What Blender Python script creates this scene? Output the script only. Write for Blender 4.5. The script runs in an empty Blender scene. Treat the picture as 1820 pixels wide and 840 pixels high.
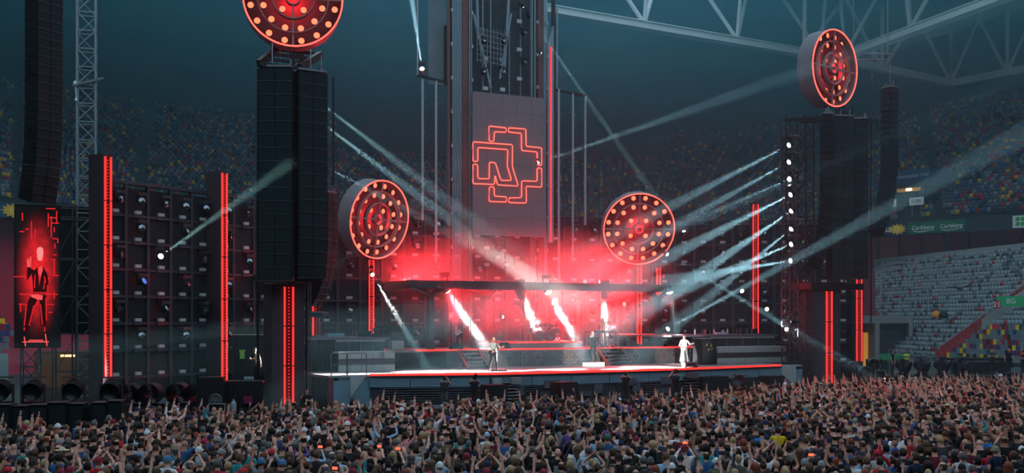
import bpy, bmesh, math, random
import numpy as np
from mathutils import Vector, Matrix, Euler

R = math.radians
rnd = random.Random(7)
scene = bpy.context.scene
COL = scene.collection

# ------------------------------------------------------------------ camera
F_PX, CX, HOR, CAM_Z = 2000.0, 910.0, 570.0, 5.1
cam_data = bpy.data.cameras.new('camera')
cam_data.sensor_width = 36.0
cam_data.lens = 36.0 * F_PX / 1820.0
cam_data.shift_y = (HOR - 420.0) / 1820.0
cam_data.clip_end = 600
cam = bpy.data.objects.new('camera', cam_data)
cam.location = (0, 0, CAM_Z)
cam.rotation_euler = (R(90), 0, 0)
COL.objects.link(cam)
scene.camera = cam

# ------------------------------------------------------------------ dusk sky
world = bpy.data.worlds.new('dusk_sky')
scene.world = world
world.use_nodes = True
wn = world.node_tree
bg = wn.nodes['Background']
bg.inputs['Color'].default_value = (0.50, 0.70, 0.84, 1)
bg.inputs['Strength'].default_value = 1.28

# ------------------------------------------------------------------ view and sampling
scene.view_settings.view_transform = 'Standard'
scene.view_settings.look = 'None'
scene.view_settings.exposure = 0.0
scene.view_settings.gamma = 1.0
scene.view_settings.use_curve_mapping = False
cy = scene.cycles
cy.use_denoising = True
cy.use_adaptive_sampling = True
cy.adaptive_threshold = 0.07
cy.adaptive_min_samples = 18
cy.max_bounces = 4
cy.diffuse_bounces = 2
cy.glossy_bounces = 2
cy.transmission_bounces = 2
cy.volume_bounces = 0
cy.transparent_max_bounces = 8
cy.volume_step_rate = 2.0
cy.volume_max_steps = 64
cy.sample_clamp_indirect = 4.0
cy.sample_clamp_direct = 0.0
cy.use_light_tree = True
cy.caustics_reflective = False
cy.caustics_refractive = False


# ------------------------------------------------------------------ places
def W(px, py, Y):
    """A point at photograph column px, row py and distance Y."""
    return Vector(((px - CX) / F_PX * Y, Y, CAM_Z - (py - HOR) / F_PX * Y))


class Frame:
    """A vertical plane standing on the ground: s runs along it, t behind it."""
    def __init__(self, x, y, deg):
        self.x, self.y, self.a = x, y, R(deg)
        self.c, self.s_ = math.cos(self.a), math.sin(self.a)

    def P(self, s, t, z):
        return Vector((self.x + s * self.c - t * self.s_, self.y + s * self.s_ + t * self.c, z))

    def Y(self, px, t=0.0):
        u = (px - CX) / F_PX
        # (uY - x)*(-s_) + (Y - y)*c = t
        return (t - self.x * self.s_ + self.y * self.c) / (self.c - u * self.s_)

    def s(self, px, t=0.0):
        Y = self.Y(px, t)
        X = (px - CX) / F_PX * Y
        return (X - self.x) * self.c + (Y - self.y) * self.s_

    def z(self, px, py, t=0.0):
        return CAM_Z - (py - HOR) / F_PX * self.Y(px, t)


ST = Frame(0, 61, 27.5)              # stage front edge
LW = Frame(-13.8, 69.6, 58.3)        # wing wall on the left
RW = Frame(10.6, 82.3, -2.5)         # wing wall on the right
DECK, RISER, SIDE = 2.35, 3.38, 4.2


# ------------------------------------------------------------------ materials
MATS = {}


def mat(name, color, rough=0.6, metal=0.0, emit=None, power=0.0, noise=0.0, nscale=6.0, bump=0.0, spec=None, coat=0.0):
    if name in MATS:
        return MATS[name]
    m = bpy.data.materials.new(name)
    m.use_nodes = True
    nt = m.node_tree
    b = nt.nodes['Principled BSDF']
    b.inputs['Base Color'].default_value = (*color, 1)
    b.inputs['Roughness'].default_value = rough
    b.inputs['Metallic'].default_value = metal
    if spec is None and metal < .2:
        spec = .2
    if spec is not None:
        b.inputs['Specular IOR Level'].default_value = spec
    if coat:
        b.inputs['Coat Weight'].default_value = coat
    if emit is not None:
        b.inputs['Emission Color'].default_value = (*emit, 1)
        b.inputs['Emission Strength'].default_value = power
    if noise > 0 or bump > 0:
        tc = nt.nodes.new('ShaderNodeTexCoord')
        nz = nt.nodes.new('ShaderNodeTexNoise')
        nz.inputs['Scale'].default_value = nscale
        nz.inputs['Detail'].default_value = 5
        nt.links.new(tc.outputs['Object'], nz.inputs['Vector'])
        if noise > 0:
            mx = nt.nodes.new('ShaderNodeMix')
            mx.data_type = 'RGBA'
            k = 1.0 - noise
            mx.inputs['A'].default_value = (color[0] * k, color[1] * k, color[2] * k, 1)
            k = 1.0 + noise
            mx.inputs['B'].default_value = (min(1, color[0] * k), min(1, color[1] * k), min(1, color[2] * k), 1)
            nt.links.new(nz.outputs['Fac'], mx.inputs['Factor'])
            nt.links.new(mx.outputs['Result'], b.inputs['Base Color'])
        if bump > 0:
            bp = nt.nodes.new('ShaderNodeBump')
            bp.inputs['Strength'].default_value = bump
            bp.inputs['Distance'].default_value = 0.02
            nt.links.new(nz.outputs['Fac'], bp.inputs['Height'])
            nt.links.new(bp.outputs['Normal'], b.inputs['Normal'])
    MATS[name] = m
    return m


def attr_mat(name, rough=0.8, grain=0.0, gscale=30.0):
    """Colour from the per-face attribute 'tint'."""
    m = bpy.data.materials.new(name)
    m.use_nodes = True
    nt = m.node_tree
    b = nt.nodes['Principled BSDF']
    a = nt.nodes.new('ShaderNodeAttribute')
    a.attribute_name = 'tint'
    if grain:
        tc = nt.nodes.new('ShaderNodeTexCoord')
        nz = nt.nodes.new('ShaderNodeTexNoise')
        nz.inputs['Scale'].default_value = gscale
        nz.inputs['Detail'].default_value = 3
        nt.links.new(tc.outputs['Object'], nz.inputs['Vector'])
        mr = nt.nodes.new('ShaderNodeMapRange')
        mr.inputs['From Min'].default_value = .3
        mr.inputs['From Max'].default_value = .7
        mr.inputs['To Min'].default_value = 1 - grain
        mr.inputs['To Max'].default_value = 1 + grain
        nt.links.new(nz.outputs['Fac'], mr.inputs['Value'])
        vm = nt.nodes.new('ShaderNodeVectorMath')
        vm.operation = 'SCALE'
        nt.links.new(a.outputs['Color'], vm.inputs[0])
        nt.links.new(mr.outputs['Result'], vm.inputs['Scale'])
        nt.links.new(vm.outputs[0], b.inputs['Base Color'])
        bp = nt.nodes.new('ShaderNodeBump')
        bp.inputs['Strength'].default_value = .5
        bp.inputs['Distance'].default_value = .02
        nt.links.new(nz.outputs['Fac'], bp.inputs['Height'])
        nt.links.new(bp.outputs['Normal'], b.inputs['Normal'])
    else:
        nt.links.new(a.outputs['Color'], b.inputs['Base Color'])
    b.inputs['Roughness'].default_value = rough
    b.inputs['Specular IOR Level'].default_value = .25
    return m


BLACK = mat('black_paint', (0.010, 0.011, 0.014), 0.7, noise=0.3, spec=.25)
BLACKM = mat('black_metal', (0.02, 0.022, 0.027), 0.4, 0.6, noise=0.25)
DARKG = mat('dark_grey_metal', (0.045, 0.048, 0.058), 0.45, 0.5, noise=0.25)
GREYM = mat('grey_metal', (0.16, 0.17, 0.185), 0.45, 0.6, noise=0.2)
STEEL = mat('pale_steel', (0.35, 0.39, 0.42), 0.45, 0.5, noise=0.15)
TRUSS = mat('roof_steel_paint', (0.50, 0.62, 0.66), 0.5, 0.0, noise=0.12, nscale=1.5)
CLOTH = mat('black_cloth', (0.014, 0.014, 0.017), 0.95, noise=0.4, nscale=3)
LEDDIM = mat('red_led_dots', (0.3, 0.01, 0.01), 0.4, emit=(1.0, 0.02, 0.02), power=0.9)
FASCIA = mat('blue_grey_fascia', (0.15, 0.25, 0.32), 0.6, 0.0, noise=0.25, nscale=1.2)
FASCIAD = mat('dark_fascia', (0.05, 0.062, 0.075), 0.6, 0.0, noise=0.25, nscale=1.2)
PALE = mat('pale_fascia', (0.36, 0.40, 0.40), 0.7, noise=0.25, nscale=2)
FLOORM = mat('stage_floor', (0.22, 0.20, 0.21), 0.35, noise=0.3, nscale=2)
BROWN = mat('rust_brown_metal', (0.16, 0.075, 0.07), 0.6, 0.3, noise=0.35)
REDLED = mat('red_led_tube', (0.3, 0.01, 0.01), 0.4, emit=(1.0, 0.024, 0.018), power=2.2)
REDHOT = mat('red_led_core', (0.3, 0.01, 0.01), 0.4, emit=(1.0, 0.20, 0.12), power=2.6)
NEON = mat('neon_tube', (0.3, 0.02, 0.02), 0.4, emit=(1.0, 0.10, 0.07), power=2.6)
LAMPRED = mat('red_lamp_face', (0.4, 0.1, 0.05), 0.4, emit=(1.0, 0.15, 0.07), power=2.4)
WHITEHOT = mat('white_lamp_face', (0.8, 0.8, 0.8), 0.3, emit=(1.0, 1.0, 0.96), power=9)
GLASSD = mat('dark_lens', (0.26, 0.29, 0.34), 0.14, 1.0)
GLASSB = mat('blue_lens', (0.05, 0.08, 0.35), 0.1, 0.3, emit=(0.12, 0.22, 1.0), power=0.7)
STROBE = mat('strobe_front', (0.50, 0.56, 0.60), 0.55)


# ------------------------------------------------------------------ mesh helpers
def basis(d, up=Vector((0, 0, 1))):
    d = Vector(d).normalized()
    if abs(d.dot(up)) > 0.999:
        up = Vector((0, 1, 0))
    x = d.cross(up).normalized()
    y = x.cross(d).normalized()
    return x, y, d


class MB:
    def __init__(self):
        self.v, self.f, self.m, self.sm = [], [], [], []
        self.cur = 0
        self.smooth = False

    def _add(self, vs, fs):
        n = len(self.v)
        self.v.extend([tuple(v) for v in vs])
        for f in fs:
            self.f.append(tuple(i + n for i in f))
            self.m.append(self.cur)
            self.sm.append(self.smooth)
        return self

    def box(self, c, d, rz=0.0, rot=None):
        hx, hy, hz = d[0] / 2, d[1] / 2, d[2] / 2
        c = Vector(c)
        M = rot if rot is not None else Matrix.Rotation(rz, 3, 'Z')
        vs = [c + M @ Vector((x * hx, y * hy, z * hz)) for z in (-1, 1) for y in (-1, 1) for x in (-1, 1)]
        return self._add(vs, [(0, 2, 3, 1), (4, 5, 7, 6), (0, 1, 5, 4), (2, 6, 7, 3), (0, 4, 6, 2), (1, 3, 7, 5)])

    def bb(self, x0, x1, y0, y1, z0, z1):
        return self.box(((x0 + x1) / 2, (y0 + y1) / 2, (z0 + z1) / 2), (abs(x1 - x0), abs(y1 - y0), abs(z1 - z0)))

    def beam(self, p, q, w, h=None, up=Vector((0, 0, 1))):
        h = h or w
        p, q = Vector(p), Vector(q)
        x, y, d = basis(q - p, up)
        vs = []
        for o in (p, q):
            for a, b in ((-1, -1), (1, -1), (1, 1), (-1, 1)):
                vs.append(o + x * a * w / 2 + y * b * h / 2)
        return self._add(vs, [(3, 2, 1, 0), (4, 5, 6, 7), (0, 1, 5, 4), (1, 2, 6, 5), (2, 3, 7, 6), (3, 0, 4, 7)])

    def tube(self, p, q, r, n=8, r2=None, caps=True):
        r2 = r if r2 is None else r2
        p, q = Vector(p), Vector(q)
        x, y, d = basis(q - p)
        vs = []
        for o, rr in ((p, r), (q, r2)):
            for k in range(n):
                a = 2 * math.pi * k / n
                vs.append(o + x * math.cos(a) * rr + y * math.sin(a) * rr)
        fs = [(k, (k + 1) % n, n + (k + 1) % n, n + k) for k in range(n)]
        if caps:
            fs += [tuple(range(n - 1, -1, -1)), tuple(range(n, 2 * n))]
        return self._add(vs, fs)

    def path(self, pts, r, n=6, closed=False):
        pts = [Vector(p) for p in pts]
        m = len(pts)
        vs = []
        for i, p in enumerate(pts):
            a = pts[(i - 1) % m] if (closed or i > 0) else p
            b = pts[(i + 1) % m] if (closed or i < m - 1) else p
            x, y, d = basis(b - a)
            rr = r[i] if isinstance(r, (list, tuple)) else r
            for k in range(n):
                t = 2 * math.pi * k / n
                vs.append(p + x * math.cos(t) * rr + y * math.sin(t) * rr)
        fs = []
        for i in range(m if closed else m - 1):
            j = (i + 1) % m
            for k in range(n):
                fs.append((i * n + k, i * n + (k + 1) % n, j * n + (k + 1) % n, j * n + k))
        if not closed:
            fs += [tuple(range(n - 1, -1, -1)), tuple((m - 1) * n + k for k in range(n))]
        return self._add(vs, fs)

    def lathe(self, prof, n=24, o=(0, 0, 0), axis=(0, 0, 1), closed=False, a0=0.0, a1=2 * math.pi):
        """prof: (radius, height) pairs along axis."""
        o = Vector(o)
        x, y, d = basis(axis)
        full = abs(a1 - a0 - 2 * math.pi) < 1e-6
        cols = n if full else n + 1
        vs = []
        for r, h in prof:
            for k in range(cols):
                a = a0 + (a1 - a0) * k / n
                vs.append(o + d * h + x * math.cos(a) * r + y * math.sin(a) * r)
        fs = []
        m = len(prof)
        for i in range(m if closed else m - 1):
            j = (i + 1) % m
            for k in range(n):
                l = (k + 1) % cols
                fs.append((i * cols + k, i * cols + l, j * cols + l, j * cols + k))
        return self._add(vs, fs)

    def prism(self, poly, o, ex, ey, ez, depth):
        """poly of 2-D points in plane ex, ey at o, pushed by depth along ez."""
        o, ex, ey, ez = Vector(o), Vector(ex), Vector(ey), Vector(ez)
        n = len(poly)
        vs = [o + ex * a + ey * b for a, b in poly] + [o + ex * a + ey * b + ez * depth for a, b in poly]
        fs = [tuple(range(n)), tuple(range(2 * n - 1, n - 1, -1))]
        fs += [(k, n + k, n + (k + 1) % n, (k + 1) % n) for k in range(n)]
        return self._add(vs, fs)

    def mesh(self, name, mats):
        me = bpy.data.meshes.new(name)
        me.from_pydata(self.v, [], self.f)
        if not isinstance(mats, (list, tuple)):
            mats = [mats]
        for m in mats:
            me.materials.append(m)
        if len(mats) > 1:
            me.polygons.foreach_set('material_index', self.m)
        if any(self.sm):
            me.polygons.foreach_set('use_smooth', self.sm)
        me.update()
        return me

    def build(self, name, mats, parent=None, loc=None, rot=None):
        return put(name, self.mesh(name, mats), parent, loc, rot)


def put(name, data, parent=None, loc=None, rot=None):
    o = bpy.data.objects.new(name, data)
    COL.objects.link(o)
    if parent is not None:
        o.parent = parent
    if loc is not None:
        o.location = loc
    if rot is not None:
        o.rotation_euler = rot
    return o


def tag(o, label=None, cat=None, group=None, kind=None):
    if label:
        o['label'] = label
    if cat:
        o['category'] = cat
    if group:
        o['group'] = group
    if kind:
        o['kind'] = kind
    return o


def thing(name, label, cat, loc=(0, 0, 0), rz=0.0, group=None, kind=None):
    o = bpy.data.objects.new(name, None)
    o.empty_display_size = 0.2
    COL.objects.link(o)
    o.location = loc
    o.rotation_euler = (0, 0, rz)
    return tag(o, label, cat, group, kind)


def copy_tree(o, parent=None):
    c = o.copy()
    COL.objects.link(c)
    if parent is not None:
        c.parent = parent
    for ch in list(o.children):
        copy_tree(ch, c)
    return c


def on(fr, s, t, z=0.0):
    return dict(loc=fr.P(s, t, z), rz=fr.a)


LAB = bpy.data.scenes.new('workshop')          # an empty scene in which skins and letters are turned into meshes


def settle(o):
    """Evaluate an object in the small scene and return it with its depsgraph."""
    LAB.collection.objects.link(o)
    LAB.view_layers[0].update()
    dg = LAB.view_layers[0].depsgraph
    return o.evaluated_get(dg), dg


# ------------------------------------------------------------------ haze
def haze_mat(name, density, color, aniso=0.25):
    m = bpy.data.materials.new(name)
    m.use_nodes = True
    nt = m.node_tree
    nt.nodes.remove(nt.nodes['Principled BSDF'])
    v = nt.nodes.new('ShaderNodeVolumeScatter')
    v.inputs['Density'].default_value = density
    v.inputs['Color'].default_value = (*color, 1)
    v.inputs['Anisotropy'].default_value = aniso
    nt.links.new(v.outputs[0], nt.nodes['Material Output'].inputs['Volume'])
    return m, nt, v


hz, _, _ = haze_mat('thin_haze', 0.0018, (0.36, 0.80, 1.0), 0.1)
hb = MB()
hb.bb(-58, 70, 48, 150, 0.02, 40)
tag(hb.build('haze', hz), 'thin theatrical haze hanging over the stage and the stands behind it', 'haze', kind='stuff')
hz2, _, _ = haze_mat('upper_haze', 0.0055, (0.10, 0.74, 1.0), 0.1)
hb = MB()
hb.bb(-57, 69, 49, 149, 27, 39.8)
tag(hb.build('upper_haze', hz2), 'teal haze gathered high under the roof opening above the stage', 'haze', kind='stuff')
# ================================================================== the stadium
def struct(name, mb, m, label, cat=None, kind='structure', parent=None, **k):
    o = mb.build(name, m, parent, **k)
    if parent is None:
        tag(o, label, cat, kind=kind)
    return o


g = MB()
g.bb(-90, 95, -10, 210, -0.3, 0.0)
struct('floor', g, mat('pitch_cover', (0.06, 0.065, 0.07), 0.8, noise=0.3, nscale=1.0), 'dark covered arena floor under the crowd')


def ring(points):
    return [Vector(((px - CX) / F_PX * Y, Y, 0)) for px, Y in points]


def walk(pts, step, off=0.0):
    """Evenly spaced (point, tangent, outward normal) along a plan polyline, pushed outward."""
    out, carry = [], 0.0
    n = len(pts)
    nrm = []
    for i in range(n):
        a, b = pts[max(0, i - 1)], pts[min(n - 1, i + 1)]
        d = (b - a).normalized()
        nrm.append(Vector((-d.y, d.x, 0)))
    for i in range(n - 1):
        a, b = pts[i], pts[i + 1]
        L = (b - a).length
        d = (b - a) / L
        x = carry
        while x < L:
            f = x / L
            nn = (nrm[i] * (1 - f) + nrm[i + 1] * f).normalized()
            out.append((a + d * x + nn * off, d, nn))
            x += step
        carry = x - L
    return out


def smooth_line(pts, k=2):
    for _ in range(k):
        q = [pts[0]]
        for a, b in zip(pts, pts[1:]):
            q += [a * .75 + b * .25, a * .25 + b * .75]
        q.append(pts[-1])
        pts = q
    return pts


RING = smooth_line(ring([(-500, 86), (14, 101), (250, 118), (460, 130), (900, 148), (1240, 146), (1540, 126), (1820, 113), (2500, 96)]))
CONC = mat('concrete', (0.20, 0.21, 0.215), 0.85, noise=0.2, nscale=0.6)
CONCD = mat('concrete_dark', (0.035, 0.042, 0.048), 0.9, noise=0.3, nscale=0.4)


def strip(mb, line, prof):
    """Sweep an (outward offset, height) profile along a plan line."""
    w = walk(line, 3.0)
    n = len(prof)
    vs, fs = [], []
    for p, d, nn in w:
        for o, z in prof:
            vs.append(p + nn * o + Vector((0, 0, z)))
    for i in range(len(w) - 1):
        for k in range(n - 1):
            fs.append((i * n + k, (i + 1) * n + k, (i + 1) * n + k + 1, i * n + k + 1))
    mb._add(vs, fs)


# upper tier: terraces, balcony front, back wall and roof
ROWS_UP = 38
prof = [(0.0, 14.4), (0.0, 15.9), (0.25, 15.9), (0.25, 15.6), (1.0, 15.6)]
for i in range(ROWS_UP):
    prof += [(1.0 + i * .82, 15.6 + (i + 1) * .49), (1.0 + (i + 1) * .82, 15.6 + (i + 1) * .49)]
up = MB()
strip(up, RING, prof)
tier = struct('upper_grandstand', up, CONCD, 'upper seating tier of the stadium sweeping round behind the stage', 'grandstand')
wl = MB()
strip(wl, RING, [(33.0, 30.0), (33.0, 44.5)])
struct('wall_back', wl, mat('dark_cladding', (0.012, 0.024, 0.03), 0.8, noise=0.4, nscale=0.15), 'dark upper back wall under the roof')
rf = MB()
strip(rf, RING, [(-16.0, 43.4), (36.0, 44.4)])
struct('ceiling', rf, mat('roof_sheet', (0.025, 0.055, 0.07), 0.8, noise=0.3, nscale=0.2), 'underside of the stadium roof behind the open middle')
# the rest of the bowl, behind and beside the camera
REST = smooth_line([Vector(p) for p in ((RING[-1].x, RING[-1].y, 0), (84, 40, 0), (80, -5, 0), (55, -38, 0), (5, -46, 0), (-42, -38, 0), (-64, -5, 0), (-66, 45, 0), (RING[0].x, RING[0].y, 0))], 2)
REST = REST[::-1]
for i_, q in enumerate(REST):
    pass
ub = MB()
REST2 = REST[::-1]
class _w:
    pass


def strip_out(mb, line, prof):
    """Like strip, with the offset measured away from the middle of the pitch."""
    n = len(prof)
    vs, fs = [], []
    pts = []
    for i, p in enumerate(line):
        a, b = line[max(0, i - 1)], line[min(len(line) - 1, i + 1)]
        d = (b - a).normalized()
        nn = Vector((-d.y, d.x, 0))
        if nn.dot(p - Vector((5, 45, 0))) < 0:
            nn = -nn
        pts.append((p, nn))
    for p, nn in pts:
        for o, z in prof:
            vs.append(p + nn * o + Vector((0, 0, z)))
    for i in range(len(pts) - 1):
        for k in range(n - 1):
            fs.append((i * n + k, (i + 1) * n + k, (i + 1) * n + k + 1, i * n + k + 1))
    mb._add(vs, fs)


strip_out(ub, REST, [(0, 0), (0, 2.0), (16, 12.5), (16, 15.5)] + [(17 + i * 2.4, 15.5 + i * 1.5) for i in range(13)] + [(48, 34), (48, 44)])
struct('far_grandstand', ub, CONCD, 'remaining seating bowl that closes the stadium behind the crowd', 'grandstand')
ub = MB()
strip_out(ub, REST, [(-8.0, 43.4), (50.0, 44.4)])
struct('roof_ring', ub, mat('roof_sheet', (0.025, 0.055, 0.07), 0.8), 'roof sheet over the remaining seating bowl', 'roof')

SEATC = {'grey': (0.17, 0.22, 0.25), 'slate': (0.07, 0.10, 0.13), 'black': (0.02, 0.025, 0.03), 'yellow': (0.62, 0.40, 0.03),
         'red': (0.36, 0.02, 0.03), 'blue': (0.02, 0.07, 0.22)}
SEATN = list(SEATC)


def rowmesh(name, items, material, parent=None, seat=None):
    """items: (x, y, z, angle, colour); one joined mesh of small seats with per-face tints."""
    sv = np.array(seat[0], dtype=np.float32)
    sf = np.array(seat[1], dtype=np.int32)
    A = np.array([i[:4] for i in items], dtype=np.float32)
    C = np.array([i[4] for i in items], dtype=np.float32)
    n, nv, nf = len(A), len(sv), len(sf)
    ca, sa = np.cos(A[:, 3])[:, None], np.sin(A[:, 3])[:, None]
    V = np.empty((n, nv, 3), np.float32)
    V[:, :, 0] = A[:, 0:1] + sv[None, :, 0] * ca - sv[None, :, 1] * sa
    V[:, :, 1] = A[:, 1:2] + sv[None, :, 0] * sa + sv[None, :, 1] * ca
    V[:, :, 2] = A[:, 2:3] + sv[None, :, 2]
    Fc = (sf[None] + (np.arange(n) * nv)[:, None, None]).reshape(-1, sf.shape[1])
    me = bpy.data.meshes.new(name)
    me.vertices.add(n * nv)
    me.vertices.foreach_set('co', V.reshape(-1))
    me.loops.add(Fc.size)
    me.loops.foreach_set('vertex_index', Fc.reshape(-1))
    me.polygons.add(len(Fc))
    me.polygons.foreach_set('loop_start', np.arange(len(Fc)) * sf.shape[1])
    me.update(calc_edges=True)
    at = me.attributes.new('tint', 'FLOAT_COLOR', 'FACE')
    cc = np.ones((len(Fc), 4), np.float32)
    cc[:, :3] = np.repeat(C, nf, axis=0)
    at.data.foreach_set('color', cc.reshape(-1))
    me.materials.append(material)
    return put(name, me, parent)


SEATM = attr_mat('seat_plastic', 0.5)
sb = MB()
sb.box((0, 0.02, 0.62), (0.44, 0.06, 0.42))          # back shell
sb.box((0, -0.16, 0.40), (0.42, 0.36, 0.07))         # folding seat
SEAT = (sb.v, sb.f)


def seat_colour(r, bright=0.0):
    x = r.random()
    if x < .07 + bright:
        return 'yellow'
    if x < .20 + 1.6 * bright:
        return 'red'
    if x < .32 + 2 * bright:
        return 'blue'
    if x < .42 + 2 * bright:
        return 'black'
    return 'slate' if r.random() < (.6 - bright * 2) else 'grey'


items = []
sr = random.Random(3)
for i in range(ROWS_UP):
    for p, d, nn in walk(RING, 0.56, 1.25 + i * .82):
        if p.y < 70:
            continue
        px = CX + p.x / p.y * F_PX
        if px < -20 or px > 1850 or (600 < px < 1180 and i > 26):
            continue
        if abs(px - 250 - (i - 10) * 0.6) < 9 or abs(px - 1668 + i * .8) < 8 or abs(px - 1300) < 7 or abs(px - 30) < 8:
            continue
        if i < 9 and 1595 < px < 1640:
            continue
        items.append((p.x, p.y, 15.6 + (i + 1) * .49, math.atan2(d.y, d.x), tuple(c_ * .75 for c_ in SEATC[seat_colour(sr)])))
o = rowmesh('stadium_seats', items, SEATM, tier, SEAT)
tag(o, kind='stuff')

# lit vomitory mouth with its sign and small posters in the upper tier
def ring_at(px, off=0.0, line=RING):
    best = min(walk(line, 0.4, off), key=lambda w: abs(CX + w[0].x / w[0].y * F_PX - px))
    return best


LIT = mat('lit_ceiling_panel', (0.8, 0.6, 0.3), emit=(1.0, 0.62, 0.2), power=1.2)
WPOST = mat('white_poster', (0.75, 0.8, 0.8), 0.6)
p, d, nn = ring_at(1617, 3.2)
th = thing('entrance_mouth', 'square concrete entrance mouth in the upper tier under a dark sign board', 'entrance', (p.x, p.y, 0), math.atan2(d.y, d.x))
m = MB(); m.bb(-1.9, 1.9, -.5, 5, 15.8, 16.0); m.bb(-1.9, -1.5, -.5, 5, 16, 20.0); m.bb(1.5, 1.9, -.5, 5, 16, 20.0)
m.build('side_wall', CONCD, th)
m = MB(); m.bb(-2.3, 2.3, -.6, 5, 20.0, 20.5); m.build('lintel', CONCD, th)
m = MB(); m.bb(-2.2, 2.2, 0.2, 5, 20.6, 22.0); m.build('sign_board', mat('dark_blue_sign', (0.02, 0.05, 0.12), 0.5), th)
m = MB(); m.bb(-1.7, 1.7, -.3, .1, 19.55, 19.9); m.build('lit_soffit', mat('amber_soffit', (0.3, 0.18, 0.04), emit=(1.0, 0.5, 0.1), power=0.18), th)
m = MB(); m.bb(-.3, .3, -.42, -.3, 19.62, 19.85); m.build('lamp', mat('small_warm_lamp', (1, .9, .6), emit=(1, .85, .45), power=9), th)
m = MB(); m.bb(-1.5, 1.5, 4.6, 5, 16, 20); m.build('doorway_back', CONCD, th)


def text_obj(name, body, size, material, parent=None, loc=(0, 0, 0), rot=(R(90), 0, 0), depth=0.02, align='CENTER', bold=0.0, shear=0.0):
    cu = bpy.data.curves.new(name, 'FONT')
    cu.body = body
    cu.size = size
    cu.extrude = depth / 2
    cu.offset = bold
    cu.shear = shear
    cu.align_x = align
    cu.align_y = 'CENTER'
    cu.materials.append(material)
    tmp = bpy.data.objects.new(name + '_tmp', cu)
    ev, dg = settle(tmp)
    me = bpy.data.meshes.new_from_object(ev)
    bpy.data.objects.remove(tmp)
    bpy.data.curves.remove(cu)
    return put(name, me, parent, loc, rot)


text_obj('lettering', 'Schumacher Hof', 0.62, mat('sign_white', (0.4, 0.5, 0.55), 0.6), th, (0, 0.18, 21.3))
for px, lab in ((1582, 'small pale curved sign on a parapet beside the entrance mouth'), (1631, 'small pale rectangular sign on a parapet beside the entrance mouth')):
    p, d, nn = ring_at(px, 2.4)
    t_ = thing('parapet_sign', lab, 'sign', (p.x, p.y, 18.0), math.atan2(d.y, d.x))
    m = MB(); m.box((0, 0, 0.3), (1.7 if px > 1600 else 1.4, .08, .85)); m.build('face', WPOST, t_)
    m = MB(); m.bb(-.6, -.5, 0, .1, -1.6, 0.2); m.build('post', GREYM, t_)
    m = MB(); m.bb(.5, .6, 0, .1, -1.6, 0.2); m.build('post', GREYM, t_)
    text_obj('lettering', 'FOR' if px < 1600 else 'FOR!', 0.55, mat('sign_black', (0.03, 0.03, 0.03)), t_, (0, -.05, 0.3))

# advertising boards on the balcony front
def board(px0, px1, name, label, color, pieces=()):
    a, b = ring_at(px0, -.12), ring_at(px1, -.12)
    d = (b[0] - a[0])
    L = d.length
    t_ = thing(name, label, 'advertising board', (a[0].x, a[0].y, 0), math.atan2(d.y, d.x))
    m = MB(); m.bb(0, L, -.06, .06, 14.5, 15.75)
    m.build('panel', color, t_)
    for f in pieces:
        f(t_, L)
    return t_


W_ = mat('board_white', (0.62, 0.68, 0.68), 0.5)
SUN = mat('board_yellow', (0.75, 0.48, 0.03), 0.5)
GRN = mat('board_green', (0.01, 0.13, 0.065), 0.5)
NAVY = mat('board_navy', (0.012, 0.035, 0.075), 0.5)


def sun(x, z=15.12, s=1.0):
    def f(t_, L):
        poly = []
        for k in range(24):
            r = (.92 if k % 2 == 0 else .6) * s
            a = 2 * math.pi * k / 24
            poly.append((r * math.cos(a) * 1.25, r * math.sin(a) * .68))
        m = MB(); m.prism(poly, (x, -.08, z), (1, 0, 0), (0, 0, 1), (0, -1, 0), .02)
        m.build('sun_badge', SUN, t_)
        m = MB(); m.prism([(.42 * math.cos(a), .36 * math.sin(a)) for a in [k * math.pi / 8 for k in range(16)]], (x, -.11, z), (1, 0, 0), (0, 0, 1), (0, -1, 0), .02)
        m.build('badge_face', mat('board_gold', (0.85, 0.62, 0.12), 0.5), t_)
    return f


def words_(body, x, size, m_, bold=0.012, shear=0.0):
    return lambda t_, L: text_obj('lettering', body, size, m_, t_, (x, -.08, 15.12), bold=bold, shear=shear)


def swash(x):
    def f(t_, L):
        m = MB(); m.path([(x - 1.2, -.1, 14.78), (x - .5, -.1, 14.66), (x + .3, -.1, 14.7), (x + 1.0, -.1, 14.84)], [.02, .06, .05, .02], 4)
        m.build('swash', W_, t_)
    return f


board(1541, 1610, 'advertising_board', 'navy advertising board with white letters MERKUR and a yellow sun', NAVY, [words_('MERKUR', 1.75, .72, W_, 0.03), sun(3.6)])
board(1611, 1667, 'advertising_board', 'green advertising board with white script on it, between the sun board and its twin', GRN, [words_('Carlsberg', 1.75, .66, W_, 0.006, .15), swash(1.8)])
board(1667.5, 1712, 'advertising_board', 'green advertising board with white script on it, next to the bare concrete front', GRN, [words_('Carlsberg', 1.35, .62, W_, 0.006, .15), swash(1.4)])


def leafmark(t_, L):
    m = MB(); m.bb(.1, L - .1, -.1, -.07, 14.55, 15.7); m.build('white_field', W_, t_)
    m = MB()
    for a, b in ((.5, 15.4), (1.0, 15.4), (.5, 14.9), (1.0, 14.9)):
        m.prism([(-.2, -.2), (.12, -.2), (.22, 0), (.2, .2), (-.12, .2), (-.22, 0)], (a, -.11, b), (1, 0, 0), (0, 0, 1), (0, -1, 0), .02)
    m.build('leaf_mark', mat('board_leaf_green', (0.03, 0.35, 0.08)), t_)
    text_obj('lettering', 'Wo', .95, mat('sign_black', (0.03, 0.03, 0.03)), t_, (2.2, -.12, 15.12), bold=.02)


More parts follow.
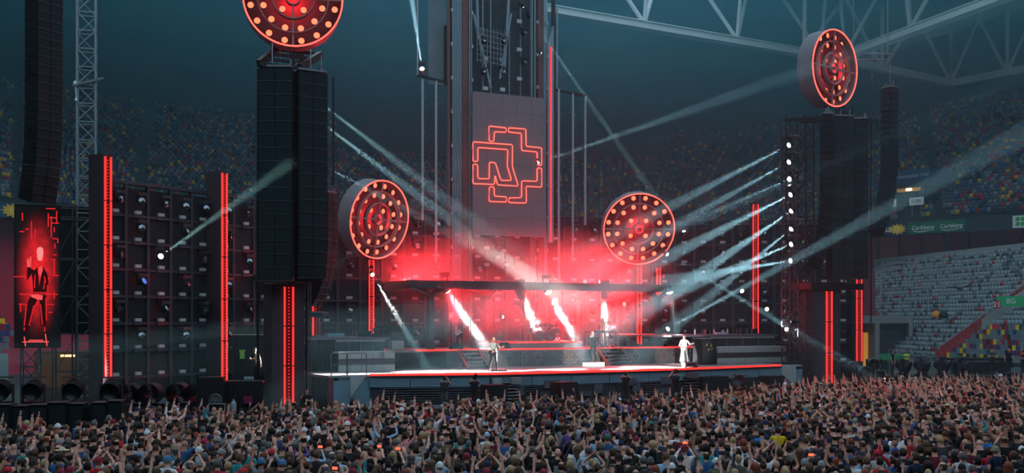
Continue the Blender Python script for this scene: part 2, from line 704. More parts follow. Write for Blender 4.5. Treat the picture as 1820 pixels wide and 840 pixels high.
board(1799, 1835, 'advertising_board', 'white advertising board with a green leaf mark and black letters', W_, [leafmark])
board(-40, 30, 'advertising_board', 'blue advertising board with a yellow sun above the colourful lower seats', mat('board_blue', (0.02, 0.07, 0.16)), [sun(3.2, s=1.1)])

# lower tier in the corner at the right-hand end
RED = mat('red_cladding', (0.62, 0.03, 0.075), 0.7, noise=0.2, nscale=0.5)
rw = MB()
line = ring([(1440, 146), (1530, 141), (1820, 121), (2300, 104)])
strip(rw, line, [(0, 2.0), (0, 16.0)])
struct('wall_right', rw, RED, 'deep red wall between the lower and the upper tier')
rw = MB()
for p, d, nn in walk(line, 3.3, -.06):
    rw.box((p.x, p.y, 9.0), (.12, .12, 13.6), math.atan2(d.y, d.x))
tag(rw.build('panel_joints', mat('dark_red_joint', (0.12, 0.01, 0.02), 0.7)), 'narrow upright joints dividing the red wall', 'wall joint', kind='stuff')

NR = 26
BOT = [Vector(((px - CX) / F_PX * Y, Y, 1.3)) for px, Y in ((1592, 100), (1665, 94), (1780, 84), (1900, 76), (2100, 66))]
TOP = [Vector(((px - CX) / F_PX * Y, Y, 11.2)) for px, Y in ((1556, 134), (1960, 95), (2100, 86), (2300, 78), (2550, 69))]
CORNER_L = Vector(((1556 - CX) / F_PX * 108, 108, 1.3))


def bowl(u, v):
    """u along (0..4), v up the rows 0..1."""
    i = min(3, int(u))
    f = u - i
    b = BOT[i] * (1 - f) + BOT[i + 1] * f
    t = TOP[i] * (1 - f) + TOP[i + 1] * f
    if u < 1:
        b = CORNER_L * (1 - f) + BOT[1] * f
    return b * (1 - v) + t * v


lb = MB()
US = [k * .25 for k in range(17)]
vs, fs = [], []
for r_ in range(NR):
    for h in (0, 1):
        for u in US:
            q = bowl(u, r_ / NR)
            z = bowl(u, r_ / NR).z if h == 0 else bowl(u, (r_ + 1) / NR).z
            vs.append((q.x, q.y, z))
for u in US:
    vs.append(tuple(bowl(u, 1.0)))
nu = len(US)
for k in range(2 * NR):
    for j in range(nu - 1):
        fs.append((k * nu + j, k * nu + j + 1, (k + 1) * nu + j + 1, (k + 1) * nu + j))
lb._add(vs, fs)
lower = thing('lower_grandstand', 'lower corner seating tier with grey terraces and rails beside the stage gear', 'grandstand', (0, 0, 0), kind='structure')
lb.build('terrace', mat('terrace_concrete', (0.22, 0.285, 0.30), 0.85, noise=0.25, nscale=0.8), lower)
m = MB()
for a, b in zip(US, US[1:]):
    p, q = bowl(a, 1.0), bowl(b, 1.0)
    m.beam(p + Vector((0, 0, .35)), q + Vector((0, 0, .35)), .3, 1.7)
m.build('parapet', mat('parapet_concrete', (0.28, 0.33, 0.34), 0.85, noise=0.15, nscale=0.5), lower)
m = MB()
q0, q1 = CORNER_L, bowl(0, 1)
m._add([(q0.x, q0.y, 1.2), (q1.x, q1.y, 1.2), (q1.x, q1.y, 11.5)], [(0, 1, 2), (2, 1, 0)])
for u0, u1 in zip(US, US[1:]):
    a, b = bowl(u0, 0), bowl(u1, 0)
    m._add([(a.x, a.y, 0), (b.x, b.y, 0), (b.x, b.y, 1.3), (a.x, a.y, 1.3)], [(0, 1, 2, 3)])
m.build('front_wall', CONC, lower)

# seats of the lower tier; diagonal stair splits standing terrace from coloured seats
STAIR_U = 1.02
near, far = [], []
for r_ in range(NR):
    v = (r_ + .55) / NR
    for u0 in range(4):
        a, b = bowl(u0 + .0001, v), bowl(u0 + .9999, v)
        n = int((b - a).length / .52)
        for k in range(n):
            u = u0 + (k + .5) / n
            if abs(u - STAIR_U) < .09 or u > 2.6:
                continue
            q = bowl(u, v)
            d = (b - a)
            z = bowl(u, (r_ + 1) / NR).z
            px, py = CX + q.x / q.y * F_PX, HOR - (z - CAM_Z) / q.y * F_PX
            if px > 1835:
                continue
            ang = math.atan2(d.y, d.x) + 0.0
            if u > STAIR_U and r_ < 7:
                near.append((q.x, q.y, z, ang, ['red', 'yellow', 'grey', 'blue', 'black', 'grey', 'grey'][(k * 3 + r_ * 2 + sr.randrange(3)) % 7]))
            elif sr.random() < .93:
                far.append((q.x, q.y, z, ang, (0.26, 0.34, 0.37) if sr.random() < .8 else ((0.10, 0.13, 0.16) if sr.random() < .8 else (.4, .05, .05))))
seat_meshes = {}
for k_, c_ in SEATC.items():
    mm = mat('seat_' + k_, c_ if k_ != 'yellow' else (0.8, .58, .02), 0.45)
    seat_meshes[k_] = sb.mesh('seat', mm)
near.sort(key=lambda i: i[1])
for x, y, z, a, c in near[:260]:
    put('seat', seat_meshes[c], lower, (x, y, z), (0, 0, a))
o = rowmesh('seats', far + [(x, y, z, a, SEATC[c]) for x, y, z, a, c in near[260:]], SEATM, lower, SEAT)
tag(o, kind='stuff')
# crush rails on the standing terrace and the red diagonal stair guard
m = MB()
for r_ in range(0, NR + 1, 2):
    u = 0.04
    while u < STAIR_U - .12:
        p = bowl(u, r_ / NR) + Vector((0, 0, .1))
        q = bowl(min(u + .16, STAIR_U - .1), r_ / NR) + Vector((0, 0, .1))
        m.beam(p + Vector((0, 0, 1.1)), q + Vector((0, 0, 1.1)), .07)
        m.beam(p + Vector((0, 0, .6)), q + Vector((0, 0, .6)), .05)
        m.beam(p, p + Vector((0, 0, 1.1)), .07)
        m.beam(q, q + Vector((0, 0, 1.1)), .07)
        u += .2 + (r_ % 4) * .012
for r_ in range(2, NR, 3):
    for u in (1.2, 1.5, 1.8, 2.1, 2.4):
        p = bowl(u, r_ / NR)
        m.beam(p, p + Vector((0, 0, 1.5)), .05)
tag(m.build('crush_rails', STEEL, lower), kind='stuff')
REDR = mat('red_guard', (0.42, 0.03, 0.04), 0.6)
for k in range(30):
    p = bowl(STAIR_U - .055, .02 + k * .032)
    q = bowl(STAIR_U - .055, .02 + (k + .82) * .032)
    if k in (10, 11):
        continue
    m = MB()
    up_ = Vector((0, 0, 1.1))
    m.beam(p + up_ * .6, q + up_ * .6, .08, .95)
    m.build('guard_panel', REDR, lower)
m = MB()
for k in range(31):
    p = bowl(STAIR_U - .055, .02 + k * .032)
    m.beam(p, p + Vector((0, 0, 1.35)), .06)
m.beam(bowl(STAIR_U - .055, .02) + Vector((0, 0, 1.35)), bowl(STAIR_U - .055, .98) + Vector((0, 0, 1.35)), .07)
m.build('stair_rail', STEEL, lower)
m = MB()
m._add([tuple(bowl(STAIR_U + .03, .25) + Vector((0, 0, .2))), tuple(bowl(STAIR_U + .03, .98) + Vector((0, 0, .2))),
        tuple(bowl(STAIR_U + .03, .98) + Vector((0, 0, 1.5))), tuple(bowl(STAIR_U + .03, .25) + Vector((0, 0, 1.5)))], [(0, 1, 2, 3)])
m.build('stair_wall', mat('stair_wall_concrete', (0.3, 0.34, 0.33), .8), lower)


def sign(name, label, px, py, Y, w, h, m_, text=None, tm=None, rz=0.0, cat='sign', size=.6):
    t_ = thing(name, label, cat, W(px, py, Y), rz)
    m = MB(); m.box((0, 0, 0), (w, .06, h)); m.build('panel', m_, t_)
    if text:
        text_obj('lettering', text, size, tm or W_, t_, (0, -.05, 0), bold=.01)
    return t_


sign('banner', 'bright green banner hung on the terrace rail', 1797, 535, 92, 2.2, .85, mat('bright_green', (0.03, 0.42, 0.16)), 'BG', W_, -.6, 'banner', .55)
sign('block_sign', 'small red sign with white numerals at the corner of the stair wall', 1772, 541, 91, .55, .6, mat('sign_red', (0.5, 0.02, 0.05)), '21', W_, -.6)
sign('block_sign', 'small red sign low on the stair wall under the numbered one', 1770, 580, 90, .55, .4, mat('sign_red', (0.5, 0.02, 0.05)), None, None, -.6)
sign('banner', 'low green banner beside the steward in yellow', 1585, 634, 98, 2.2, .55, mat('green_cloth', (0.03, 0.3, 0.12)), None, None, 0, 'banner')

# gates under the red wall
gt = thing('tunnel_gate', 'grey concrete tunnel mouth with an amber lit doorway under the red wall', 'gate', W(1570, 640, 104) * 1.0, -.1)
gt.location.z = 0
m = MB(); m.bb(-2.6, 2.6, 0, 6, 4.9, 5.6); m.build('lintel', CONC, gt)
m = MB(); m.bb(-.75, -.35, -.1, 6, 0, 4.9); m.bb(2.3, 2.6, -.1, 6, 0, 4.9); m.bb(-2.6, -2.4, 0, 6, 0, 4.9); m.build('pillar', CONC, gt)
m = MB(); m.bb(-2.4, -.75, 3, 3.1, 0, 4.0); m.build('amber_door', mat('amber_door', (0.6, 0.33, 0.05), 0.6, emit=(1.0, 0.45, 0.06), power=0.35), gt)
for k in range(6):
    m = MB(); m.bb(-.35, 2.3, 1.0, 1.1, .1 + k * .8, .85 + k * .8); m.build('shutter_slat', DARKG, gt)

# people-sized things on the terrace
# lower seats at the far left, seen beside the video screen
LB0 = [Vector(((px - CX) / F_PX * Y, Y, 0)) for px, Y in ((-260, 80), (60, 92))]
ls = MB()
strip(ls, LB0, [(0, 0), (0, 2.0)] + [q for i in range(20) for q in ((.1 + i * .75, 2.0 + (i + 1) * .5), (.1 + (i + 1) * .75, 2.0 + (i + 1) * .5))])
lower2 = struct('lower_grandstand', ls, mat('terrace_concrete', (0.27, 0.33, 0.345), 0.85), 'lower seating tier behind the tall video screen', 'grandstand')
n_ = 0
for i in range(20):
    for j, (p, d, nn) in enumerate(walk(LB0, .55, .5 + i * .75)):
        px = CX + p.x / p.y * F_PX
        if px < -12 or px > 34 or n_ > 250:
            continue
        n_ += 1
        c = ['grey', 'red', 'yellow', 'grey', 'blue', 'red', 'grey', 'yellow', 'grey'][(j * 2 + i * 5 + sr.randrange(3)) % 9]
        put('seat', seat_meshes[c], lower2, (p.x, p.y, 2.0 + (i + 1) * .5), (0, 0, math.atan2(d.y, d.x)))
rw = MB()
strip(rw, [Vector(((px - CX) / F_PX * Y, Y, 0)) for px, Y in ((-260, 99), (60, 108), (330, 124))], [(0, 0), (0, 15.0)])
struct('wall_left', rw, RED, 'red wall under the balcony behind the video screen')

# ------------------------------------------------------------------ roof trusses
def roof_truss(label, pts, z0, hgt, nseg, w):
    t_ = thing('roof_truss', label, 'truss', (0, 0, 0))
    a, b = pts
    d = (b - a)
    nrm = Vector((-d.y, d.x, 0)).normalized()
    if nrm.y < 0:
        nrm = -nrm
    m = MB()
    m.beam(a + Vector((0, 0, z0)), b + Vector((0, 0, z0)), w, w * .75)
    m.beam(a + Vector((0, 0, z0 + w * .42)), b + Vector((0, 0, z0 + w * .42)), w * 1.5, w * .12)
    m.beam(a + Vector((0, 0, z0 - w * .42)), b + Vector((0, 0, z0 - w * .42)), w * 1.5, w * .12)
    m.build('lower_chord', TRUSS, t_)
    for k in (1.0,):
        m = MB()
        m.tube(a + nrm * 4 * k + Vector((0, 0, z0 + hgt)), b + nrm * 4 * k + Vector((0, 0, z0 + hgt)), w * .35)
        m.build('upper_chord', TRUSS, t_)
    for i in range(nseg + 1):
        p = a + d * (i / nseg) + Vector((0, 0, z0 + w * .3))
        for k in (1.0,):
            for j in (-.5, .5):
                f = (i + j) / nseg
                if f < -.01 or f > 1.01:
                    continue
                q = a + d * f + nrm * 4 * k + Vector((0, 0, z0 + hgt))
                m = MB(); m.tube(p, q, w * .27, 8); m.build('diagonal', TRUSS, t_)
        q = a + d * (i / nseg) - nrm * 1.4 + Vector((0, 0, z0 + hgt))
        m = MB(); m.tube(p, q, w * .24, 8); m.build('post', TRUSS, t_)
    return t_


def XY(px, py, z):
    Y = (z - CAM_Z) * F_PX / (HOR - py)
    return Vector(((px - CX) / F_PX * Y, Y, 0))


n1 = XY(1145, 46, 36)
n2 = XY(1310, 74, 36)
dd = n2 - n1
roof_truss('long pale roof truss crossing behind the red screen tower', (n1 - dd * 2.0, n1 + dd * 2.0), 36.0, 11.5, 4, .85)
c1 = n1 + dd * 2.0
n3 = XY(1612, 58, 36)
dd = n3 - XY(1790, -8, 36)
roof_truss('pale roof truss climbing away from behind the high red disc', (n3 - dd * 1.6, n3 + dd * .75), 36.0, 11.5, 3, .9)
e1, e2, e3 = XY(1430, 92, 36), XY(1690, 148, 36), XY(1900, 108, 36)
for (a, b, n, lab) in ((e1, e2, 2, 'dim outer roof truss behind the high red disc'), (e2, e3, 2, 'dim outer roof truss past its bend over the corner seats')):
    t_ = thing('roof_truss', lab, 'truss', (0, 0, 0))
    m = MB(); m.beam(a + Vector((0, 0, 36)), b + Vector((0, 0, 36)), .9); m.build('lower_chord', TRUSS, t_)
    for i in range(n * 2 + 1):
        p = a + (b - a) * (i / (2 * n)) + Vector((0, 0, 36 if i % 2 == 0 else 43.5))
        if i < 2 * n:
            q = a + (b - a) * ((i + 1) / (2 * n)) + Vector((0, 0, 43.5 if i % 2 == 0 else 36))
            m = MB(); m.tube(p, q, .24); m.build('diagonal', TRUSS, t_)
        if i % 2 == 0:
            m = MB(); m.tube(p, p + Vector((0, 0, 7.5)), .26); m.build('post', TRUSS, t_)
# ================================================================== the stage
# closed lower ring behind the stage
rg = MB()
strip(rg, [q for q in RING if 330 < CX + q.x / q.y * F_PX < 1475], [(4.0, 0.0), (4.0, 14.9)])
struct('wall_rear', rg, mat('dark_lower_wall', (0.035, 0.03, 0.04), 0.85, noise=0.3, nscale=0.3), 'dark lower wall ringing the arena behind the stage')


def S(px, t=0.0):
    return ST.s(px, t)


stage = thing('main_stage', 'wide raised concert stage with blue-grey front, black louvres and a red lit edge', 'stage', (ST.x, ST.y, 0), ST.a)
FR = [(S(583), 0.0), (S(657), 0.0), (S(870, -1.9), -1.9), (S(1080, -2.0), -2.0), (S(1215, -1.6), -1.6), (S(1384), 0.0), (S(1425), 0.0)]
# deck
m = MB()
poly = FR + [(S(1425), 13.5), (S(583), 13.5)]
m.prism(poly, (0, 0, DECK - .12), (1, 0, 0), (0, 1, 0), (0, 0, 1), .12)
m.build('deck', FLOORM, stage)
TILEM = mat('raised_tile_metal', (0.10, 0.12, 0.14), 0.5, 0.1, noise=0.2)
LOUV = mat('louvre_metal', (0.075, 0.095, 0.115), 0.5, 0.3, noise=0.2)
for i, ((a, ta), (b, tb)) in enumerate(zip(FR, FR[1:])):
    A, B = Vector((a, ta, 0)), Vector((b, tb, 0))
    d = (B - A).normalized()
    nrm = Vector((d.y, -d.x, 0))
    ang = math.atan2(d.y, d.x)
    L = (B - A).length
    end = i in (0, 5)
    # recessed wall behind, upper apron, lower apron
    m = MB()
    m.beam(A + Vector((0, 0, 1.05)) - nrm * -.0, B + Vector((0, 0, 1.05)), .1, 2.1)
    m.build('fascia_panel', FASCIAD if not end else FASCIA, stage)
    if not end:
        n = max(2, round(L / 2.4))
        for k in range(n):
            p, q = A + d * (L * k / n + .02), A + d * (L * (k + 1) / n - .02)
            m = MB(); m.beam(p + nrm * .12 + Vector((0, 0, 1.98)), q + nrm * .12 + Vector((0, 0, 1.98)), .14, .5); m.build('apron_panel', FASCIA, stage)
            m = MB(); m.beam(p + nrm * .12 + Vector((0, 0, .45)), q + nrm * .12 + Vector((0, 0, .45)), .14, .75); m.build('apron_panel', FASCIA, stage)
        for k in range(7):
            z = .92 + k * .125
            m = MB(); m.beam(A + d * .5 + nrm * .12 + Vector((0, 0, z)), B - d * .3 + nrm * .12 + Vector((0, 0, z)), .1, .055); m.build('louvre_slat', LOUV, stage)
        if 2 <= i <= 3:
            n = int(L / 1.9)
            for k in range(n):
                c = A + d * (L * (k + .5) / n) + nrm * .22
                for (ox, oz, w, h) in ((0, 1.75, .95, .42), (.45, 1.45, .5, .5), (-.35, 1.2, .8, .3)):
                    if (k + int(oz * 7)) % 3 == 2:
                        continue
                    m = MB(); m.box(c + d * ox + Vector((0, 0, oz)), (w, .06, h), ang); m.build('raised_tile', TILEM if oz > 1.3 else LOUV, stage)
        m = MB(); m.beam(A + nrm * .17 + Vector((0, 0, DECK + .02)), B + nrm * .17 + Vector((0, 0, DECK + .02)), .07, .10)
        m.build('edge_light', REDLED, stage)
        m = MB(); m.beam(A + nrm * .16 + Vector((0, 0, DECK - .07)), B + nrm * .16 + Vector((0, 0, DECK - .07)), .2, .08); m.build('edge_trim', DARKG, stage)
m = MB(); m.bb(S(583) - .02, S(583) + .02, 0.05, 13.5, 0, DECK - .12); m.build('end_panel', FASCIAD, stage)
m = MB(); m.bb(S(1425) - .02, S(1425) + .02, 0.05, 13.5, 0, DECK - .12); m.build('end_panel', FASCIAD, stage)
# pale triangular plates on the end blocks
def zat(px, py, t):
    return ST.z(px, py, t)
m = MB()
m.prism([(S(621), 2.3), (S(649), 2.3), (S(622), zat(622, 706, 0))], (0, -.06, 0), (1, 0, 0), (0, 0, 1), (0, -1, 0), .04)
m.build('triangle_plate', PALE, stage)
m = MB()
m.prism([(S(1372), 2.3), (S(1413), 2.3), (S(1413), zat(1413, 688, 0))], (0, -.06, 0), (1, 0, 0), (0, 0, 1), (0, -1, 0), .04)
m.build('triangle_plate', PALE, stage)
m = MB(); m.bb(S(583), S(592), -.07, -.02, 0, 2.3); m.build('red_edge_plate', mat('dull_red_plate', (.16, .03, .05), .7), stage)
m = MB(); m.bb(S(583), S(657), -.08, .1, 2.28, 2.36); m.build('edge_trim', PALE, stage)
m = MB(); m.bb(S(1384), S(1425), -.08, .1, 2.28, 2.36); m.build('edge_trim', PALE, stage)

# centre opening with lit steps in the front wall
hs = thing('service_steps', 'pale steel steps in the stage front below the guitarist in the grey shirt', 'steps', ST.P(S(897, -2.3), -2.35, 0), ST.a)
m = MB(); m.bb(-.65, -.2, .0, .2, .6, 2.15); m.build('side_plate', PALE, hs)
for k in range(8):
    m = MB(); m.bb(-.18, .75, -.05 - .0 * k, .22, .7 + k * .17, .76 + k * .17); m.build('tread', STEEL, hs)
m = MB(); m.box((.55, -.1, 2.0), (.55, .3, .34)); m.build('lamp_box', STEEL, hs)
hs = thing('service_steps', 'steel steps and grille in the stage front below the guitarist in white', 'steps', ST.P(S(1228, -1.9), -1.95, 0), ST.a)
for k in range(8):
    m = MB(); m.bb(-.5, .5, -.05, .22, .7 + k * .17, .76 + k * .17); m.build('tread', GREYM, hs)
m = MB(); m.box((0, -.1, 2.0), (.8, .2, .3)); m.build('lamp_box', GREYM, hs)

# riser
RT = 6.3
riser = thing('stage_riser', 'upper stage level with dull front wall and thin red edge light behind the performers', 'riser', (ST.x, ST.y, DECK), ST.a)
x0, x1 = S(700, RT), S(1272, RT)
m = MB(); m.bb(x0, x1, RT, 13.5, RISER - DECK - .1, RISER - DECK); m.build('deck', FLOORM, riser)
n = 14
RFM = mat('riser_front', (0.10, 0.085, 0.09), 0.6, noise=0.3)
for k in range(n):
    a, b = x0 + (x1 - x0) * k / n, x0 + (x1 - x0) * (k + 1) / n
    m = MB(); m.bb(a + .015, b - .015, RT + .02, RT + .1, 0, RISER - DECK - .12); m.build('front_panel', RFM if k > 1 else CLOTH, riser)
m = MB(); m.bb(S(740, RT), S(1243, RT), RT - .06, RT + .02, RISER - DECK - .02, RISER - DECK + .055); m.build('edge_light', REDLED, riser)
for px in (1002, 1020, 1042, 1062, 1180, 1200, 930, 955, 1130, 905):      # cross-shaped frames on the riser front
    s_ = S(px, RT)
    fm = MB()
    w, h, a = .30, .34, .13
    cr = [(-w, -a), (-a, -a), (-a, -h), (a, -h), (a, -a), (w, -a), (w, a), (a, a), (a, h), (-a, h), (-a, a), (-w, a)]
    for (p, q) in zip(cr, cr[1:] + cr[:1]):
        fm.beam((s_ + p[0], RT - .02, .5 + p[1]), (s_ + q[0], RT - .02, .5 + q[1]), .04)
    fm.build('cross_frame', mat('copper_frame', (.30, .17, .11), .5, .3), riser)


def stairs(name, label, px0, px1, t0, t1, z0, z1, n, m_):
    t_ = thing(name, label, 'stairs', ST.P(0, 0, z0), ST.a)
    a, b = S(px0, t0), S(px1, t0)
    for k in range(n):
        f = (k + 1) / n
        mm = MB(); mm.bb(a, b, t0 + (t1 - t0) * k / n, t0 + (t1 - t0) * (k + 1) / n + .05, (z1 - z0) * f - .05, (z1 - z0) * f)
        mm.build('tread', m_, t_)
    for x in (a - .04, b + .04):
        mm = MB(); mm.beam((x, t0, 0.0), (x, t1, z1 - z0), .06, .16); mm.build('stringer', mat('red_stringer', (.35, .06, .05), .5), t_)
        mm = MB()
        mm.beam((x, t0, 0.0), (x, t0, .5), .04); mm.beam((x, t1 - .1, z1 - z0), (x, t1 - .1, z1 - z0 + .15), .04); mm.beam((x, t0, .5), (x, t1 - .1, z1 - z0 + .15), .04)
        mm.build('rail', GREYM, t_)
    return t_


stairs('stage_stairs', 'short stairs up to the riser beside the guitarist in the grey shirt', 833, 866, 4.9, RT - .05, DECK, RISER, 5, GREYM)
stairs('stage_stairs', 'short stairs up to the riser below the keyboard player', 1083, 1122, 4.9, RT - .05, DECK, RISER, 5, GREYM)

# drum riser
dr = thing('drum_riser', 'low platform with a red edge light under the drum kit', 'riser', (ST.x, ST.y, RISER), ST.a)
m = MB(); m.bb(S(884, 8.2), S(1034, 8.2), 8.2, 12.0, 0, .42); m.build('platform', FLOORM, dr)
m = MB(); m.bb(S(884, 8.2), S(1034, 8.2), 8.14, 8.2, .34, .42); m.build('edge_light', REDLED, dr)

# canopy over the riser
can = thing('stage_canopy', 'long flat black canopy on branching posts over the band', 'canopy', (ST.x, ST.y, 0), ST.a)
CT = 7.0
zc = 7.5
c0, c1_ = S(728, CT), S(1270, CT)
mid = (S(900, CT) + c0) / 2
cut = S(918, CT)
for a, b in ((c0, cut - .02), (cut + .02, c1_)):
    m = MB(); m.bb(a, b, CT, CT + .18, zc - .5, zc); m.build('front_beam', DARKG, can)
m = MB(); m.bb(c0, c0 + .15, CT + .2, CT + 6, zc - .5, zc); m.build('side_beam', DARKG, can)
m = MB(); m.bb(c1_ - .15, c1_, CT + .2, CT + 6, zc - .5, zc); m.build('side_beam', DARKG, can)
m = MB(); m.bb(c0, c1_, CT + 6, CT + 6.2, zc - .5, zc); m.build('rear_beam', DARKG, can)
FAB = mat('canopy_fabric', (0.55, 0.42, 0.40), 0.9)
bays = [S(728, CT), S(830, CT), S(918, CT), S(1010, CT), S(1100, CT), S(1190, CT), S(1270, CT)]
for a, b in zip(bays, bays[1:]):
    m = MB()
    for u0, u1, v0, v1 in ((0, .5, 0, .5), (.5, 1, 0, .5), (0, .5, .5, 1), (.5, 1, .5, 1)):
        def P_(u, v):
            h = (1 - abs(2 * u - 1)) * (1 - abs(2 * v - 1))
            return (a + .2 + (b - a - .4) * u, CT + .25 + 5.6 * v, zc - .14 - .3 * h)
        N_ = 3
        g0 = [[P_(u0 + (u1 - u0) * i / N_, v0 + (v1 - v0) * j / N_) for j in range(N_ + 1)] for i in range(N_ + 1)]
        for i in range(N_):
            for j in range(N_):
                m._add([g0[i][j], g0[i + 1][j], g0[i + 1][j + 1], g0[i][j + 1]], [(0, 1, 2, 3)])
    m.build('fabric_panel', FAB, can)
for px, t, top in ((767, 7.4, 1), (868, 12.6, 0), (1028, 12.6, 0), (1172, 7.4, 1)):
    s_ = S(px, t)
    m = MB(); m.bb(s_ - .17, s_ + .17, t, t + .3, RISER, 6.75); m.build('post', DARKG, can)
    for k in (-1, 1):
        m = MB()
        m.path([(s_, t + .15, 6.6), (s_ + k * .45, t + .15, 6.85), (s_ + k * 1.25, t + .15, 7.08)], [.16, .13, .1], 6)
        m.build('bracket', DARKG, can)
        m = MB(); m.path([(s_, t + .15, 6.6), (s_, t + .15 + k * .6, 6.9), (s_, t + .15 + k * 1.3, 7.1)], [.14, .12, .08], 6); m.build('bracket', DARKG, can)

# side risers
def side_riser(label, px0, px1, t, flip):
    t_ = thing('side_riser', label, 'riser', (ST.x, ST.y, 0), ST.a)
    a, b = S(px0, t), S(px1, t)
    n = 5
    for k in range(n):
        u, v = a + (b - a) * k / n, a + (b - a) * (k + 1) / n
        m = MB(); m.bb(u + .01, v - .01, t, t + .1, DECK + .02, DECK + .38); m.build('skirt_panel', PALE, t_)
        m = MB(); m.bb(u + .01, v - .01, t, t + .1, DECK + .72, DECK + 1.03); m.build('skirt_panel', PALE, t_)
    for k in range(4):
        z = DECK + .42 + k * .08
        m = MB(); m.bb(a, b, t + .03, t + .1, z, z + .045); m.build('louvre_slat', GREYM, t_)
    m = MB(); m.bb(a, b, t + .1, t + .2, DECK + .02, DECK + 1.03); m.build('backing', BLACK, t_)
    m = MB(); m.bb(a, b, t, t + 1.2, DECK + 1.03, DECK + 1.1); m.build('ledge', PALE, t_)
    a2, b2 = a + .15, b - .25
    n = 4
    GL = mat('smoked_window', (0.05, 0.06, 0.065), 0.2, 0.2)
    for k in range(n):
        u, v = a2 + (b2 - a2) * k / n, a2 + (b2 - a2) * (k + 1) / n
        m = MB(); m.bb(u + .05, v - .05, t + .95, t + 1.0, DECK + 1.1, DECK + 1.62); m.build('window_panel', GL, t_)
        m = MB(); m.bb(u - .03, u + .03, t + .9, t + 1.0, DECK + 1.1, DECK + 1.66); m.build('mullion', GREYM, t_)
    m = MB(); m.bb(a2, b2, t + .85, t + 1.0, DECK + 1.62, SIDE); m.build('top_trim', PALE, t_)
    m = MB()
    if flip:
        m.bb(a - 3.0, b + .1, t + .8, 13.2, SIDE - .12, SIDE)
    else:
        m.bb(S(548, t + .8), b, t + .8, 13.2, SIDE - .12, SIDE)
    m.build('top_deck', mat('side_deck_top', (.10, .10, .12), .6, noise=.2), t_)
    return t_


side_riser('side riser with smoked windows and pale louvres below the tilted red disc', 602, 702, 3.5, False)
side_riser('side riser with smoked windows and pale louvres beyond the guitarist in white', 1275, 1397, 3.5, True)
# black drape beside the left riser
dp = thing('black_drape', 'black cloth drape closing the gap behind the lit column', 'drape', (ST.x, ST.y, 0), ST.a)
m = MB()
a, b = S(546, 4.6), S(604, 4.4)
N_ = 24
vs = []
for i in range(N_ + 1):
    x = a + (b - a) * i / N_
    y = 4.5 + .07 * math.sin(i * 1.9)
    vs += [(x, y, 0.05), (x, y, SIDE - .14)]
m._add(vs, [(2 * i, 2 * i + 2, 2 * i + 3, 2 * i + 1) for i in range(N_)])
m.build('cloth', CLOTH, dp)

# guard rails on the left block
for px0, px1 in ((592, 620), (621, 655)):
    gr_ = thing('guard_rail', 'black tubular guard rail on the pale end block, %s' % ('outer one by the drape' if px0 < 600 else 'inner one by the red edge'), 'rail', ST.P(0, .3, DECK), ST.a)
    a, b = S(px0), S(px1)
    m = MB(); m.path([(a, 0, 0), (a, 0, 1.05), (a + .06, 0, 1.12), (b - .06, 0, 1.12), (b, 0, 1.05), (b, 0, 0)], .03, 6); m.build('frame', GREYM, gr_)
    m = MB(); m.tube((a, 0, .55), (b, 0, .55), .02); m.build('mid_rail', GREYM, gr_)

# ------------------------------------------------------------------ lighting walls
ROWZ = [2.32 + 1.42 * k for k in range(7)]
PANELM = mat('wall_mesh_panel', (0.016, 0.018, 0.024), 0.7, noise=0.5, nscale=5, bump=.3)
FRAMEM = mat('wall_frame', (0.05, 0.052, 0.068), 0.5, 0.4, noise=0.25)
FRAMEP = mat('wall_frame_pale', (0.20, 0.19, 0.20), 0.5, 0.4, noise=0.25)

# one moving head lamp, lens towards -y, hung under a bracket
def head_parts(name, lens_mat, yaw, pitch):
    t_ = thing(name, None, None)
    m = MB(); m.box((0, .05, .34), (.46, .36, .13)); m.build('base', DARKG, t_)
    y_ = MB(); y_.box((-.2, 0, .14), (.05, .12, .36)); y_.box((.2, 0, .14), (.05, .12, .36)); y_.box((0, 0, .27), (.42, .12, .05)); y_.build('yoke', BLACKM, t_)
    h = MB(); h.smooth = True
    h.lathe([(0.0, .2), (.11, .19), (.16, .08), (.165, -.1), (.175, -.16), (.175, -.2), (.15, -.2), (.15, -.17)], 14, (0, 0, 0), (0, 1, 0))
    hd = h.build('head', BLACKM, t_)
    hd.rotation_euler = (pitch, 0, yaw)
    l = MB(); l.smooth = True
    l.lathe([(0.0, -.215), (.08, -.205), (.15, -.175)], 14, (0, 0, 0), (0, 1, 0))
    l.build('lens', lens_mat, hd)
    return t_


HEADS = {}
def head(kind, yaw, pitch):
    key = (kind, round(yaw, 2), round(pitch, 2))
    if key not in HEADS:
        HEADS[key] = head_parts('moving_head_light', {'dark': GLASSD, 'blue': GLASSB, 'lit': WHITEHOT}[kind], yaw, pitch)
        return HEADS[key]
    return copy_tree(HEADS[key])


ORD = ['lowest', 'second', 'third', 'fourth', 'fifth', 'sixth', 'top']


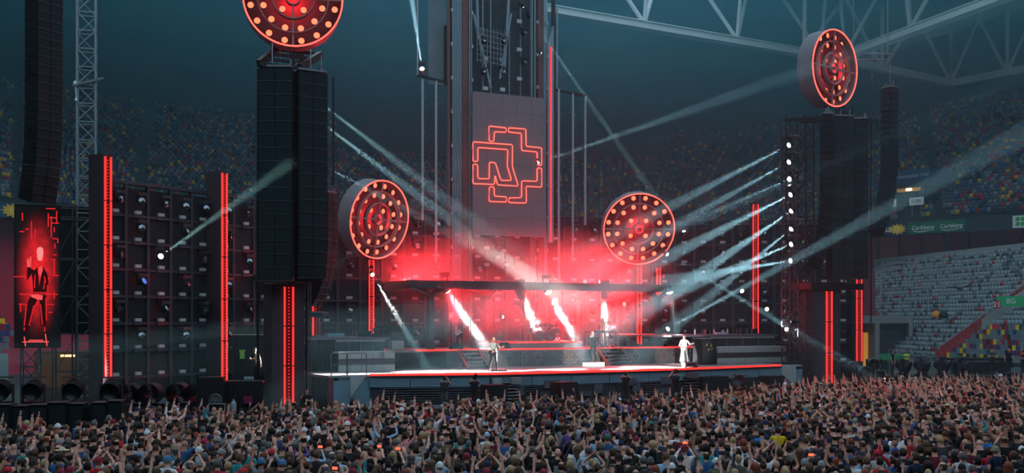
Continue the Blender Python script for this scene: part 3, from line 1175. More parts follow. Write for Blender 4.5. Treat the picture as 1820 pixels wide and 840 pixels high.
def light_wall(fr, label, short, cols, z0, ztop, pale=0, skip=()):
    w = thing('lighting_wall', label, 'lighting wall', (fr.x, fr.y, 0), fr.a)
    step = 1.5
    for i, c in enumerate(cols):
        x0, x1 = c - step / 2, c + step / 2
        for k in range(-1 if z0 < 1 else 0, 7):
            za, zb = ROWZ[0] + (k - .1) * 1.42, ROWZ[0] + (k + .9) * 1.42
            za, zb = max(za, z0), min(zb, ztop)
            if zb - za < .2:
                continue
            m = MB(); m.bb(x0 + .03, x1 - .03, .12, .2, za + .02, zb - .02); m.build('mesh_panel', PANELM, w)
        m = MB(); m.bb(x1 - .08, x1 + .08, -.04, .12, z0, ztop); m.build('upright', FRAMEP if (i < pale) else FRAMEM, w)
    xa, xb = min(cols) - step / 2, max(cols) + step / 2
    for z in ROWZ:
        m = MB(); m.bb(xa, xb, -.02, .1, z - .26, z - .12); m.build('cross_rail', FRAMEM, w)
        for c in cols:
            m = MB(); m.box((c, -.1, z), (.37, .14, .17)); m.build('strobe_light', STROBE, w)
            m = MB(); m.box((c, -.05, z - .19), (.5, .12, .17)); m.build('strobe_bracket', FRAMEM, w)
    m = MB(); m.bb(xa, xb, -.1, .5, ztop, ztop + .14); m.bb(xa, xb, .3, .5, ztop - .35, ztop - .22); m.build('top_beam', FRAMEM, w)
    m = MB(); m.bb(xa, xb, .5, .6, z0, ztop - .5); m.build('backing', BLACK, w)
    for i, c in enumerate(cols):
        even = i % 2 == 0
        for r_ in ((0, 2, 4) if even else (0, 1, 3, 5)):
            k = 6 - r_
            if (i, r_) in skip:
                continue
            kind = 'dark'
            yaw, pitch = rnd.choice([(-.5, -.3), (.4, .1), (0, 0), (-.9, .2), (.2, -.4)])
            if short == 'left wing' and (i, r_) in ((1, 3),):
                kind = 'blue'
            h = head(kind, yaw, pitch)
            h.location = fr.P(c, -.35, ROWZ[k] + .55)
            h.scale = (1.2, 1.2, 1.2)
            h.rotation_euler = (0, 0, fr.a)
            nm = {'left wing': 'angled grid wall', 'back': 'middle grid wall', 'right wing': 'far grid wall'}[short]
            colour = {'blue': 'blue-glinting ', 'dark': 'unlit '}[kind]
            tag(h, '%sround lamp in the %s row, %s column of the %s' % (colour, ORD[k], COLW[i], nm), 'stage light', 'lamps in the lighting walls')
    return w


COLW = ['first', 'second', 'third', 'fourth', 'fifth', 'sixth', 'seventh', 'eighth', 'ninth', 'tenth', 'eleventh', 'twelfth', 'thirteenth', 'fourteenth', 'fifteenth', 'sixteenth', 'seventeenth', 'eighteenth', 'nineteenth']

lw_cols = [LW.s(px) for px in (203, 243, 284, 322, 358, 398, 435, 467, 494)]
lwall = light_wall(LW, 'angled black grid wall of lamps and pale strobes between two red lit fins', 'left wing', lw_cols, .9, 12.3, 0, skip={(1, 0), (2, 2)} if False else {(2, 2)})
bw = Frame(*ST.P(0, 14.0, 0)[:2], 27.5)
bcols = [bw.s(513) + .9 + k * 1.5 for k in range(18)]
bwall = light_wall(bw, 'straight black grid wall of lamps and pale strobes behind the band', 'back', bcols, 2.4, 12.3)
rcols = [RW.s(px) for px in (1181, 1216, 1250, 1284, 1318, 1358, 1394, 1430, 1464, 1498)]
rwall = light_wall(RW, 'black grid wall of lamps and pale strobes beyond the guitarist in white', 'right wing', rcols, .9, 12.3, 0, skip={(4, 4), (5, 5)})

# fins with red tubes
def fin(fr, px, top, bot, label, w=.55, depth=1.1, z0=.3, strip_w=.34, tfront=-1.1, ground=True):
    t_ = thing('light_fin', label, 'light column', (fr.x, fr.y, 0), fr.a)
    s_ = fr.s(px, tfront)
    m = MB(); m.bb(s_ - w / 2, s_ + w / 2, tfront, tfront + depth, z0, top + .12); m.build('body', mat('fin_body', (0.045, 0.03, 0.038), .7, noise=.3), t_)
    tubes(t_, s_, tfront, bot, top, strip_w)
    return t_


def tubes(t_, s_, t, bot, top, sw):
    n = max(1, round((top - bot) / 2.3))
    h = (top - bot) / n
    for i in range(n):
        a, b = bot + i * h + .03, bot + (i + 1) * h - .03
        for k in (-1, 1):
            m = MB(); m.bb(s_ + k * sw / 2 - .034, s_ + k * sw / 2 + .034, t - .09, t - .01, a, b); m.build('red_tube', REDLED, t_)
        m = MB()
        z = a + .05
        while z < b - .05:
            m.bb(s_ - .035, s_ + .035, t - .03, t - .013, z, z + .06)
            z += .16
        o = m.build('led_dots', LEDDIM, t_)
        o['kind'] = 'stuff'
        m = MB(); m.bb(s_ - sw / 2 + .05, s_ + sw / 2 - .05, t - .012, t - .002, a, b); m.build('channel', mat('red_channel', (.10, .01, .015), .6), t_)


fin(LW, 191, 13.4, 2.2, 'tall dark fin with twin red light tubes, the one standing beside the video screen')
fin(LW, 398, 13.45, 1.6, 'tall dark fin with twin red tubes between the grid wall and the speaker hangs')
fin(RW, 1343, 13.5, SIDE, 'tall red tube fin rising from the far side riser')
fin(RW, 1527, 13.5, 2.2, 'red tube fin half hidden behind the far speaker hang')
m = fin(Frame(*ST.P(0, 8.5, 0)[:2], 27.5), 561, 6.7, SIDE + .05, 'short red tube fin standing on the side riser behind the curved speaker hang', tfront=0, z0=SIDE + .01)

# ------------------------------------------------------------------ the red discs
LRED = mat('disc_inside', (0.28, 0.20, 0.20), .6)
RIMM = mat('disc_rim', (0.17, 0.17, 0.20), .6, noise=.2, nscale=2)


def disc_proto():
    t_ = thing('lamp_disc', None, None)
    Rr = 2.42
    D = 1.15
    m = MB(); m.smooth = True
    m.lathe([(Rr, 0), (Rr, D)], 64, (0, 0, 0), (0, 1, 0))
    m.lathe([(Rr - .06, 0), (Rr - .06, D)], 64, (0, 0, 0), (0, 1, 0))
    m.build('rim', RIMM, t_)
    m = MB(); m.lathe([(Rr, D), (0.001, D)], 64, (0, 0, 0), (0, 1, 0)); m.build('back_plate', mat('disc_back', (.10, .06, .07), .6), t_)
    m = MB(); m.smooth = True
    pts = [(Rr * .992 * math.cos(a), -.03, Rr * .992 * math.sin(a)) for a in [2 * math.pi * k / 72 for k in range(72)]]
    m.path(pts, .042, 6, closed=True)
    m.build('rim_tube', mat('disc_edge_tube', (.3, .01, .01), .4, emit=(1.0, .06, .04), power=4.5), t_)
    for rr in (.15, .43, .72):
        m = MB(); m.smooth = True
        m.lathe([(Rr * rr, -.0), (Rr * rr, .38), (Rr * rr - .05, .38), (Rr * rr - .05, 0.0)], 48, (0, 0, 0), (0, 1, 0), closed=True)
        m.build('ring_band', LRED, t_)
    for a in (0, math.pi / 2, math.pi, 3 * math.pi / 2):
        ca, sa = math.cos(a), math.sin(a)
        m = MB(); m.beam((ca * Rr * .15, .12, sa * Rr * .15), (ca * Rr * .97, .12, sa * Rr * .97), .09, .1, Vector((0, 1, 0))); m.build('spoke', LRED, t_)
    lamp = MB(); lamp.smooth = True
    lamp.lathe([(0.0, -.015), (.1, -.01), (.155, .02)], 12, (0, 0, 0), (0, 1, 0))
    lm = lamp.mesh('lamp_face', LAMPRED)
    can_ = MB(); can_.smooth = True
    can_.lathe([(.16, 0.0), (.17, .03), (.15, .2), (.08, .3), (0, .3)], 12, (0, 0, 0), (0, 1, 0))
    cm = can_.mesh('lamp_can', mat('lamp_can', (.06, .02, .02), .5))
    for n, rr, a0 in ((16, .86, 11.25), (12, .61, 15.0), (4, .30, 45.0)):
        for k in range(n):
            a = R(a0 + 360 * k / n)
            l = put('lamp', cm, t_, (Rr * rr * math.cos(a), .32, Rr * rr * math.sin(a)))
            put('lamp_face', lm, l)
    m = MB(); m.lathe([(0, -.02), (.12, 0), (.14, .3)], 12, (0, .0, 0), (0, 1, 0)); m.build('hub', GREYM, t_)
    return t_


d0 = disc_proto()
RED_POINTS = []


def disc(px, py, Y, yaw, pitch, label, first=False, glow=60, roll=0):
    t_ = d0 if first else copy_tree(d0)
    t_.location = W(px, py, Y)
    # the face looks along local -y; yaw>0 turns it towards +x, pitch>0 tips it down
    t_.rotation_euler = Euler((R(pitch), R(roll), R(yaw)), 'XYZ')
    tag(t_, label, 'lamp disc', 'red lamp discs')
    return t_


disc(521, -5, 55.3, 12, 0, 'huge red lamp disc on top of the nearer speaker tower', True)
disc(1484, 121, 71.4, 40, 2, 'huge red lamp disc on top of the far speaker tower by the roof truss')
disc(675, 390, 69.4, 50, 10, 'red lamp disc on a pole, turned sideways and tipped down, near the curved hang')
disc(1136, 407, 76.0, 3, 14, 'red lamp disc on a pole behind the keyboard player, facing the crowd')


def disc_pole(px, Y, ztop, z0, label):
    p = W(px, 500, Y)
    t_ = thing('disc_pole', label, 'pole', (p.x, p.y, z0), ST.a - R(10))
    m = MB(); m.bb(-.17, .17, 0, .3, 0, ztop - z0); m.build('mast', BLACKM, t_)
    tubes(t_, 0, 0, .1, ztop - z0, .26)
    return t_


disc_pole(660, 69.8, 8.9, SIDE, 'pole with red tubes carrying the sideways disc')
disc_pole(1136, 76.6, 8.9, RISER, 'pole with red tubes carrying the disc behind the keyboard player')
disc_pole(1170, 80, 8.9, RISER, 'rear pole with red tubes beside the canopy post')
# ================================================================== the screen tower in the middle
TT = 13.0
tw = thing('screen_tower', 'very tall open steel tower carrying the grey screen with the red neon sign', 'tower', (ST.x, ST.y, 0), ST.a)
ZT = 33.5


def ts(px, t=TT):
    return S(px, t)


BLUEP = mat('blue_grey_pipe', (0.20, 0.29, 0.34), .45, .3, noise=.2)
for px0, px1, t, mm, nm in ((797, 800, TT - .3, BROWN, 'rail'), (822, 832, TT - .1, BROWN, 'corner_column'), (957, 966, TT - .1, BROWN, 'corner_column'), (967, 973, TT - .3, BLUEP, 'corner_column'),
                            (834, 836, TT - .2, BLUEP, 'rail'), (837.5, 839, TT - .2, BLUEP, 'rail'), (950, 952, TT, BLUEP, 'rail'), (945, 946.5, TT, BLUEP, 'rail')):
    m = MB(); m.bb(ts(px0, t), ts(px1, t), t, t + .25, RISER, ZT); m.build(nm, mm, tw)
for px in (805, 808.5, 812, 815.5, 819):
    m = MB(); m.tube((ts(px, TT - .3), TT - .3, RISER), (ts(px, TT - .3), TT - .3, ZT), .05, 8); m.build('pipe', BLUEP, tw)
for px in (803, 839, 955, 972):
    for k in range(13):
        m = MB(); m.box((ts(px, TT - .4), TT - .42, 5.5 + k * 2.2), (.12, .1, .22)); m.build('clamp', STEEL, tw)
# rear columns and tie frames
for px in (800, 836, 955, 985):
    m = MB(); m.bb(ts(px, TT + 4) - .12, ts(px, TT + 4) + .12, TT + 4, TT + 4.24, 0, ZT); m.build('rear_column', BLACKM, tw)
for k in range(10):
    z = 12.4 + k * 2.3
    m = MB(); m.beam((ts(836), TT + .2, z), (ts(838, TT + 4), TT + 4, z), .12); m.beam((ts(952), TT + .2, z), (ts(952, TT + 4), TT + 4, z), .12)
    m.build('tie', BLACKM, tw)
BD = mat('tower_backing', (0.028, 0.05, 0.06), .7, noise=.4, nscale=.6)
for k in range(10):
    z = 3.4 + k * 2.9
    if 19.9 - 9.3 < z < 17.2:
        continue
    m = MB(); m.bb(ts(838, TT + 1.6), ts(955, TT + 1.6), TT + 1.6, TT + 1.7, z + .02, min(z + 2.88, ZT)); m.build('backing_panel', BD, tw)
# struts, catwalk and upper works behind
for k, px in enumerate((858, 872, 905, 925)):
    m = MB(); m.tube((ts(px, TT + 1.2), TT + 1.2, 20.3), (ts(px, TT + 1.2), TT + 1.2, ZT), .05, 6); m.build('rod', BLUEP, tw)
for (a, za, b, zb) in ((842, 25.6, 872, 20.8), (908, 26, 888, 21.5), (908, 30, 896, 22), (842, 33, 850, 24)):
    m = MB(); m.beam((ts(a, TT + .9), TT + .9, za), (ts(b, TT + .9), TT + .9, zb), .14); m.build('strut', BLUEP, tw)
m = MB()
for k in range(7):
    z = 22.6 + .35 * k
    m.beam((ts(848, TT + .8), TT + .8, z), (ts(896, TT + .8), TT + .8, z - .2), .03)
for k in range(9):
    px = 848 + 6 * k
    m.beam((ts(px, TT + .8), TT + .8, 22.4), (ts(px, TT + .8), TT + .8, 24.8), .03)
m.build('walkway_grating', BLUEP, tw)
# interior lamps and their small pale labels
for r_, py in enumerate((34, 84, 104, 157, 136)):
    for c, px in enumerate((863, 893, 923)):
        z = zat(px, py + c * 2, TT + 1)
        if (r_, c) in ((0, 0), (0, 1), (1, 0), (1, 1), (4, 0), (4, 1), (2, 2), (3, 2)):
            continue
        m = MB(); m.box((ts(px, TT + 1), TT + 1.0, z), (.36, .1, .24)); m.build('strobe_light', STROBE, tw)
for (px, py, wh) in ((858, 75, 'upper one on the first post'), (893, 75, 'upper one on the second post'), (858, 130, 'lower one on the first post'), (893, 130, 'lower one on the second post'), (930, 60, 'middle one on the third post'), (930, 112, 'lowest on the third post'), (940, 30, 'topmost on the third post')):
    h = head('dark', .2, 0)
    h.location = ST.P(ts(px, TT + 1), TT + .9, zat(px, py, TT + 1))
    h.rotation_euler = (0, 0, ST.a)
    tag(h, 'unlit round lamp inside the open tower top, %s' % wh, 'stage light', 'lamps in the tower top')
for (px, py) in ((865, 440), (900, 470), (865, 470), (895, 445)):
    m = MB(); m.box((ts(px, TT + 1), TT + 1.0, zat(px, py, TT + 1)), (.36, .1, .22)); m.build('strobe_light', STROBE, tw)

# screen
SCR = mat('screen_grey', (0.21, 0.165, 0.185), .6)
nt = SCR.node_tree
wv = nt.nodes.new('ShaderNodeTexWave'); wv.bands_direction = 'X'; wv.inputs['Scale'].default_value = 4.2; wv.inputs['Distortion'].default_value = .2
tc = nt.nodes.new('ShaderNodeTexCoord'); mx = nt.nodes.new('ShaderNodeMix'); mx.data_type = 'RGBA'
mx.inputs['A'].default_value = (0.17, 0.14, 0.16, 1); mx.inputs['B'].default_value = (0.23, 0.19, 0.215, 1)
nt.links.new(tc.outputs['Object'], wv.inputs['Vector']); nt.links.new(wv.outputs['Fac'], mx.inputs['Factor'])
nt.links.new(mx.outputs['Result'], nt.nodes['Principled BSDF'].inputs['Base Color'])
sc_ = thing('hanging_screen', 'flat grey hanging screen with fine upright stripes in the middle of the tower', 'screen', (ST.x, ST.y, 0), ST.a)
a, b = ts(836, TT - .2), ts(966, TT - .2)
zt, zb_ = zat(900, 170, TT - .2), zat(900, 420, TT - .2)
nx, nz_ = 5, 8
for i in range(nx):
    for j in range(nz_):
        m = MB(); m.bb(a + (b - a) * i / nx + .004, a + (b - a) * (i + 1) / nx - .004, TT - .55, TT - .42, zb_ + (zt - zb_) * j / nz_ + .004, zb_ + (zt - zb_) * (j + 1) / nz_ - .004)
        m.build('screen_tile', SCR, sc_)

NE = [
    [(152, 230), (248, 240), (248, 265), (182, 261), (180, 315), (154, 313)],
    [(260, 239), (357, 247), (358, 342), (444, 350), (444, 447), (420, 445), (419, 373), (333, 365), (332, 270), (260, 263)],
    [(419, 461), (444, 463), (444, 568), (358, 562), (360, 655), (262, 653), (262, 627), (333, 625), (333, 533), (419, 535)],
    [(155, 565), (181, 567), (182, 617), (250, 621), (250, 650), (153, 646)],
    [(64, 317), (283, 333), (282, 455), (315, 562), (200, 555), (186, 500), (183, 552), (64, 548), (64, 440), (90, 442), (91, 520), (154, 522), (155, 430), (188, 432), (219, 530), (278, 530), (254, 452), (257, 360), (91, 348), (91, 425), (64, 425)],
]
sg = thing('neon_sign', 'red neon outline sign of angular letter strokes inside a broken square cross', 'neon sign', (ST.x, ST.y, 0), ST.a)
for poly in NE:
    pts = [Vector((ts(x / 3.111 + 820, TT - .65), TT - .65, zat(x / 3.111 + 820, y / 3.111 + 150, TT - .65))) for x, y in poly]
    q = []
    n = len(pts)
    for i in range(n):                       # small rounded corners
        p0, p1, p2 = pts[i - 1], pts[i], pts[(i + 1) % n]
        e = min(.07, (p1 - p0).length / 3, (p2 - p1).length / 3)
        q += [p1 + (p0 - p1).normalized() * e, p1 + (p2 - p1).normalized() * e]
    m = MB(); m.path(q, .038, 6, closed=True); m.build('neon_tube', NEON, sg)
    for i in range(0, len(q), 4):
        m = MB(); m.box(q[i] + Vector((0, .06, 0)), (.05, .08, .05)); m.build('standoff', GREYM, sg)

# red strip fin beside the screen
f_ = thing('tower_fin', 'slim upright fin with one long red strip beside the grey screen', 'light column', (ST.x, ST.y, 0), ST.a)
a = ts(980, TT - .6)
m = MB(); m.bb(a - .22, a + .25, TT - .5, TT - .2, zat(980, 432, TT), 24.0); m.build('body', BLUEP, f_)
m = MB(); m.prism([(a - .22, 24.0), (a + .25, 24.0), (a + .25, 25.2)], (0, TT - .5, 0), (1, 0, 0), (0, 0, 1), (0, 1, 0), .3); m.build('tip', BLUEP, f_)
z = zat(980, 430, TT)
k = 0
while z < 23.7:
    m = MB(); m.bb(a - .05, a + .05, TT - .56, TT - .5, z, min(z + 1.75, 23.7)); m.build('red_strip', mat('dim_red_strip', (.4, .03, .03), .4, emit=(1, .03, .04), power=1.5), f_)
    z += 1.8

# side wings: plate, yards and hanging pipes
wg = thing('tower_wing', 'pale plate and three long hanging pipes on the near flank of the tower', 'tower wing', (ST.x, ST.y, 0), ST.a)
m = MB(); m.bb(ts(763, TT + 2), ts(791, TT + 2), TT + 2, TT + 2.15, zat(775, 150, TT + 2), ZT); m.build('plate', mat('blue_grey_plate', (.17, .25, .28), .6, noise=.25, nscale=.8), wg)
m = MB(); m.bb(ts(791, TT + 1.5), ts(796, TT + 1.5), TT + 1.5, TT + 1.7, zat(790, 150, TT + 1.5), 24.8); m.build('dark_post', BLACKM, wg)
m = MB(); m.beam((ts(742, TT - 1), TT - 1, zat(742, 134, TT - 1)), (ts(797, TT), TT, zat(797, 147, TT)), .12, .16); m.build('yard', BLACKM, wg)
m = MB(); m.beam((ts(742, TT - 1), TT - 1, zat(742, 134, TT - 1)), (ts(742, TT - 1), TT - 1, ZT - 6), .07); m.build('hoist_pole', STEEL, wg)
for px, y0, y1, t in ((751, 140, 391, TT - .7), (775, 143, 465, TT - .4), (797, 148, 500, TT - .1)):
    m = MB(); m.tube((ts(px, t), t, zat(px, y1, t)), (ts(px, t), t, zat(px, y0, t)), .085, 8); m.build('hanging_pipe', GREYM if px > 790 else STEEL, wg)
    for k in range(4):
        z = zat(px, y0 + (y1 - y0) * (k + .5) / 4, t)
        m = MB(); m.beam((ts(px, t), t, z), (ts(px, t) + .25, t, z), .03); m.build('peg', STEEL, wg)
wg = thing('tower_wing', 'three long hanging pipes on the far flank of the tower', 'tower wing', (ST.x, ST.y, 0), ST.a)
m = MB(); m.beam((ts(986, TT - .6), TT - .6, zat(986, 160, TT - .6)), (ts(1041, TT), TT, zat(1041, 170, TT)), .12, .16); m.build('yard', BLACKM, wg)
m = MB(); m.tube((ts(990, TT - .5), TT - .5, zat(990, 160, TT)), (ts(990, TT - .5), TT - .5, zat(990, 20, TT)), .06); m.build('hoist_pole', BLUEP, wg)
for px, y0, y1, t in ((993, 158, 500, TT - .6), (1018, 166, 465, TT - .3), (1040, 170, 400, TT)):
    m = MB(); m.tube((ts(px, t), t, zat(px, y1, t)), (ts(px, t), t, zat(px, y0, t)), .085, 8); m.build('hanging_pipe', STEEL, wg)
    for k in range(4):
        z = zat(px, y0 + (y1 - y0) * (k + .5) / 4, t)
        m = MB(); m.beam((ts(px, t), t, z), (ts(px, t) + .25, t, z), .03); m.build('peg', STEEL, wg)


# ================================================================== speaker towers
def lattice(mb, p, q, w, n, r=.03, diag=True):
    """Square lattice mast from p to q."""
    p, q = Vector(p), Vector(q)
    x, y, d = basis(q - p, Vector((0, 1, 0)) if abs((q - p).normalized().z) > .9 else Vector((0, 0, 1)))
    C = [x * a * w / 2 + y * b * w / 2 for a, b in ((-1, -1), (1, -1), (1, 1), (-1, 1))]
    for c in C:
        mb.beam(p + c, q + c, r * 2)
    for i in range(n):
        a, b = p + (q - p) * (i / n), p + (q - p) * ((i + 1) / n)
        for k in range(4):
            c, c2 = C[k], C[(k + 1) % 4]
            mb.beam(a + c, a + c2, r * 1.3)
            if diag:
                mb.beam(a + (c if i % 2 else c2), b + (c2 if i % 2 else c), r * 1.3)


BOXM = mat('speaker_box_black', (0.007, 0.010, 0.013), .8, noise=.3, spec=.15)
GRILL = mat('speaker_grille', (0.012, 0.020, 0.025), .8, noise=.4, nscale=14, spec=.15)
EDGE = mat('speaker_edge', (0.06, 0.09, 0.10), .5, .3)


def speaker_box_meshes(w, h, d):
    a = MB(); a.prism([(-d / 2, -h / 2 + .01), (d / 2, -h / 2 + .02), (d / 2, h / 2 - .02), (-d / 2, h / 2 - .01)], (-w / 2, 0, 0), (0, 1, 0), (0, 0, 1), (1, 0, 0), w)
    g_ = MB()
    g_.bb(-w / 2 + .03, -.02, -d / 2 - .03, -d / 2, -h / 2 + .035, h / 2 - .03)
    g_.bb(.02, w / 2 - .03, -d / 2 - .03, -d / 2, -h / 2 + .035, h / 2 - .03)
    e = MB(); e.bb(-w / 2, w / 2, -d / 2 - .035, -d / 2 + .02, -h / 2 + .006, -h / 2 + .026)
    for x in (-.3, .3):
        e.box((x * w, -d / 2 - .03, -h / 2 + .045), (.04, .05, .05))
    return a.mesh('cabinet', BOXM), g_.mesh('grille', GRILL), e.mesh('rigging_edge', EDGE)


def line_array(label, top, rz, n, w, h, d, bends, cat='speaker', lean=0.0):
    """A hang of n boxes; bends = list of extra pitch (deg) per box."""
    t_ = thing('line_array', label, cat, top, rz, 'hanging speaker arrays')
    A, G_, E_ = speaker_box_meshes(w, h, d)
    y, z, p = 0.0, 0.0, lean
    m = MB(); m.box((0, 0, .12), (w * .95, d * .9, .1)); m.bb(-w * .45, -w * .4, -.05, .05, .1, .5); m.bb(w * .4, w * .45, -.05, .05, .1, .5); m.build('fly_frame', GREYM, t_)
    for i in range(n):
        p += R(bends[i] if i < len(bends) else bends[-1])
        # hinge at the back edge of the box
        cy_, cz_ = y + math.sin(p) * h / 2, z - math.cos(p) * h / 2
        b = put('speaker_box', A, t_, (0, cy_, cz_), (p, 0, 0))
        put('grille', G_, b)
        put('rigging_edge', E_, b)
        y += math.sin(p) * h
        z -= math.cos(p) * h
    return t_


# nearer tower
PA = thing('speaker_tower', 'nearer black speaker tower with a lit column at its foot', 'tower', (ST.x, ST.y, 0), ST.a)
xL, xR = S(482), S(540)
m = MB(); m.bb(xL, xR, -.1, 1.4, .55, zat(510, 505, 0)); m.build('column_body', mat('pa_column', (0.05, 0.045, 0.055), .7, noise=.25), PA)
tubes(PA, S(512), -.1, .95, zat(512, 505, 0) - .1, .42)
m = MB(); m.bb(xL - .4, xR + .3, -.6, 1.8, 0, .55); m.build('foot_frame', BLACKM, PA)
m = MB(); lattice(m, (S(527, 1), .9, 6.9), (S(527, 1), .9, 17.6), .75, 16, .035); m.build('mast_lattice', DARKG, PA)
for px in (458, 544, 592):
    m = MB(); m.beam((S(px, .9), .9, 0.0 if px != 592 else 12), (S(px, .9), .9, 17.5), .09); m.build('guy_post', BLACKM, PA)
for px in (548, 552):
    m = MB(); m.tube((S(px, .4), .4, 0.0), (S(px, .4), .4, 8), .03); m.build('cable', GREYM, PA)
m = MB(); m.bb(xL - .5, xR + .6, -.3, 1.6, 7.05, 7.4); m.build('head_beam', BLACKM, PA)
# header frame under the disc
for (px0, px1) in ((460, 492), (532, 570)):
    m = MB(); m.beam((S(px0, -1.0), -1.0, 17.35), (S(px1, 1.4), 1.4, 18.7), .22, .34); m.build('header_rail', BLACKM, PA)
for k in range(4):
    f = k / 3
    a0 = Vector((S(460, -1), -1, 17.35)).lerp(Vector((S(492, 1.4), 1.4, 18.7)), f)
    b0 = Vector((S(532, -1), -1, 17.35)).lerp(Vector((S(570, 1.4), 1.4, 18.7)), f)
    m = MB(); m.beam(a0, b0, .14); m.build('header_tie', BLACKM, PA)
for px, t in ((484, -.6), (498, .6), (552, -.3), (571, .8)):
    m = MB(); m.tube((S(px, t), t, 17.3), (S(px, t), t, 18.5), .025, 6); m.build('hoist_chain', STEEL, PA)
m = MB(); lattice(m, (S(527, 1.2), 1.2, 17.5), (S(527, 1.2), 1.2, 19.4), .5, 3, .03); m.build('disc_mount', BLACKM, PA)

line_array('long straight speaker hang on the nearer tower, the one over the lit column', ST.P(S(491, -.9), -.9, zat(491, 124, -.9)), 0.05, 16, 1.62, .635, .8, [0])
line_array('long straight speaker hang on the nearer tower, the one by the sideways disc', ST.P(S(549, -.7), -.7, zat(549, 132, -.7)), 0.55, 16, 1.5, .62, 1.1, [0, 0, 0, 0, 0, 0, 0, 0, 0, 0, 0, 1, 1, 2, 2, 2])
line_array('smaller speaker hang with curled lower end behind the nearer tower', ST.P(S(582, 1.8), 1.8, zat(580, 345, 1.8)), 1.15, 17, .95, .34, .6, [0, 0, 0, 0, 0, 0, 1, 1, 2, 2, 3, 3, 4, 4, 5, 5, 6])

# far tower
PB = thing('speaker_tower', 'far black speaker tower with a lit column at its foot, beyond the side riser', 'tower', (ST.x, ST.y, 0), ST.a)
xL, xR = S(1446), S(1492)
m = MB(); m.bb(xL, xR, -.1, 1.4, .55, 7.1); m.build('column_body', mat('pa_column', (0.05, 0.045, 0.055), .7), PB)
tubes(PB, S(1471), -.1, 1.1, 7.0, .42)
m = MB(); m.bb(xL - .4, xR + .3, -.6, 1.8, 0, .55); m.build('foot_frame', BLACKM, PB)
m = MB(); lattice(m, (S(1432, .6), .6, 0), (S(1432, .6), .6, 17.6), .7, 24, .035); m.build('mast_lattice', DARKG, PB)
m = MB(); lattice(m, (S(1500, 2.5), 2.5, 7.4), (S(1500, 2.5), 2.5, 18.6), .8, 14, .035); m.build('mast_lattice', DARKG, PB)
m = MB(); m.beam((S(1395, -.4), -.4, zat(1395, 216, 0)), (S(1560, 2), 2, zat(1560, 192, 0)), .16, .22); m.build('header_rail', BLACKM, PB)
m = MB(); m.beam((S(1420, 2), 2, zat(1420, 216, 2)), (S(1555, 0), 0, zat(1555, 214, 0)), .16, .22); m.build('header_rail', BLACKM, PB)
for px in (1430, 1475, 1512, 1540):
    m = MB(); m.beam((S(px, -.2), -.2, 17.9), (S(px, 2.2), 2.2, 18.1), .12); m.build('header_tie', BLACKM, PB)
for px in (1467, 1494, 1537):
    m = MB(); m.tube((S(px, .2), .2, 17.1), (S(px, .2), .2, 18.6), .025, 6); m.build('hoist_chain', STEEL, PB)
m = MB(); lattice(m, (S(1500, 1.0), 1.0, 17.5), (S(1500, 1.0), 1.0, 19.2), .7, 3, .03); m.build('disc_mount', BLACKM, PB)
for px in (1397, 1548):
    m = MB(); m.beam((S(px, .5), .5, 5), (S(px, .5), .5, 18), .06); m.build('guy_post', BLACKM, PB)
m = MB(); m.bb(xL - .5, xR + 1.8, -.3, 1.6, 7.1, 7.5); m.build('head_beam', BLACKM, PB)

line_array('slim speaker hang with ribbed edge on the far tower, curling in at its foot', ST.P(S(1470, -.8), -.8, zat(1470, 205, -.8)), 1.62, 24, .55, .40, .75, [0] * 12 + [1, 1, 1, 2, 2, 2, 2, 2, 2, 2, 2, 3])
line_array('broad black speaker hang facing the crowd on the far tower', ST.P(S(1493, -.5), -.5, zat(1493, 210, -.5)), .15, 16, 1.5, .635, .9, [0])
line_array('second broad speaker hang at the outer side of the far tower', ST.P(S(1524, -.3), -.3, zat(1524, 215, -.3)), -.2, 16, 1.2, .635, 1.1, [0])
line_array('ribbed outer speaker hang in front of the corner seats, curling at its foot', W(1581, 158, 79), 2.0, 26, .85, .40, .8, [0] * 10 + [.6, .8, 1, 1, 1.2, 1.4, 1.6, 2, 2, 2, 2.4, 2.4, 3, 3, 3, 3])
o_ = thing('hang_bracket', 'thin steel arm holding the outer speaker hang', 'bracket', W(1555, 140, 79), 0)
m = MB(); m.beam((-1.6, 0, 1.8), (1.2, 0, 1.75), .1); m.beam((-1.6, 0, 1.4), (1.2, 0, 1.35), .07); m.tube((1.05, 0, 1.7), (1.05, 0, -.6), .03); m.tube((-.2, 0, 1.7), (-.2, 0, -.3), .02); m.tube((.9, 0, 1.8), (.9, 0, 36 - 22.0), .04, 6); m.tube((-1.5, 0, 1.8), (-1.5, 0, 36 - 22.0), .04, 6); m.build('arm', GREYM, o_)

# tall outer hang and lattice mast at the left
line_array('very tall dark speaker hang in front of the lattice mast, curling at its foot', W(78, -8, 53) + Vector((0, 0, 1.2)), 1.0, 26, 1.35, .42, .95, [0] * 14 + [.5, .5, .8, .8, 1, 1, 1.3, 1.3, 1.6, 2, 2.2, 2.5])
m_ = thing('lattice_mast', 'grey lattice mast with a hanging white hook behind the tall speaker hang', 'mast', (W(154, 0, 62).x, 62, 0), .3)
m = MB(); lattice(m, (0, 0, 0), (0, 0, 26), .95, 26, .045); m.build('lattice', mat('mast_steel', (.22, .28, .31), .5, .3), m_)
m = MB(); m.beam((-.7, -.6, 17.9), (.9, -.6, 18.4), .14); m.build('cross_arm', GREYM, m_)
m = MB(); m.tube((-.55, -.62, 18.0), (-.5, -.62, 17.3), .02); m.lathe([(0, 0), (.1, .08), (.1, .2), (0, .28)], 10, (-.55, -.62, 17.9)); m.lathe([(0, 0), (.08, .1), (0, .35)], 8, (-.5, -.62, 17.0)); m.build('hook', mat('hook_white', (.7, .8, .85), .4), m_)

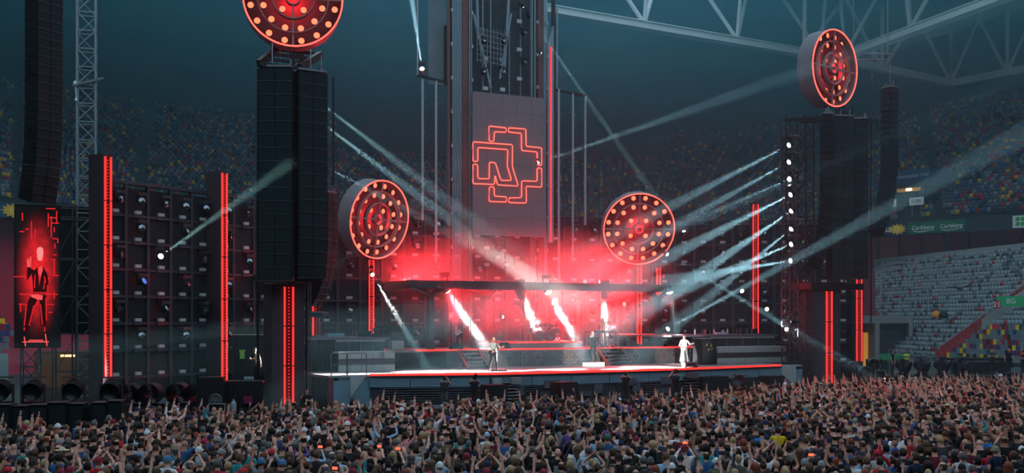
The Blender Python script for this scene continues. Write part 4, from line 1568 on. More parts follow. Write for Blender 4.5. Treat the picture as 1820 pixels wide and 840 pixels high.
# column of lamps at the far tower
LC = thing('lamp_ladder', 'open lattice ladder carrying eight bright lamps beside the far tower', 'truss', ST.P(S(1412, .2), .2, 0), ST.a)
m = MB(); lattice(m, (0, .4, 0), (0, .4, 17.5), .7, 22, .03); m.build('lattice', DARKG, LC)
for k, z in enumerate((16.55, 15.5, 14.45, 13.5, 12.5, 11.4, 10.4, 9.4)):
    m = MB(); m.lathe([(0, 0), (.38, .0), (.40, .04), (.38, .08), (0, .08)], 14, (-.15, -.1, z)); m.build('tray', GREYM, LC)
# ================================================================== lamps that are on, and the smoke
SPOTS = []


def lamp_head(name, label, src, dst, half, power, color=(1, .98, .94), size=1.0, cat='stage light', group='lit moving lamps', kind='head', blend=.35, glow=14, soft=.06):
    """A lit moving head whose own spot lamp shines from its lens towards dst."""
    src, dst = Vector(src), Vector(dst)
    d = (dst - src).normalized()
    t_ = thing(name, label, cat, src, 0, group)
    q = d.to_track_quat('-Z', 'Y').to_matrix()
    m = MB(); m.smooth = True
    k = size
    m.lathe([(0, .42 * k), (.12 * k, .40 * k), (.17 * k, .2 * k), (.18 * k, .05 * k), (.19 * k, 0.0), (.16 * k, 0.0), (.155 * k, .03 * k)], 16, (0, 0, 0), -d)
    m.build('head', BLACKM, t_)
    m = MB()
    x, y, _ = basis(d)
    for s_ in (-1, 1):
        m.beam(x * s_ * .22 * k - d * .2 * k, x * s_ * .22 * k - d * .2 * k + Vector((0, 0, .42 * k)), .05 * k)
    m.beam(x * -.24 * k - d * .2 * k + Vector((0, 0, .42 * k)), x * .24 * k - d * .2 * k + Vector((0, 0, .42 * k)), .06 * k)
    m.box(-d * .2 * k + Vector((0, 0, .5 * k)), (.4 * k, .34 * k, .14 * k))
    m.build('yoke', DARKG, t_)
    m = MB(); m.smooth = True
    m.lathe([(0, -.09 * k), (.08 * k, -.07 * k), (.13 * k, -.03 * k), (.155 * k, .02 * k)], 16, (0, 0, 0), -d)
    m.build('lens', WHITEHOT if color[1] > .5 else REDHOT, t_)
    ld = bpy.data.lights.new('spot', 'SPOT')
    ld.energy = power
    ld.color = color
    ld.spot_size = 2 * R(half)
    ld.spot_blend = blend
    ld.shadow_soft_size = soft
    lo = bpy.data.objects.new('spot', ld)
    COL.objects.link(lo)
    lo.parent = t_
    lo.location = d * (.10 * k + .02)
    lo.rotation_euler = d.to_track_quat('-Z', 'Y').to_euler()
    SPOTS.append(lo)
    return t_


K = 1.0e6
COOL = (1.0, .93, .88)
WARM = (1.0, .93, .72)
# eight lamps of the ladder, aimed across the stage
order = ['top', 'second from top', 'third from top', 'fourth from top', 'fifth from top', 'sixth from top', 'seventh from top', 'lowest']
for k, (px, py, tx, ty, half, pw) in enumerate(((1402, 258, 1200, 362, 1.7, 1.0), (1402, 288, 1210, 395, 1.7, .9), (1403, 318, 1250, 385, 1.5, .6), (1405, 346, 1160, 470, 2.2, 1.3), (1406, 375, 1180, 530, 2.4, 1.3),
                                       (1406, 407, 1220, 560, 2.2, .8), (1406, 434, 1200, 520, 2.4, 1.1), (1405, 463, 1180, 500, 2.4, 1.0))):
    lamp_head('moving_head_light', 'bright white lamp aimed across the stage, %s on the lattice ladder' % order[k], W(px, py, 69.6), W(tx, ty, 66.3), half * 1.25, pw * K * 1.15, COOL, 1.0)
lamp_head('moving_head_light', 'bright white lamp low beside the end of the far side riser', W(1408, 571, 70.5), W(1210, 580, 76), 1.7, .12 * K, COOL, .9)

# lit lamps in the lighting walls
lamp_head('moving_head_light', 'lit lamp in the grid wall throwing one pale ray up between the red fins', W(286, 455, 60.6), W(432, 350, 52), 1.1, 1.1 * K, WARM, .95)
lamp_head('moving_head_light', 'lit lamp above the far wall, ray rising toward the lattice ladder', W(1216, 412, 82), W(1330, 358, 74), 1.1, .8 * K, COOL, .95)
lamp_head('moving_head_light', 'lit lamp on the far side riser, long ray rising past the tall red fin', W(1187, 584, 73.5), W(1550, 385, 62), 1.5, 2.0 * K, COOL, .95)
lamp_head('moving_head_light', 'lit lamp at the lower rim of the disc behind the keyboard player', W(1186, 452, 76), W(1440, 605, 70), 1.3, 1.9 * K, COOL, .8)
lamp_head('moving_head_light', 'lit lamp in the far wall just before the tall red fin', W(1319, 517, 81.6), W(1400, 585, 76), 1.6, .3 * K, WARM, .95)
lamp_head('moving_head_light', 'lit round lamp in the far wall just past the tall red fin', W(1363, 549, 81.6), W(1372, 553, 78), 1.4, .03 * K, WARM, .9)
lamp_head('moving_head_light', 'lit round lamp low in the far wall near the ladder', W(1398, 585, 81.6), W(1402, 590, 78), 1.4, .03 * K, WARM, .95)
lamp_head('moving_head_light', 'lit lamp high inside the tower top, thin ray falling to the open stand', W(929, 11, 72), W(1085, 235, 80), .9, 2.6 * K, WARM, .9)
lamp_head('moving_head_light', 'very bright lamp on the tower yard shooting straight up', W(750, 122, 66), W(728, -30, 60), 1.5, 3.2 * K, (1, .9, .9), .9)
lamp_head('moving_head_light', 'lit lamp on the edge of the screen beside the neon cross', W(957, 289, 71.5), W(1230, 195, 62), 1.2, 1.3 * K, COOL, .5)
lamp_head('moving_head_light', 'lit lamp at the foot of the hanging pipes, level ray over the neon screen', W(700, 391, ST.Y(700, 13.4)), W(1010, 372, 68), .7, .45 * K, WARM, .5)
lamp_head('moving_head_light', 'lamp under the pole of the sideways disc, strong ray slanting down to the deck', W(662, 488, 69.4), W(748, 633, 62.5), 1.7, .9 * K, (.95, 1, .88), .8)
lamp_head('moving_head_light', 'lamp glimpsed behind the rim of the sideways disc', W(616, 432, ST.Y(616, 13.3)), W(560, 380, 66), 1.6, .03 * K, WARM, .8)
hp = thing('lamp_pole', 'slim dark pole hidden behind the nearer speaker tower, carrying four lamps', 'pole', (W(566, 0, 62.3).x, 62.3, 0))
m = MB(); m.tube((0, 0, 0), (0, 0, 18.5), .06, 8); m.build('pole', BLACKM, hp)
m = MB(); m.lathe([(.5, 0), (.5, .05), (0, .06)], 14); m.build('foot', BLACKM, hp)
for k, (px, py, tx, ty) in enumerate(((566, 180, 790, 352), (566, 214, 740, 345), (566, 290, 680, 350), (566, 500, 650, 430))):
    lamp_head('moving_head_light', 'lamp hidden behind the nearer speaker tower, %s of four' % ['topmost', 'second', 'third', 'lowest'][k], W(px, py, 62), W(tx, ty, 63.5), 2.4, (.9, 1.2, .5, .12)[k] * K, (1, .94, .84), .8)
lamp_head('moving_head_light', 'small lamp on the far tower flank sending a faint level ray', W(961, 94, 73), W(1190, 150, 76), .7, .3 * K, WARM, .5)

# canopy lamps over the band
for k, (px, py, tx, ty, half, pw, who) in enumerate(((795, 516, 852, 600, 5.2, .4, 'the bass player'), (927, 526, 966, 600, 5.5, .5, 'the drummer'), (975, 519, 1035, 625, 5.0, .45, 'the gap beside the drums'),
                                                    (1074, 527, 1076, 612, 5.2, .4, 'the keyboard player'), (1190, 519, 1212, 625, 4.6, .15, 'the guitarist in white'))):
    t0 = 8.2 if k != 4 else 6.0
    t1 = 10.5 if k in (1, 3) else (8.5 if k == 0 else 5.5)
    lamp_head('moving_head_light', 'bright lamp under the canopy aimed down at %s' % who, W(px, py, ST.Y(px, t0)), W(tx, ty, ST.Y(tx, t1)), half, pw * K, (1, .98, .95), 1.5, group='canopy lamps', soft=.14)
lamp_head('moving_head_light', 'small lamp beside the bass player, level ray toward the drums', W(894, 563, ST.Y(894, 11)), W(960, 580, ST.Y(960, 9)), 2.2, .02 * K, (1, .98, .95), .6)


# lights added to each disc: an inner red fill and one spot for its faces
def added_red_light(p, energy, radius, name='added_red_light', aim=None, half=60):
    ld = bpy.data.lights.new(name, 'SPOT' if aim else 'POINT')
    ld.energy = energy
    ld.color = (1.0, .02, .025)
    ld.shadow_soft_size = radius
    o = bpy.data.objects.new(name, ld)
    COL.objects.link(o)
    o.location = p
    if aim is not None:
        ld.spot_size = 2 * R(half)
        ld.spot_blend = .8
        o.rotation_euler = (Vector(aim) - Vector(p)).to_track_quat('-Z', 'Y').to_euler()
    return o


for o in [x for x in COL.objects if x.name.startswith('lamp_disc')]:
    Mx = Matrix.LocRotScale(o.location, o.rotation_euler, None)
    f = Mx @ Vector((0, -60, 0))
    added_red_light(Mx @ Vector((0, .6, 0)), 190, .3)
    i = 0 if o.location.x > 0 else 1
    added_red_light(Mx @ Vector((0, -.25, 0)), (9000, 9000)[i] if o.location.z < 15 else 3500, .9, aim=f, half=50)

# made-up red wash units behind the band, added to redden the smoke
for px, py, t, e in ((720, 500, 13.2, 30000), (800, 560, 13.0, 16000), (880, 520, 13, 10000), (1040, 500, 13, 30000), (1110, 540, 13, 22000), (1000, 560, 13, 9000)):
    p = W(px, py, ST.Y(px, t))
    t_ = thing('added_wash_light', 'red wash lamp standing behind the band, %s' % {720: 'the one farthest from the keyboards', 800: 'behind the bass player', 880: 'beside the rear canopy post', 1040: 'behind the keyboard desk', 1110: 'between the two disc poles', 1000: 'behind the drums'}[px], 'stage light', p, ST.a, 'red wash lamps')
    m = MB(); m.lathe([(.0, .2), (.16, .18), (.2, 0), (.17, 0), (.16, .04)], 14, (0, 0, 0), (0, 1, 0)); m.build('head', BLACKM, t_)
    m = MB(); m.lathe([(0, .03), (.17, .03)], 14, (0, 0, 0), (0, 1, 0)); m.build('lens', REDHOT, t_)
    m = MB(); m.tube((0, .1, -.15), (0, .1, -(p.z - RISER)), .03); m.lathe([(.3, 0), (.3, .04), (0, .04)], 12, (0, .1, -(p.z - RISER))); m.build('stand', BLACKM, t_)
    added_red_light(p + ST.P(0, -.3, 0) - ST.P(0, 0, 0), e * .6, .2, aim=W(px + (30 if px < 950 else -20), py - 50, p.y - 14), half=70)


# follow spots from the far stand, out of the picture, light the three players at the stage edge
for (px, py, lab, e) in ((877, 628, 'guitarist in the grey shirt', .9), (1055, 618, 'singer', 1.3), (1216, 616, 'guitarist in white', .8)):
    tgt = W(px, py, {877: 61.8, 1055: 67.9, 1216: 71.4}[px])
    src = Vector((tgt.x * .3 + 10, -34, 27))
    lamp_head('follow_spot', 'follow spot in the seating bowl trained on the %s' % lab, src, tgt, .95, e * 4.5e5, (1, .99, .96), 1.6, group='follow spots', soft=.1)


# thicker smoke around the band
sm, nt, v = haze_mat('stage_smoke', 0.05, (.95, .95, .97), 0.15)
tc = nt.nodes.new('ShaderNodeTexCoord')
nz = nt.nodes.new('ShaderNodeTexNoise'); nz.inputs['Scale'].default_value = .28; nz.inputs['Detail'].default_value = 3
nt.links.new(tc.outputs['Object'], nz.inputs['Vector'])
mp = nt.nodes.new('ShaderNodeMapRange'); mp.inputs['From Min'].default_value = .35; mp.inputs['From Max'].default_value = .75; mp.inputs['To Min'].default_value = .012; mp.inputs['To Max'].default_value = .11
nt.links.new(nz.outputs['Fac'], mp.inputs['Value'])
gr = nt.nodes.new('ShaderNodeVectorMath'); gr.operation = 'DIVIDE'; gr.inputs[1].default_value = (12.5, 5.5, 4.6)
nt.links.new(tc.outputs['Object'], gr.inputs[0])
ln = nt.nodes.new('ShaderNodeVectorMath'); ln.operation = 'LENGTH'
nt.links.new(gr.outputs[0], ln.inputs[0])
fo = nt.nodes.new('ShaderNodeMapRange'); fo.interpolation_type = 'SMOOTHSTEP'
fo.inputs['From Min'].default_value = 1.0; fo.inputs['From Max'].default_value = .45; fo.inputs['To Min'].default_value = 0; fo.inputs['To Max'].default_value = 1
nt.links.new(ln.outputs['Value'], fo.inputs['Value'])
mu = nt.nodes.new('ShaderNodeMath'); mu.operation = 'MULTIPLY'
nt.links.new(mp.outputs['Result'], mu.inputs[0]); nt.links.new(fo.outputs['Result'], mu.inputs[1])
nt.links.new(mu.outputs[0], v.inputs['Density'])
m = MB(); m.bb(-12.5, 12.5, -5.5, 5.5, -4.2, 4.6)
o = m.build('smoke', sm, None, ST.P(6.2, 9.0, 7.2), (0, 0, ST.a))
tag(o, 'billowing stage smoke around the band, drums and canopy', 'smoke', kind='stuff')
# ================================================================== people
SKIN_A = [(0.56, 0.29, 0.21), (0.62, 0.34, 0.26), (0.48, 0.23, 0.165), (0.68, 0.40, 0.32), (0.36, 0.17, 0.115)]
PEOPLE = attr_mat('skin_and_clothes', 0.75, .22, 18.0)
HAIRM = attr_mat('hair_and_hats', 0.7, .4, 38.0)


def V3(*a):
    return Vector(a)


def hand_geo(mb, wrist, d, n, side, pose):
    """Palm, four unequal fingers and a thumb. d: forearm direction, n: palm normal, side +1 thumb towards x."""
    d = Vector(d).normalized()
    n = Vector(n)
    n = (n - d * n.dot(d)).normalized()
    x = d.cross(n) * side
    w = Vector(wrist)
    mb.prism([(-.028, -.01), (.028, -.01), (.042, .05), (.040, .088), (-.040, .088), (-.042, .05)], w - n * .013, x, d, n, .026)
    curl = {'open': (.1, .1, .1, .15, .2), 'fist': (1.5, 1.5, 1.5, 1.5, 1.2), 'horns': (.05, 1.5, 1.5, .05, 1.1), 'point': (.05, 1.5, 1.5, 1.5, 1.1),
            'relaxed': (.5, .55, .6, .65, .4), 'grip': (1.1, 1.15, 1.2, 1.2, .9)}[pose]
    for k, (off, L) in enumerate(((.031, .068), (.010, .076), (-.011, .070), (-.031, .055))):
        b = w + x * off + d * .086
        c = curl[k]
        d1 = (d * math.cos(c * .6) + n * math.sin(c * .6))
        d2 = (d * math.cos(c * 1.45) + n * math.sin(c * 1.45))
        spread = x * off * .25
        p1 = b + d1 * L * .5 + spread * .5
        p2 = p1 + d2 * L * .5 + spread * .5
        mb.path([b - d * .01, p1, p2], [.0095, .0088, .0065], 4)
    b = w + x * .034 + d * .03
    c = curl[4]
    t1 = (x * .75 + d * .65).normalized()
    t2 = (d * math.cos(c) + n * math.sin(c) * .8 - x * math.sin(c) * .6).normalized()
    mb.path([b, b + t1 * .034, b + t1 * .034 + t2 * .032], [.012, .0105, .008], 4)


def head_geo(mb, c, yaw=0.0, tilt=0.0, detail=1, eyes=True):
    """Head facing +y turned by yaw; returns region names per face via mb.m (0 skin, 4 dark, 5 lips)."""
    M = Matrix.Rotation(yaw, 3, 'Z') @ Matrix.Rotation(tilt, 3, 'X')
    nu, nv = (14, 10) if detail else (8, 6)
    vs, fs = [], []
    for j in range(nv + 1):
        t = math.pi * j / nv
        for i in range(nu):
            a = 2 * math.pi * i / nu
            x, y, z = math.sin(t) * math.cos(a), math.sin(t) * math.sin(a), math.cos(t)
            k = max(0, -z)
            X, Y_, Z = x * .077 * (1 - .30 * k * k), y * .096 * (1 - (.05 if y > 0 else .32) * k), z * .116
            if y > .6 and -.45 < z < .1 and abs(x) < .35:
                Y_ += .016 * (1 - abs(x) / .35)
            vs.append(Vector(c) + M @ Vector((X, Y_ + .008 * k, Z)))
    for j in range(nv):
        for i in range(nu):
            k = (i + 1) % nu
            fs.append((j * nu + i, (j + 1) * nu + i, (j + 1) * nu + k, j * nu + k))
    mb.smooth = True
    mb._add(vs, fs)
    mb.smooth = False
    if detail:
        for s_ in (-1, 1):
            mb.box(Vector(c) + M @ Vector((s_ * .079, -.008, -.005)), (.014, .034, .058), rot=M)
        mb.path([Vector(c) + M @ Vector((0, .094, .012)), Vector(c) + M @ Vector((0, .112, -.028)), Vector(c) + M @ Vector((0, .098, -.036))], [.008, .014, .009], 4)
        if eyes:
            cur = mb.cur
            mb.cur = 4
            for s_ in (-1, 1):
                mb.box(Vector(c) + M @ Vector((s_ * .031, .088, .006)), (.024, .012, .010), rot=M)
                mb.box(Vector(c) + M @ Vector((s_ * .031, .089, .026)), (.034, .012, .006), rot=M)
            mb.cur = 5
            mb.box(Vector(c) + M @ Vector((0, .093, -.056)), (.044, .012, .012), rot=M)
            mb.cur = cur


ARMS = {  # (elbow, wrist, palm normal, hand) for the right arm (x>0); left mirrored
    'down': ((.27, -.02, 1.16), (.29, .06, .90), (-1, 0, 0), 'relaxed'),
    'up': ((.30, .08, 1.60), (.27, .12, 1.87), (0, 1, 0), 'horns'),
    'upfist': ((.34, .10, 1.52), (.26, .18, 1.77), (-.5, .6, 0), 'fist'),
    'uppoint': ((.28, .16, 1.58), (.24, .30, 1.83), (0, 1, -.3), 'point'),
    'upopen': ((.34, .06, 1.58), (.36, .12, 1.86), (0, 1, 0), 'open'),
    'phone': ((.27, .22, 1.42), (.10, .36, 1.64), (-.8, .5, 0), 'grip'),
    'clap': ((.30, .16, 1.60), (.07, .24, 1.82), (-1, 0, 0), 'open'),
    'fold': ((.27, .10, 1.15), (.02, .20, 1.22), (0, -1, 0), 'relaxed'),
    'head': ((.36, .02, 1.62), (.13, -.02, 1.74), (-1, 0, 0), 'relaxed'),
}


def skin_mesh(nodes, edges, sub):
    me = bpy.data.meshes.new('tmp')
    keys = list(nodes)
    idx = {k: i for i, k in enumerate(keys)}
    me.from_pydata([nodes[k][0] for k in keys], [(idx[a], idx[b]) for a, b in edges], [])
    o = bpy.data.objects.new('tmp', me)
    md = o.modifiers.new('skin', 'SKIN')
    md.use_smooth_shade = True
    lay = me.skin_vertices[0] if len(me.skin_vertices) else None
    if lay is None:
        bm = bmesh.new(); bm.from_mesh(me); bm.verts.layers.skin.verify(); bm.to_mesh(me); bm.free()
        lay = me.skin_vertices[0]
    for k in keys:
        r = nodes[k][1]
        lay.data[idx[k]].radius = r if isinstance(r, tuple) else (r, r)
        lay.data[idx[k]].use_root = (k == 'pelvis')
    if sub:
        s_ = o.modifiers.new('sub', 'SUBSURF')
        s_.levels = sub
    ev, dg = settle(o)
    em = ev.to_mesh()
    vs = [v.co.copy() for v in em.vertices]
    fs = [tuple(p.vertices) for p in em.polygons]
    ev.to_mesh_clear()
    bpy.data.objects.remove(o)
    bpy.data.meshes.remove(me)
    return vs, fs


def body_geo(armR='down', armL='down', sub=1, female=False, legs=None, lean=0.0, head_yaw=0.0, head_tilt=0.0, sleeves='short', hands=True, detail=1, eyes=True, custom=None, hips=0.95, twist=0.0):
    """Returns (verts, faces, region): regions 0 skin 1 shirt 2 trousers 3 shoes 4 eyes 5 lips."""
    f = 1.0
    sh = .175 if not female else .15
    wd = .118 if not female else .10
    N = {
        'pelvis': (V3(0, 0, hips), .125 if not female else .13), 'waist': (V3(0, .0, hips + .17), wd), 'chest': (V3(0, 0, hips + .36), wd + .025),
        'neck0': (V3(0, -.005, hips + .50), .065), 'neck': (V3(0, .012, hips + .57), .054), 'skull': (V3(0, .02, hips + .638), .055),
        'shR': (V3(sh, 0, hips + .475), .062), 'shL': (V3(-sh, 0, hips + .475), .062),
    }
    E = [('pelvis', 'waist'), ('waist', 'chest'), ('chest', 'neck0'), ('neck0', 'neck'), ('neck', 'skull'), ('chest', 'shR'), ('chest', 'shL')]
    dz = hips - .95
    arms = {}
    for s_, nm, pose in ((1, 'R', armR), (-1, 'L', armL)):
        e, w, n, h = ARMS[pose] if isinstance(pose, str) else pose
        e, w, n = V3(e[0] * s_, e[1], e[2] + dz), V3(w[0] * s_, w[1], w[2] + dz), V3(n[0] * s_, n[1], n[2])
        if female:
            e.x *= .9; w.x *= .95
        N['el' + nm], N['wr' + nm] = (e, .043), (w, .030)
        E += [('sh' + nm, 'el' + nm), ('el' + nm, 'wr' + nm)]
        arms[nm] = (e, w, n, h, s_)
    lg = legs or (((.10, 0.02, .50), (.11, -.03, .09), (.12, .12, .035)), ((.10, 0.02, .50), (.11, -.03, .09), (.12, .12, .035)))
    for s_, nm, (k, a, t) in ((1, 'R', lg[0]), (-1, 'L', lg[1])):
        N['hip' + nm] = (V3(.085 * s_, 0, hips - .06), .09)
        N['kn' + nm] = (V3(k[0] * s_, k[1], k[2]), .062)
        N['an' + nm] = (V3(a[0] * s_, a[1], a[2]), .043)
        N['to' + nm] = (V3(t[0] * s_, t[1], t[2]), .036)
        E += [('pelvis', 'hip' + nm), ('hip' + nm, 'kn' + nm), ('kn' + nm, 'an' + nm), ('an' + nm, 'to' + nm)]
    if lean or twist:
        for k in N:
            if k[:3] in ('wai', 'che', 'nec', 'sku', 'shR', 'shL', 'elR', 'elL', 'wrR', 'wrL'):
                p = N[k][0] - V3(0, 0, hips)
                p = Matrix.Rotation(-lean, 3, 'X') @ Matrix.Rotation(twist, 3, 'Z') @ p
                N[k] = (p + V3(0, 0, hips), N[k][1])
        for nm in arms:
            e, w, n, h, s_ = arms[nm]
            arms[nm] = (N['el' + nm][0], N['wr' + nm][0], n, h, s_)
    vs, fs = skin_mesh(N, E, sub)
    # widen the trunk a little and flatten it front to back
    for v in vs:
        if hips - .12 < v.z < hips + .47 and abs(v.x) < .2 and abs(v.y) < .25 and not lean:
            v.x *= 1.16
            v.y *= .84
    segs = []
    sl = {'none': 0.0, 'short': .62, 'long': 2.0}[sleeves]
    for a, b in E:
        segs.append((N[a][0], N[b][0], a, b))
    reg = []
    for f_ in fs:
        c = sum((vs[i] for i in f_), Vector()) / len(f_)
        best, bd, bt = None, 9, 0
        for (p, q, a, b) in segs:
            d = q - p
            t = max(0, min(1, (c - p).dot(d) / d.length_squared))
            dist = (c - (p + d * t)).length - (N[a][1] * (1 - t) + N[b][1] * t)
            if dist < bd:
                bd, best, bt = dist, (a, b), t
        a, b = best
        if b in ('neck', 'skull'):
            r = 0
        elif b[:2] == 'el':
            r = 1 if bt < sl else 0
        elif b[:2] == 'wr':
            r = 1 if sl > 1.5 and bt < .93 else 0
        elif b[:2] in ('kn', 'an') or b[:3] == 'hip':
            r = 2
        elif b[:2] == 'to':
            r = 3
        else:
            r = 1 if c.z > hips - .04 else 2
        reg.append(r)
    mb = MB()
    mb.v = [tuple(v) for v in vs]
    mb.f = fs
    mb.m = reg
    mb.sm = [True] * len(fs)
    hc = N['skull'][0] + V3(0, .012, .045)
    if hands:
        for nm in arms:
            e, w, n, h, s_ = arms[nm]
            hand_geo(mb, w, w - e, n, -s_ if isinstance(armR, str) else -s_, h)
    head_geo(mb, hc, head_yaw, head_tilt, detail, eyes)
    info = dict(head=hc, wR=N['wrR'][0], wL=N['wrL'][0], eR=N['elR'][0], eL=N['elL'][0], yaw=head_yaw, tilt=head_tilt)
    return mb, info


def tint_mesh(name, verts, faces, regs, palette, material, smooth=None):
    me = bpy.data.meshes.new(name)
    me.from_pydata(verts, [], faces)
    at = me.attributes.new('tint', 'FLOAT_COLOR', 'FACE')
    cc = np.ones((len(faces), 4), np.float32)
    pal = np.array(palette, np.float32)
    cc[:, :3] = pal[np.array(regs)]
    at.data.foreach_set('color', cc.reshape(-1))
    if smooth is not None:
        me.polygons.foreach_set('use_smooth', smooth)
    me.materials.append(material)
    return me


# ------------------------------------------------------------------ hair and hats, built round a head at the origin facing +y
def shell(mb, keep, s=(1.08, 1.08, 1.08), nu=16, nv=10, jit=0.0, off=(0, 0, 0)):
    r_ = random.Random(5)
    vs, fs = [], []
    K_ = []
    for j in range(nv + 1):
        t = math.pi * j / nv
        for i in range(nu):
            a = 2 * math.pi * i / nu
            x, y, z = math.sin(t) * math.cos(a), math.sin(t) * math.sin(a), math.cos(t)
            q = 1 + r_.uniform(-jit, jit)
            k = max(0, -z)
            vs.append((x * .079 * s[0] * q + off[0], y * .098 * s[1] * q * (1 - .2 * k) + off[1], z * .118 * s[2] * q + off[2]))
            K_.append((x, y, z))
    for j in range(nv):
        for i in range(nu):
            k = (i + 1) % nu
            f = (j * nu + i, (j + 1) * nu + i, (j + 1) * nu + k, j * nu + k)
            c = [sum(K_[v][m] for v in f) / 4 for m in range(3)]
            if keep(*c):
                fs.append(f)
    mb.smooth = True
    mb._add(vs, fs)
    mb.smooth = False


def short_keep(x, y, z):
    return z > (.45 if y > .45 else (.02 if y > -.1 else -.55)) and not (y > .2 and z < .45)


def hair_mesh(kind):
    m = MB()
    if kind == 'short':
        shell(m, short_keep, (1.07, 1.08, 1.07), jit=.02)
    elif kind == 'thick':
        shell(m, short_keep, (1.14, 1.14, 1.15), jit=.05)
    elif kind == 'cropped':
        shell(m, short_keep, (1.04, 1.04, 1.04))
    elif kind == 'balding':
        shell(m, lambda x, y, z: short_keep(x, y, z) and z < .5 and y < .35, (1.08, 1.08, 1.05), jit=.02)
    elif kind in ('long', 'wavy'):
        shell(m, lambda x, y, z: z > (.4 if y > .4 else -.9) and not (y > .3 and z < .4), (1.22, 1.2, 1.14), jit=.02 if kind == 'long' else .07)
        n = 9
        vs = []
        for j in range(5):
            z = -.02 - .085 * j
            for i in range(n):
                a = math.pi * (1.0 + i / (n - 1))
                w = (.10 + .012 * j) * (1 + (.06 if kind == 'wavy' else .0) * ((i + j) % 2))
                vs.append((math.cos(a) * w, -.015 + math.sin(a) * (.105 - .008 * j), z))
        m.smooth = True
        m._add(vs, [(j * n + i, j * n + i + 1, (j + 1) * n + i + 1, (j + 1) * n + i) for j in range(4) for i in range(n - 1)])
        m.smooth = False
    elif kind == 'ponytail':
        shell(m, short_keep, (1.09, 1.1, 1.09))
        m.smooth = True
        m.path([(0, -.10, .04), (0, -.145, .03), (0, -.15, -.08), (0, -.135, -.2)], [.028, .036, .034, .012], 7)
        m.smooth = False
    elif kind == 'bun':
        shell(m, short_keep, (1.09, 1.1, 1.09))
        m.lathe([(0, -.04), (.03, -.03), (.042, 0), (.03, .03), (0, .04)], 8, (0, -.07, .115))
    elif kind == 'mohawk':
        shell(m, lambda x, y, z: short_keep(x, y, z), (1.03, 1.03, 1.03))
        shell(m, lambda x, y, z: abs(x) < .3 and z > 0, (1.0, 1.12, 1.35), jit=.04)
    elif kind in ('cap', 'backcap'):
        shell(m, lambda x, y, z: z > .12, (1.14, 1.14, 1.12))
        s_ = 1 if kind == 'cap' else -1
        poly = [(math.cos(a) * .075, .085 + math.sin(a) * .075) for a in [math.pi * k / 8 for k in range(9)]]
        poly = [(x, y * s_) for x, y in poly]
        m.prism(poly, (0, 0, .022), (1, 0, 0), (0, 1, 0), (0, 0, 1), .008)
        m.box((0, 0, .132), (.016, .016, .01))
    elif kind == 'bucket':
        shell(m, lambda x, y, z: z > .2, (1.16, 1.16, 1.12))
        m.smooth = True
        m.lathe([(.088, .055), (.095, .03), (.135, -.01), (.13, -.014), (.09, .02)], 16, (0, 0, 0))
        m.smooth = False
    elif kind == 'straw':
        shell(m, lambda x, y, z: z > .3, (1.12, 1.15, 1.25))
        m.smooth = True
        m.lathe([(.085, .05), (.10, .045), (.19, .052), (.2, .06), (.19, .045), (.1, .035)], 20, (0, 0, 0))
        m.smooth = False
    elif kind == 'beanie':
        shell(m, lambda x, y, z: z > .1 or (y < -.2 and z > -.15), (1.15, 1.15, 1.16))
    elif kind == 'bandana':
        shell(m, lambda x, y, z: z > .2 or (y < -.2 and z > -.05), (1.08, 1.09, 1.07))
        m.path([(0, -.1, .0), (.02, -.13, -.05), (.03, -.135, -.1)], [.02, .02, .006], 4)
    return m


HAIRT = {k: hair_mesh(k) for k in ('short', 'thick', 'cropped', 'balding', 'long', 'wavy', 'ponytail', 'bun', 'mohawk', 'cap', 'backcap', 'bucket', 'straw', 'beanie', 'bandana')}

HC = {'black': (.012, .010, .010), 'dark brown': (.030, .018, .013), 'brown': (.065, .036, .022), 'light brown': (.12, .07, .04), 'blond': (.36, .25, .13), 'grey': (.11, .11, .115), 'white': (.55, .55, .56), 'red-brown': (.20, .05, .03)}
HATC = {'black': (.012, .012, .014), 'navy': (.012, .02, .06), 'blue': (.05, .17, .33), 'white': (.62, .68, .72), 'maroon': (.20, .012, .03), 'grey': (.22, .25, .27), 'green': (.02, .12, .07), 'magenta': (.36, .02, .09), 'khaki': (.24, .22, .13), 'straw': (.55, .48, .30), 'red': (.45, .02, .03)}
SC = {'black': (.008, .008, .010), 'faded black': (.022, .022, .025), 'charcoal': (.045, .047, .055), 'navy': (.012, .018, .045), 'grey': (.20, .22, .24), 'pale grey': (.40, .44, .47), 'white': (.66, .70, .74), 'blue': (.025, .10, .26), 'light blue': (.28, .45, .62),
      'teal': (.03, .26, .28), 'maroon': (.12, .012, .03), 'red': (.42, .015, .02), 'olive': (.09, .10, .05), 'yellow': (.72, .48, .02), 'pink': (.62, .25, .25), 'bright blue': (.02, .16, .55), 'green': (.01, .22, .08), 'purple': (.12, .06, .22), 'orange': (.55, .15, .02)}


